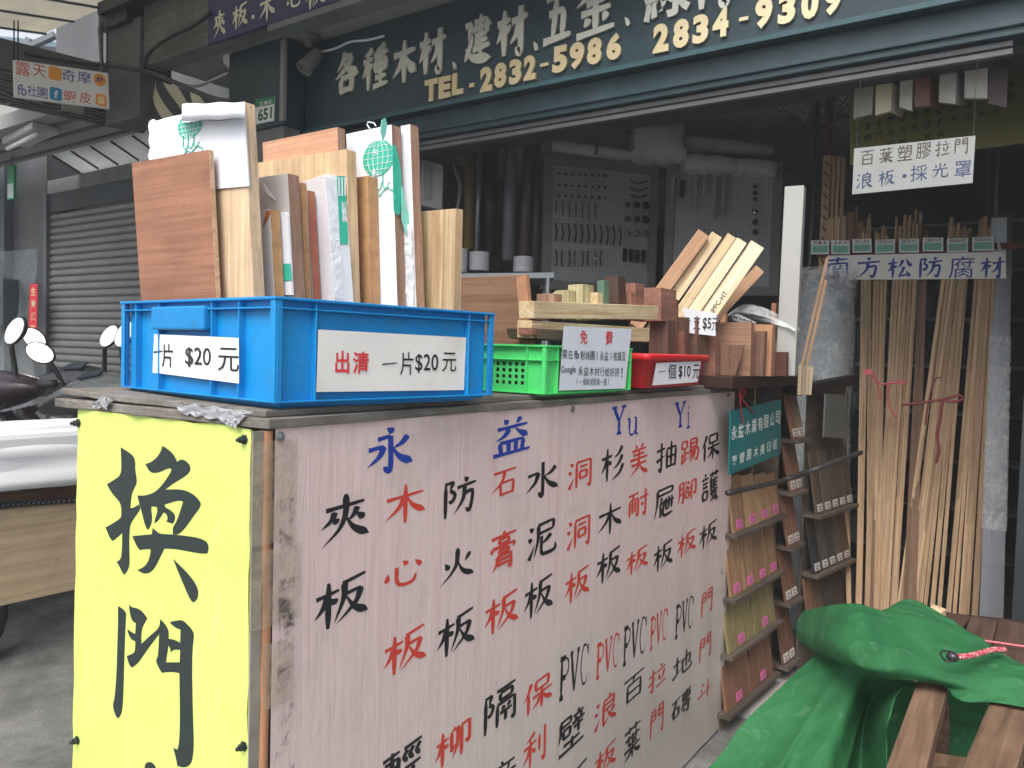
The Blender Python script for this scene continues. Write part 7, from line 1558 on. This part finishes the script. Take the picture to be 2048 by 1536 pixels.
# bungee cord with a hook
bu = thing('bungee_cord', 'red speckled bungee cord with a black wire hook on the green tarpaulin', 'bungee cord', atZ(1905, 1312, .69))
pts = _curve3([atZ(1905, 1313, .705), atZ(1930, 1313, .70), atZ(1955, 1308, .695), atZ(1985, 1300, .69), atZ(2010, 1299, .685)], 60)
m = MB(); m.tube(pts, [.0062*(1+.12*math.sin(i*1.9)) for i in range(60)], 10); 
def speck():
    mm, t, b = _new('bungee_red'); v = coords(t); n1 = noise(t, v, 260, 1); c = ramp(t, n1, [(.52, S((168, 44, 60))), (.58, S((214, 170, 170)))]); t.links.new(c, b.inputs['Base Color']); b.inputs['Roughness'].default_value = .7; return mm
m.build('cord', speck(), bu, smooth=True)
m = MB(); m.tube(_curve3([atZ(1912, 1318, .708), atZ(1896, 1324, .706), atZ(1884, 1314, .706), atZ(1882, 1304, .706), atZ(1894, 1302, .706), atZ(1908, 1306, .708)], 24), .0022, 6); m.build('hook', kn, bu, smooth=True)
m = MB(); c = atZ(1905, 1314, .707); m.sphere(c, .013, .011, .011); m.build('hook_cap', kn, bu, smooth=True)
# slatted timber frames
def plank_px(name, label, top4, z, th, mat, parent=None, group=None, cat='slat'):
    P = [atZ(x, y, z) for x, y in top4]; ydir = ((P[2]+P[3])-(P[0]+P[1])); ydir.z = 0; Ln = ydir.length/2; ydir.normalize(); xdir = Vector((ydir.y, -ydir.x, 0)); o0 = (P[0]+P[1])/2
    M = Matrix((xdir.to_4d(), ydir.to_4d(), Vector((0, 0, 1, 0)), o0.to_4d())).transposed()
    for k in range(3): M[3][k] = 0
    M[3][3] = 1
    wd = ((P[1]-P[0]).length+(P[3]-P[2]).length)/4
    m = MB(); m.box(-wd, wd, 0, Ln, -th, 0); o = m.build(name, mat, parent, local=M, bevel=.003)
    if label: tag(o, label, cat, group)
    return o
pf = thing('slatted_pallet', 'brown slatted timber pallet under the green tarpaulin', 'pallet', Vector((-.05, 1.75, 0)))
plank_px('slat', 'brown slat left of the gap', ((1750, 1600), (1834, 1600), (1890, 1372), (1842, 1358)), ZSl, .045, slat_w, pf)
plank_px('slat', 'brown slat at the edge of the picture', ((1896, 1620), (2000, 1620), (2062, 1420), (1986, 1400)), ZSl, .045, slat_w, pf)
m = MB(); a, b_ = atZ(1842, 1522, ZSl-.05), atZ(1990, 1545, ZSl-.05); d = (b_-a); d.z = 0; d.normalize(); nv = Vector((-d.y, d.x, 0)); m.prism([a-d*.03, b_+d*.3, b_+d*.3+nv*.05, a-d*.03+nv*.05], (0, 0, -.03)); m.build('cross_bar', slat_w, pf, bevel=.002)
m = MB()
for (x, y) in ((1800, 1560), (2040, 1560), (1880, 1330), (2090, 1400)):
    p = atZ(x, y, ZSl-.05); m.box(p.x-.03, p.x+.03, p.y-.03, p.y+.03, .0, ZSl+ZO-.052-.03)
m.build('leg', slat_w, pf)
bp2 = thing('slatted_platform', 'dark reddish plank platform behind the green tarpaulin', 'platform', atZ(1990, 1260, .62)); bp2.location.z = 0; bpy.context.view_layer.update()
dark_red = wood('dark_red_slat', S((96, 66, 50)), S((72, 50, 38)), axis=1, ring=26, fine=130, stretch=.06, rough=.6)
zpl = .62
for k, q4 in enumerate((((1840, 1268), (1894, 1290), (1938, 1232), (1888, 1222)), ((1920, 1300), (1972, 1322), (1992, 1240), (1944, 1232)), ((1978, 1322), (2046, 1340), (2058, 1246), (1998, 1240)), ((2052, 1342), (2130, 1352), (2140, 1252), (2066, 1246)))):
    plank_px('plank', None, q4, zpl-.0005*k, .03, dark_red, bp2)
m = MB(); P = [atZ(x, y, zpl-.04) for x, y in ((1880, 1275), (2100, 1330), (2140, 1250), (1890, 1225))]; lo = [Vector((p.x, p.y, .0)) for p in P]; m.hexa(lo, P); m.build('base', wood('base_dark', S((70, 46, 36)), S((54, 36, 30)), axis=2), bp2)
m = MB(); m.tube([atZ(1880, 1262, .632), atZ(1960, 1280, .632), atZ(2070, 1296, .632)], .003, 5); tag(m.build('pink_string', pink_s), 'pink string lying across the plank platform', 'string')
m = MB(); P = [atZ(x, y, .66) for x, y in ((1855, 1222), (1875, 1232), (1892, 1218), (1866, 1208))]; m.prism(P, (0, 0, -.02)); tag(m.build('pale_offcut', pine_z, bevel=.001), 'small pale wood offcut behind the tarpaulin peak', 'offcut')
atZ = _atZ
# ---------------------------------------------------------------- left foreground: sheets of plywood under white foam
XP = -2.75
lp = Plane((XP, 0, 0), (0, 1, 0), (1, 0, 0))
ps = thing('plywood_stack', 'stack of brown plywood sheets carried on edge left of the cabinet', 'plywood', lp.pt(60, 1190))
ply_l = wood('ply_left', S((226, 196, 146)), S((196, 164, 116)), axis=1, ring=7, fine=60, stretch=.25, contrast=.7)
p0_, p1_ = lp.pt(-260, 1250), lp.pt(330, 1150); zt1 = lp.pt(60, 1005).z
y0_, y1_ = lp.pt(-200, 1100).y, lp.pt(420, 1100).y; zl = lp.pt(70, 1197).z; zt1 = lp.pt(70, 1010).z; zt2 = lp.pt(70, 965).z
m = MB(); m.box(XP-.02, XP, y0_, y1_, zl, zt1); m.build('front_sheet', ply_l, ps, bevel=.002)
for k in range(4): m = MB(); m.box(XP-.045-.02*k, XP-.0265-.02*k, y0_+.05*k, y1_-.03*k, zl+.01, zt2-.012*k); m.build('sheet', wood(f'ply_left_{k % 2}', S((150, 110, 78)), S((120, 84, 58)), axis=1), ps)
for s_ in (.12, .8):
    yy = y0_+(y1_-y0_)*s_; m = MB(); m.box(XP-.13, XP-.1, yy-.02, yy+.02, 0, zl-.001); m.build('support', dark_metal, ps)
zf0, zf1 = lp.pt(70, 965).z, lp.pt(70, 850).z
wf = thing('foam_sheet', 'white foam sheeting folded in layers on top of the plywood stack', 'foam sheet', Vector((XP-.05, (y0_+y1_)/2, zf0)))
foam2 = paint('foam_bright', (.74, .76, .77), .8, .04, 4)
R = []
for i in range(26):
    q = i/25; row = []
    for j in range(40):
        f = j/39; y = y0_-.02+(y1_-y0_+.04)*f
        a = q*3.3; x = XP+.035-.11*(1-math.cos(a))*.9 ; z = zf0-.012+(zf1-zf0+.012)*math.sin(min(a, 1.57)) if a < 1.57 else zf1-.004*(a-1.57)
        x += .011*math.sin(q*34+f*2.2+.6*math.sin(f*9))+.006*math.sin(f*13+q*15); row.append(Vector((x, y, z+.004*math.sin(f*9+q*5))))
    R.append(row)
m = MB(); m.grid(R); m.build('layer', foam2, wf, smooth=True, solid=.004)
m = MB(); m.box(XP-.16, XP+.02, y0_, y1_, zf0+.002, zf1-.02); m.build('core', foam2, wf, bevel=.02)
ch = []
for k in range(60):
    f = k/59; p = lp.pt(-40+f*300, 1014-f*22, .006); ch.append(p)
m = MB()
for k, p in enumerate(ch): m.sphere(p, .011 if k % 2 else .006, .012, .007 if k % 2 else .011, nu=6, nv=4)
tag(m.build('black_chain', kn, smooth=True), 'black chain stretched across the plywood stack', 'chain')
m = MB(); m.prism([lp.pt(*q, .012) for q in ((-30, 985), (40, 982), (40, 958), (-30, 955))], (.004, 0, 0)); tag(m.build('grey_label', paint('label_grey', (.2, .22, .22), .5, .3, 30)), 'grey printed label on the upper edge of the plywood stack', 'label')
# ---------------------------------------------------------------- scooters
def scooter(label, loc, yaw, col, roll=-6, group='scooters parked by the shutter'):
    t = thing('scooter', label, 'scooter', Vector((0, 0, 0)), group)
    bm_ = paint('scooter_'+str(col), col, .28, .06, 5, spec=.6); blk = black_plastic
    m = MB()                                       # +Y is forward
    prof = [(.55, .62, .3), (.5, .72, .26), (.44, .86, .2), (.38, .95, .16)]
    # leg shield
    R = [[Vector((x*wd, y+.06*(1-abs(x)), z)) for x in (-1, -.7, -.35, 0, .35, .7, 1)] for y, z, wd in ((.34, .22, .16), (.36, .4, .2), (.42, .6, .21), (.46, .78, .18), (.46, .88, .12))]; m.grid(R); m.build('leg_shield', bm_, t, smooth=True, solid=.02)
    m = MB(); m.hexa([(-.14, -.3, .24), (.14, -.3, .24), (.14, .36, .22), (-.14, .36, .22)], [(-.15, -.3, .3), (.15, -.3, .3), (.15, .36, .28), (-.15, .36, .28)]); m.build('floorboard', blk, t, bevel=.015)
    R = [[Vector((wd*math.cos(q), y, zc+h*math.sin(q))) for q in [k/12*6.2832 for k in range(13)]] for y, wd, h, zc in ((-.18, .02, .05, .5), (-.2, .13, .17, .5), (-.45, .17, .19, .53), (-.75, .16, .14, .6), (-.98, .09, .07, .66), (-1.04, .01, .01, .67))]; m = MB(); m.grid(R); m.build('rear_body', bm_, t, smooth=True)
    R = [[Vector((wd*math.cos(q), y, zc+h*math.sin(q))) for q in [k/12*6.2832 for k in range(13)]] for y, wd, h, zc in ((-.12, .02, .02, .72), (-.16, .11, .05, .72), (-.4, .15, .06, .73), (-.7, .14, .05, .77), (-.93, .06, .03, .79), (-.96, .005, .005, .79))]; m = MB(); m.grid(R); m.build('seat', blk, t, smooth=True)
    # handlebar cowl
    R = [[Vector((x, .4+.11*math.cos(q)*min(1, hh*14)-abs(x)**2*.6, .985-abs(x)*.12+hh*math.sin(q))) for q in [k/12*6.2832 for k in range(13)]] for x, hh in ((-.3, .01), (-.28, .045), (-.16, .075), (-.06, .1), (.06, .1), (.16, .075), (.28, .045), (.3, .01))]; m = MB(); m.grid(R); cw = m.build('handlebar_cowl', bm_, t, smooth=True, sub=1)
    m = MB(); m.add([(-.06, .32, 1.055), (.06, .32, 1.055), (.05, .39, 1.082), (-.05, .39, 1.082)], [[0, 1, 2, 3]]); m.build('instrument', paint('dial_blue', (.07, .085, .12), .25), cw, solid=.008)
    m = MB(); m.lathe([(.01, 0), (.055, .01), (.06, .03), (.05, .04)], Matrix.Translation((0, .44, .97)) @ Matrix.Rotation(-math.pi/2, 4, 'X'), 16); m.build('headlight', paper, t, smooth=True)
    for s_ in (-1, 1):
        m = MB(); m.tube([(s_*.26, .35, .965), (s_*.33, .31, .955), (s_*.41, .27, .945)], [.017, .018, .019], 10); m.build('grip', blk, t, smooth=True)
        m = MB(); m.tube([(s_*.24, .38, .975), (s_*.3, .37, .97), (s_*.38, .33, .955), (s_*.4, .325, .953)], [.006, .006, .006, .009], 6); m.build('brake_lever', steel, t, smooth=True)
        m = MB(); m.tube(_curve3([Vector((s_*.16, .36, 1.0)), Vector((s_*.17, .36, 1.08)), Vector((s_*.19, .34, 1.17))], 10), [.014]*4+[.012]*6, 8); mr = m.build('mirror', blk, t, smooth=True)
        Mm = Matrix.Translation((s_*.225, .335, 1.22)) @ Matrix.Rotation(s_*math.radians(-12), 4, 'Z') @ Matrix.Rotation(math.radians(82), 4, 'X') @ Matrix.Rotation(s_*math.radians(38), 4, 'Z')
        m = MB(); m.lathe([(.02, -.035), (.75, -.025), (1, -.006), (1.0, .002), (.93, .004)], Mm @ Matrix.Diagonal((.078, .05, 1, 1)), 24); m.build('mirror_shell', blk, mr, smooth=True)
        m = MB(); m.add([Mm @ Vector((.07*math.cos(k*.2618), .044*math.sin(k*.2618), .0055)) for k in range(24)], [list(range(24))]); m.build('mirror_glass', paint('mirror_glass', (.92, .92, .92), .03, .01, metal=1), mr)
    for y in (.62, -.72):
        Mw = Matrix.Translation((0, y, .235)) @ Matrix.Rotation(math.pi/2, 4, 'Y'); wh = MB(); wh.lathe([(.12, -.03), (.13, -.02), (.05, -.015), (.03, -.04), (.03, .04), (.05, .015), (.13, .02), (.12, .03)], Mw, 24); w_ = wh.build('wheel', steel, t)
        m = MB(); m.tube([Mw @ Vector((.185*math.cos(k*.2618), .185*math.sin(k*.2618), 0)) for k in range(24)], .05, 10, closed=True); m.build('tyre', paint('rubber', (.02, .02, .02), .8), w_, smooth=True)
    m = MB(); m.tube([(.0, .42, .85), (0, .55, .5), (.07, .62, .235)], .022, 8); m.tube([(0, .55, .5), (-.07, .62, .235)], .022, 8); m.build('fork', steel, t, smooth=True)
    t.matrix_world = Matrix.Translation(loc) @ Matrix.Rotation(yaw, 4, 'Z') @ Matrix.Rotation(math.radians(roll), 4, 'Y') @ Matrix.Scale(1.25, 4); bpy.context.view_layer.update(); return t
def place(px, py, dep): p = atD(px, py, dep); return Vector((p.x, p.y, 0))
s0 = scooter('black scooter with two mirrors, parked nearest the plastic curtain', place(70, 780, 5.0), math.radians(26), (.03, .032, .036), -3)
s1_ = scooter('grey scooter with a mirror partly hidden behind the blue crate', place(185, 800, 4.5), math.radians(30), (.17, .18, .18), -13)
s2_ = scooter('dark purplish scooter at the very edge, in front of the black one', place(-70, 800, 4.2), math.radians(30), (.04, .022, .032), -12)
# ---------------------------------------------------------------- thin air volume added to lift the blacks like lens glare
hz = bpy.data.materials.new('glare_haze'); hz.use_nodes = True; t = hz.node_tree; t.nodes.remove(t.nodes['Principled BSDF'])
pv = t.nodes.new('ShaderNodeVolumePrincipled'); pv.inputs['Color'].default_value = (.9, .94, 1, 1); pv.inputs['Density'].default_value = .009; pv.inputs['Anisotropy'].default_value = .2
t.links.new(pv.outputs[0], t.nodes['Material Output'].inputs['Volume'])
m = MB(); m.box(-125, 125, -125, 125, -1.0, 12.0); struct(m.build('glare_haze', hz), 'stuff')
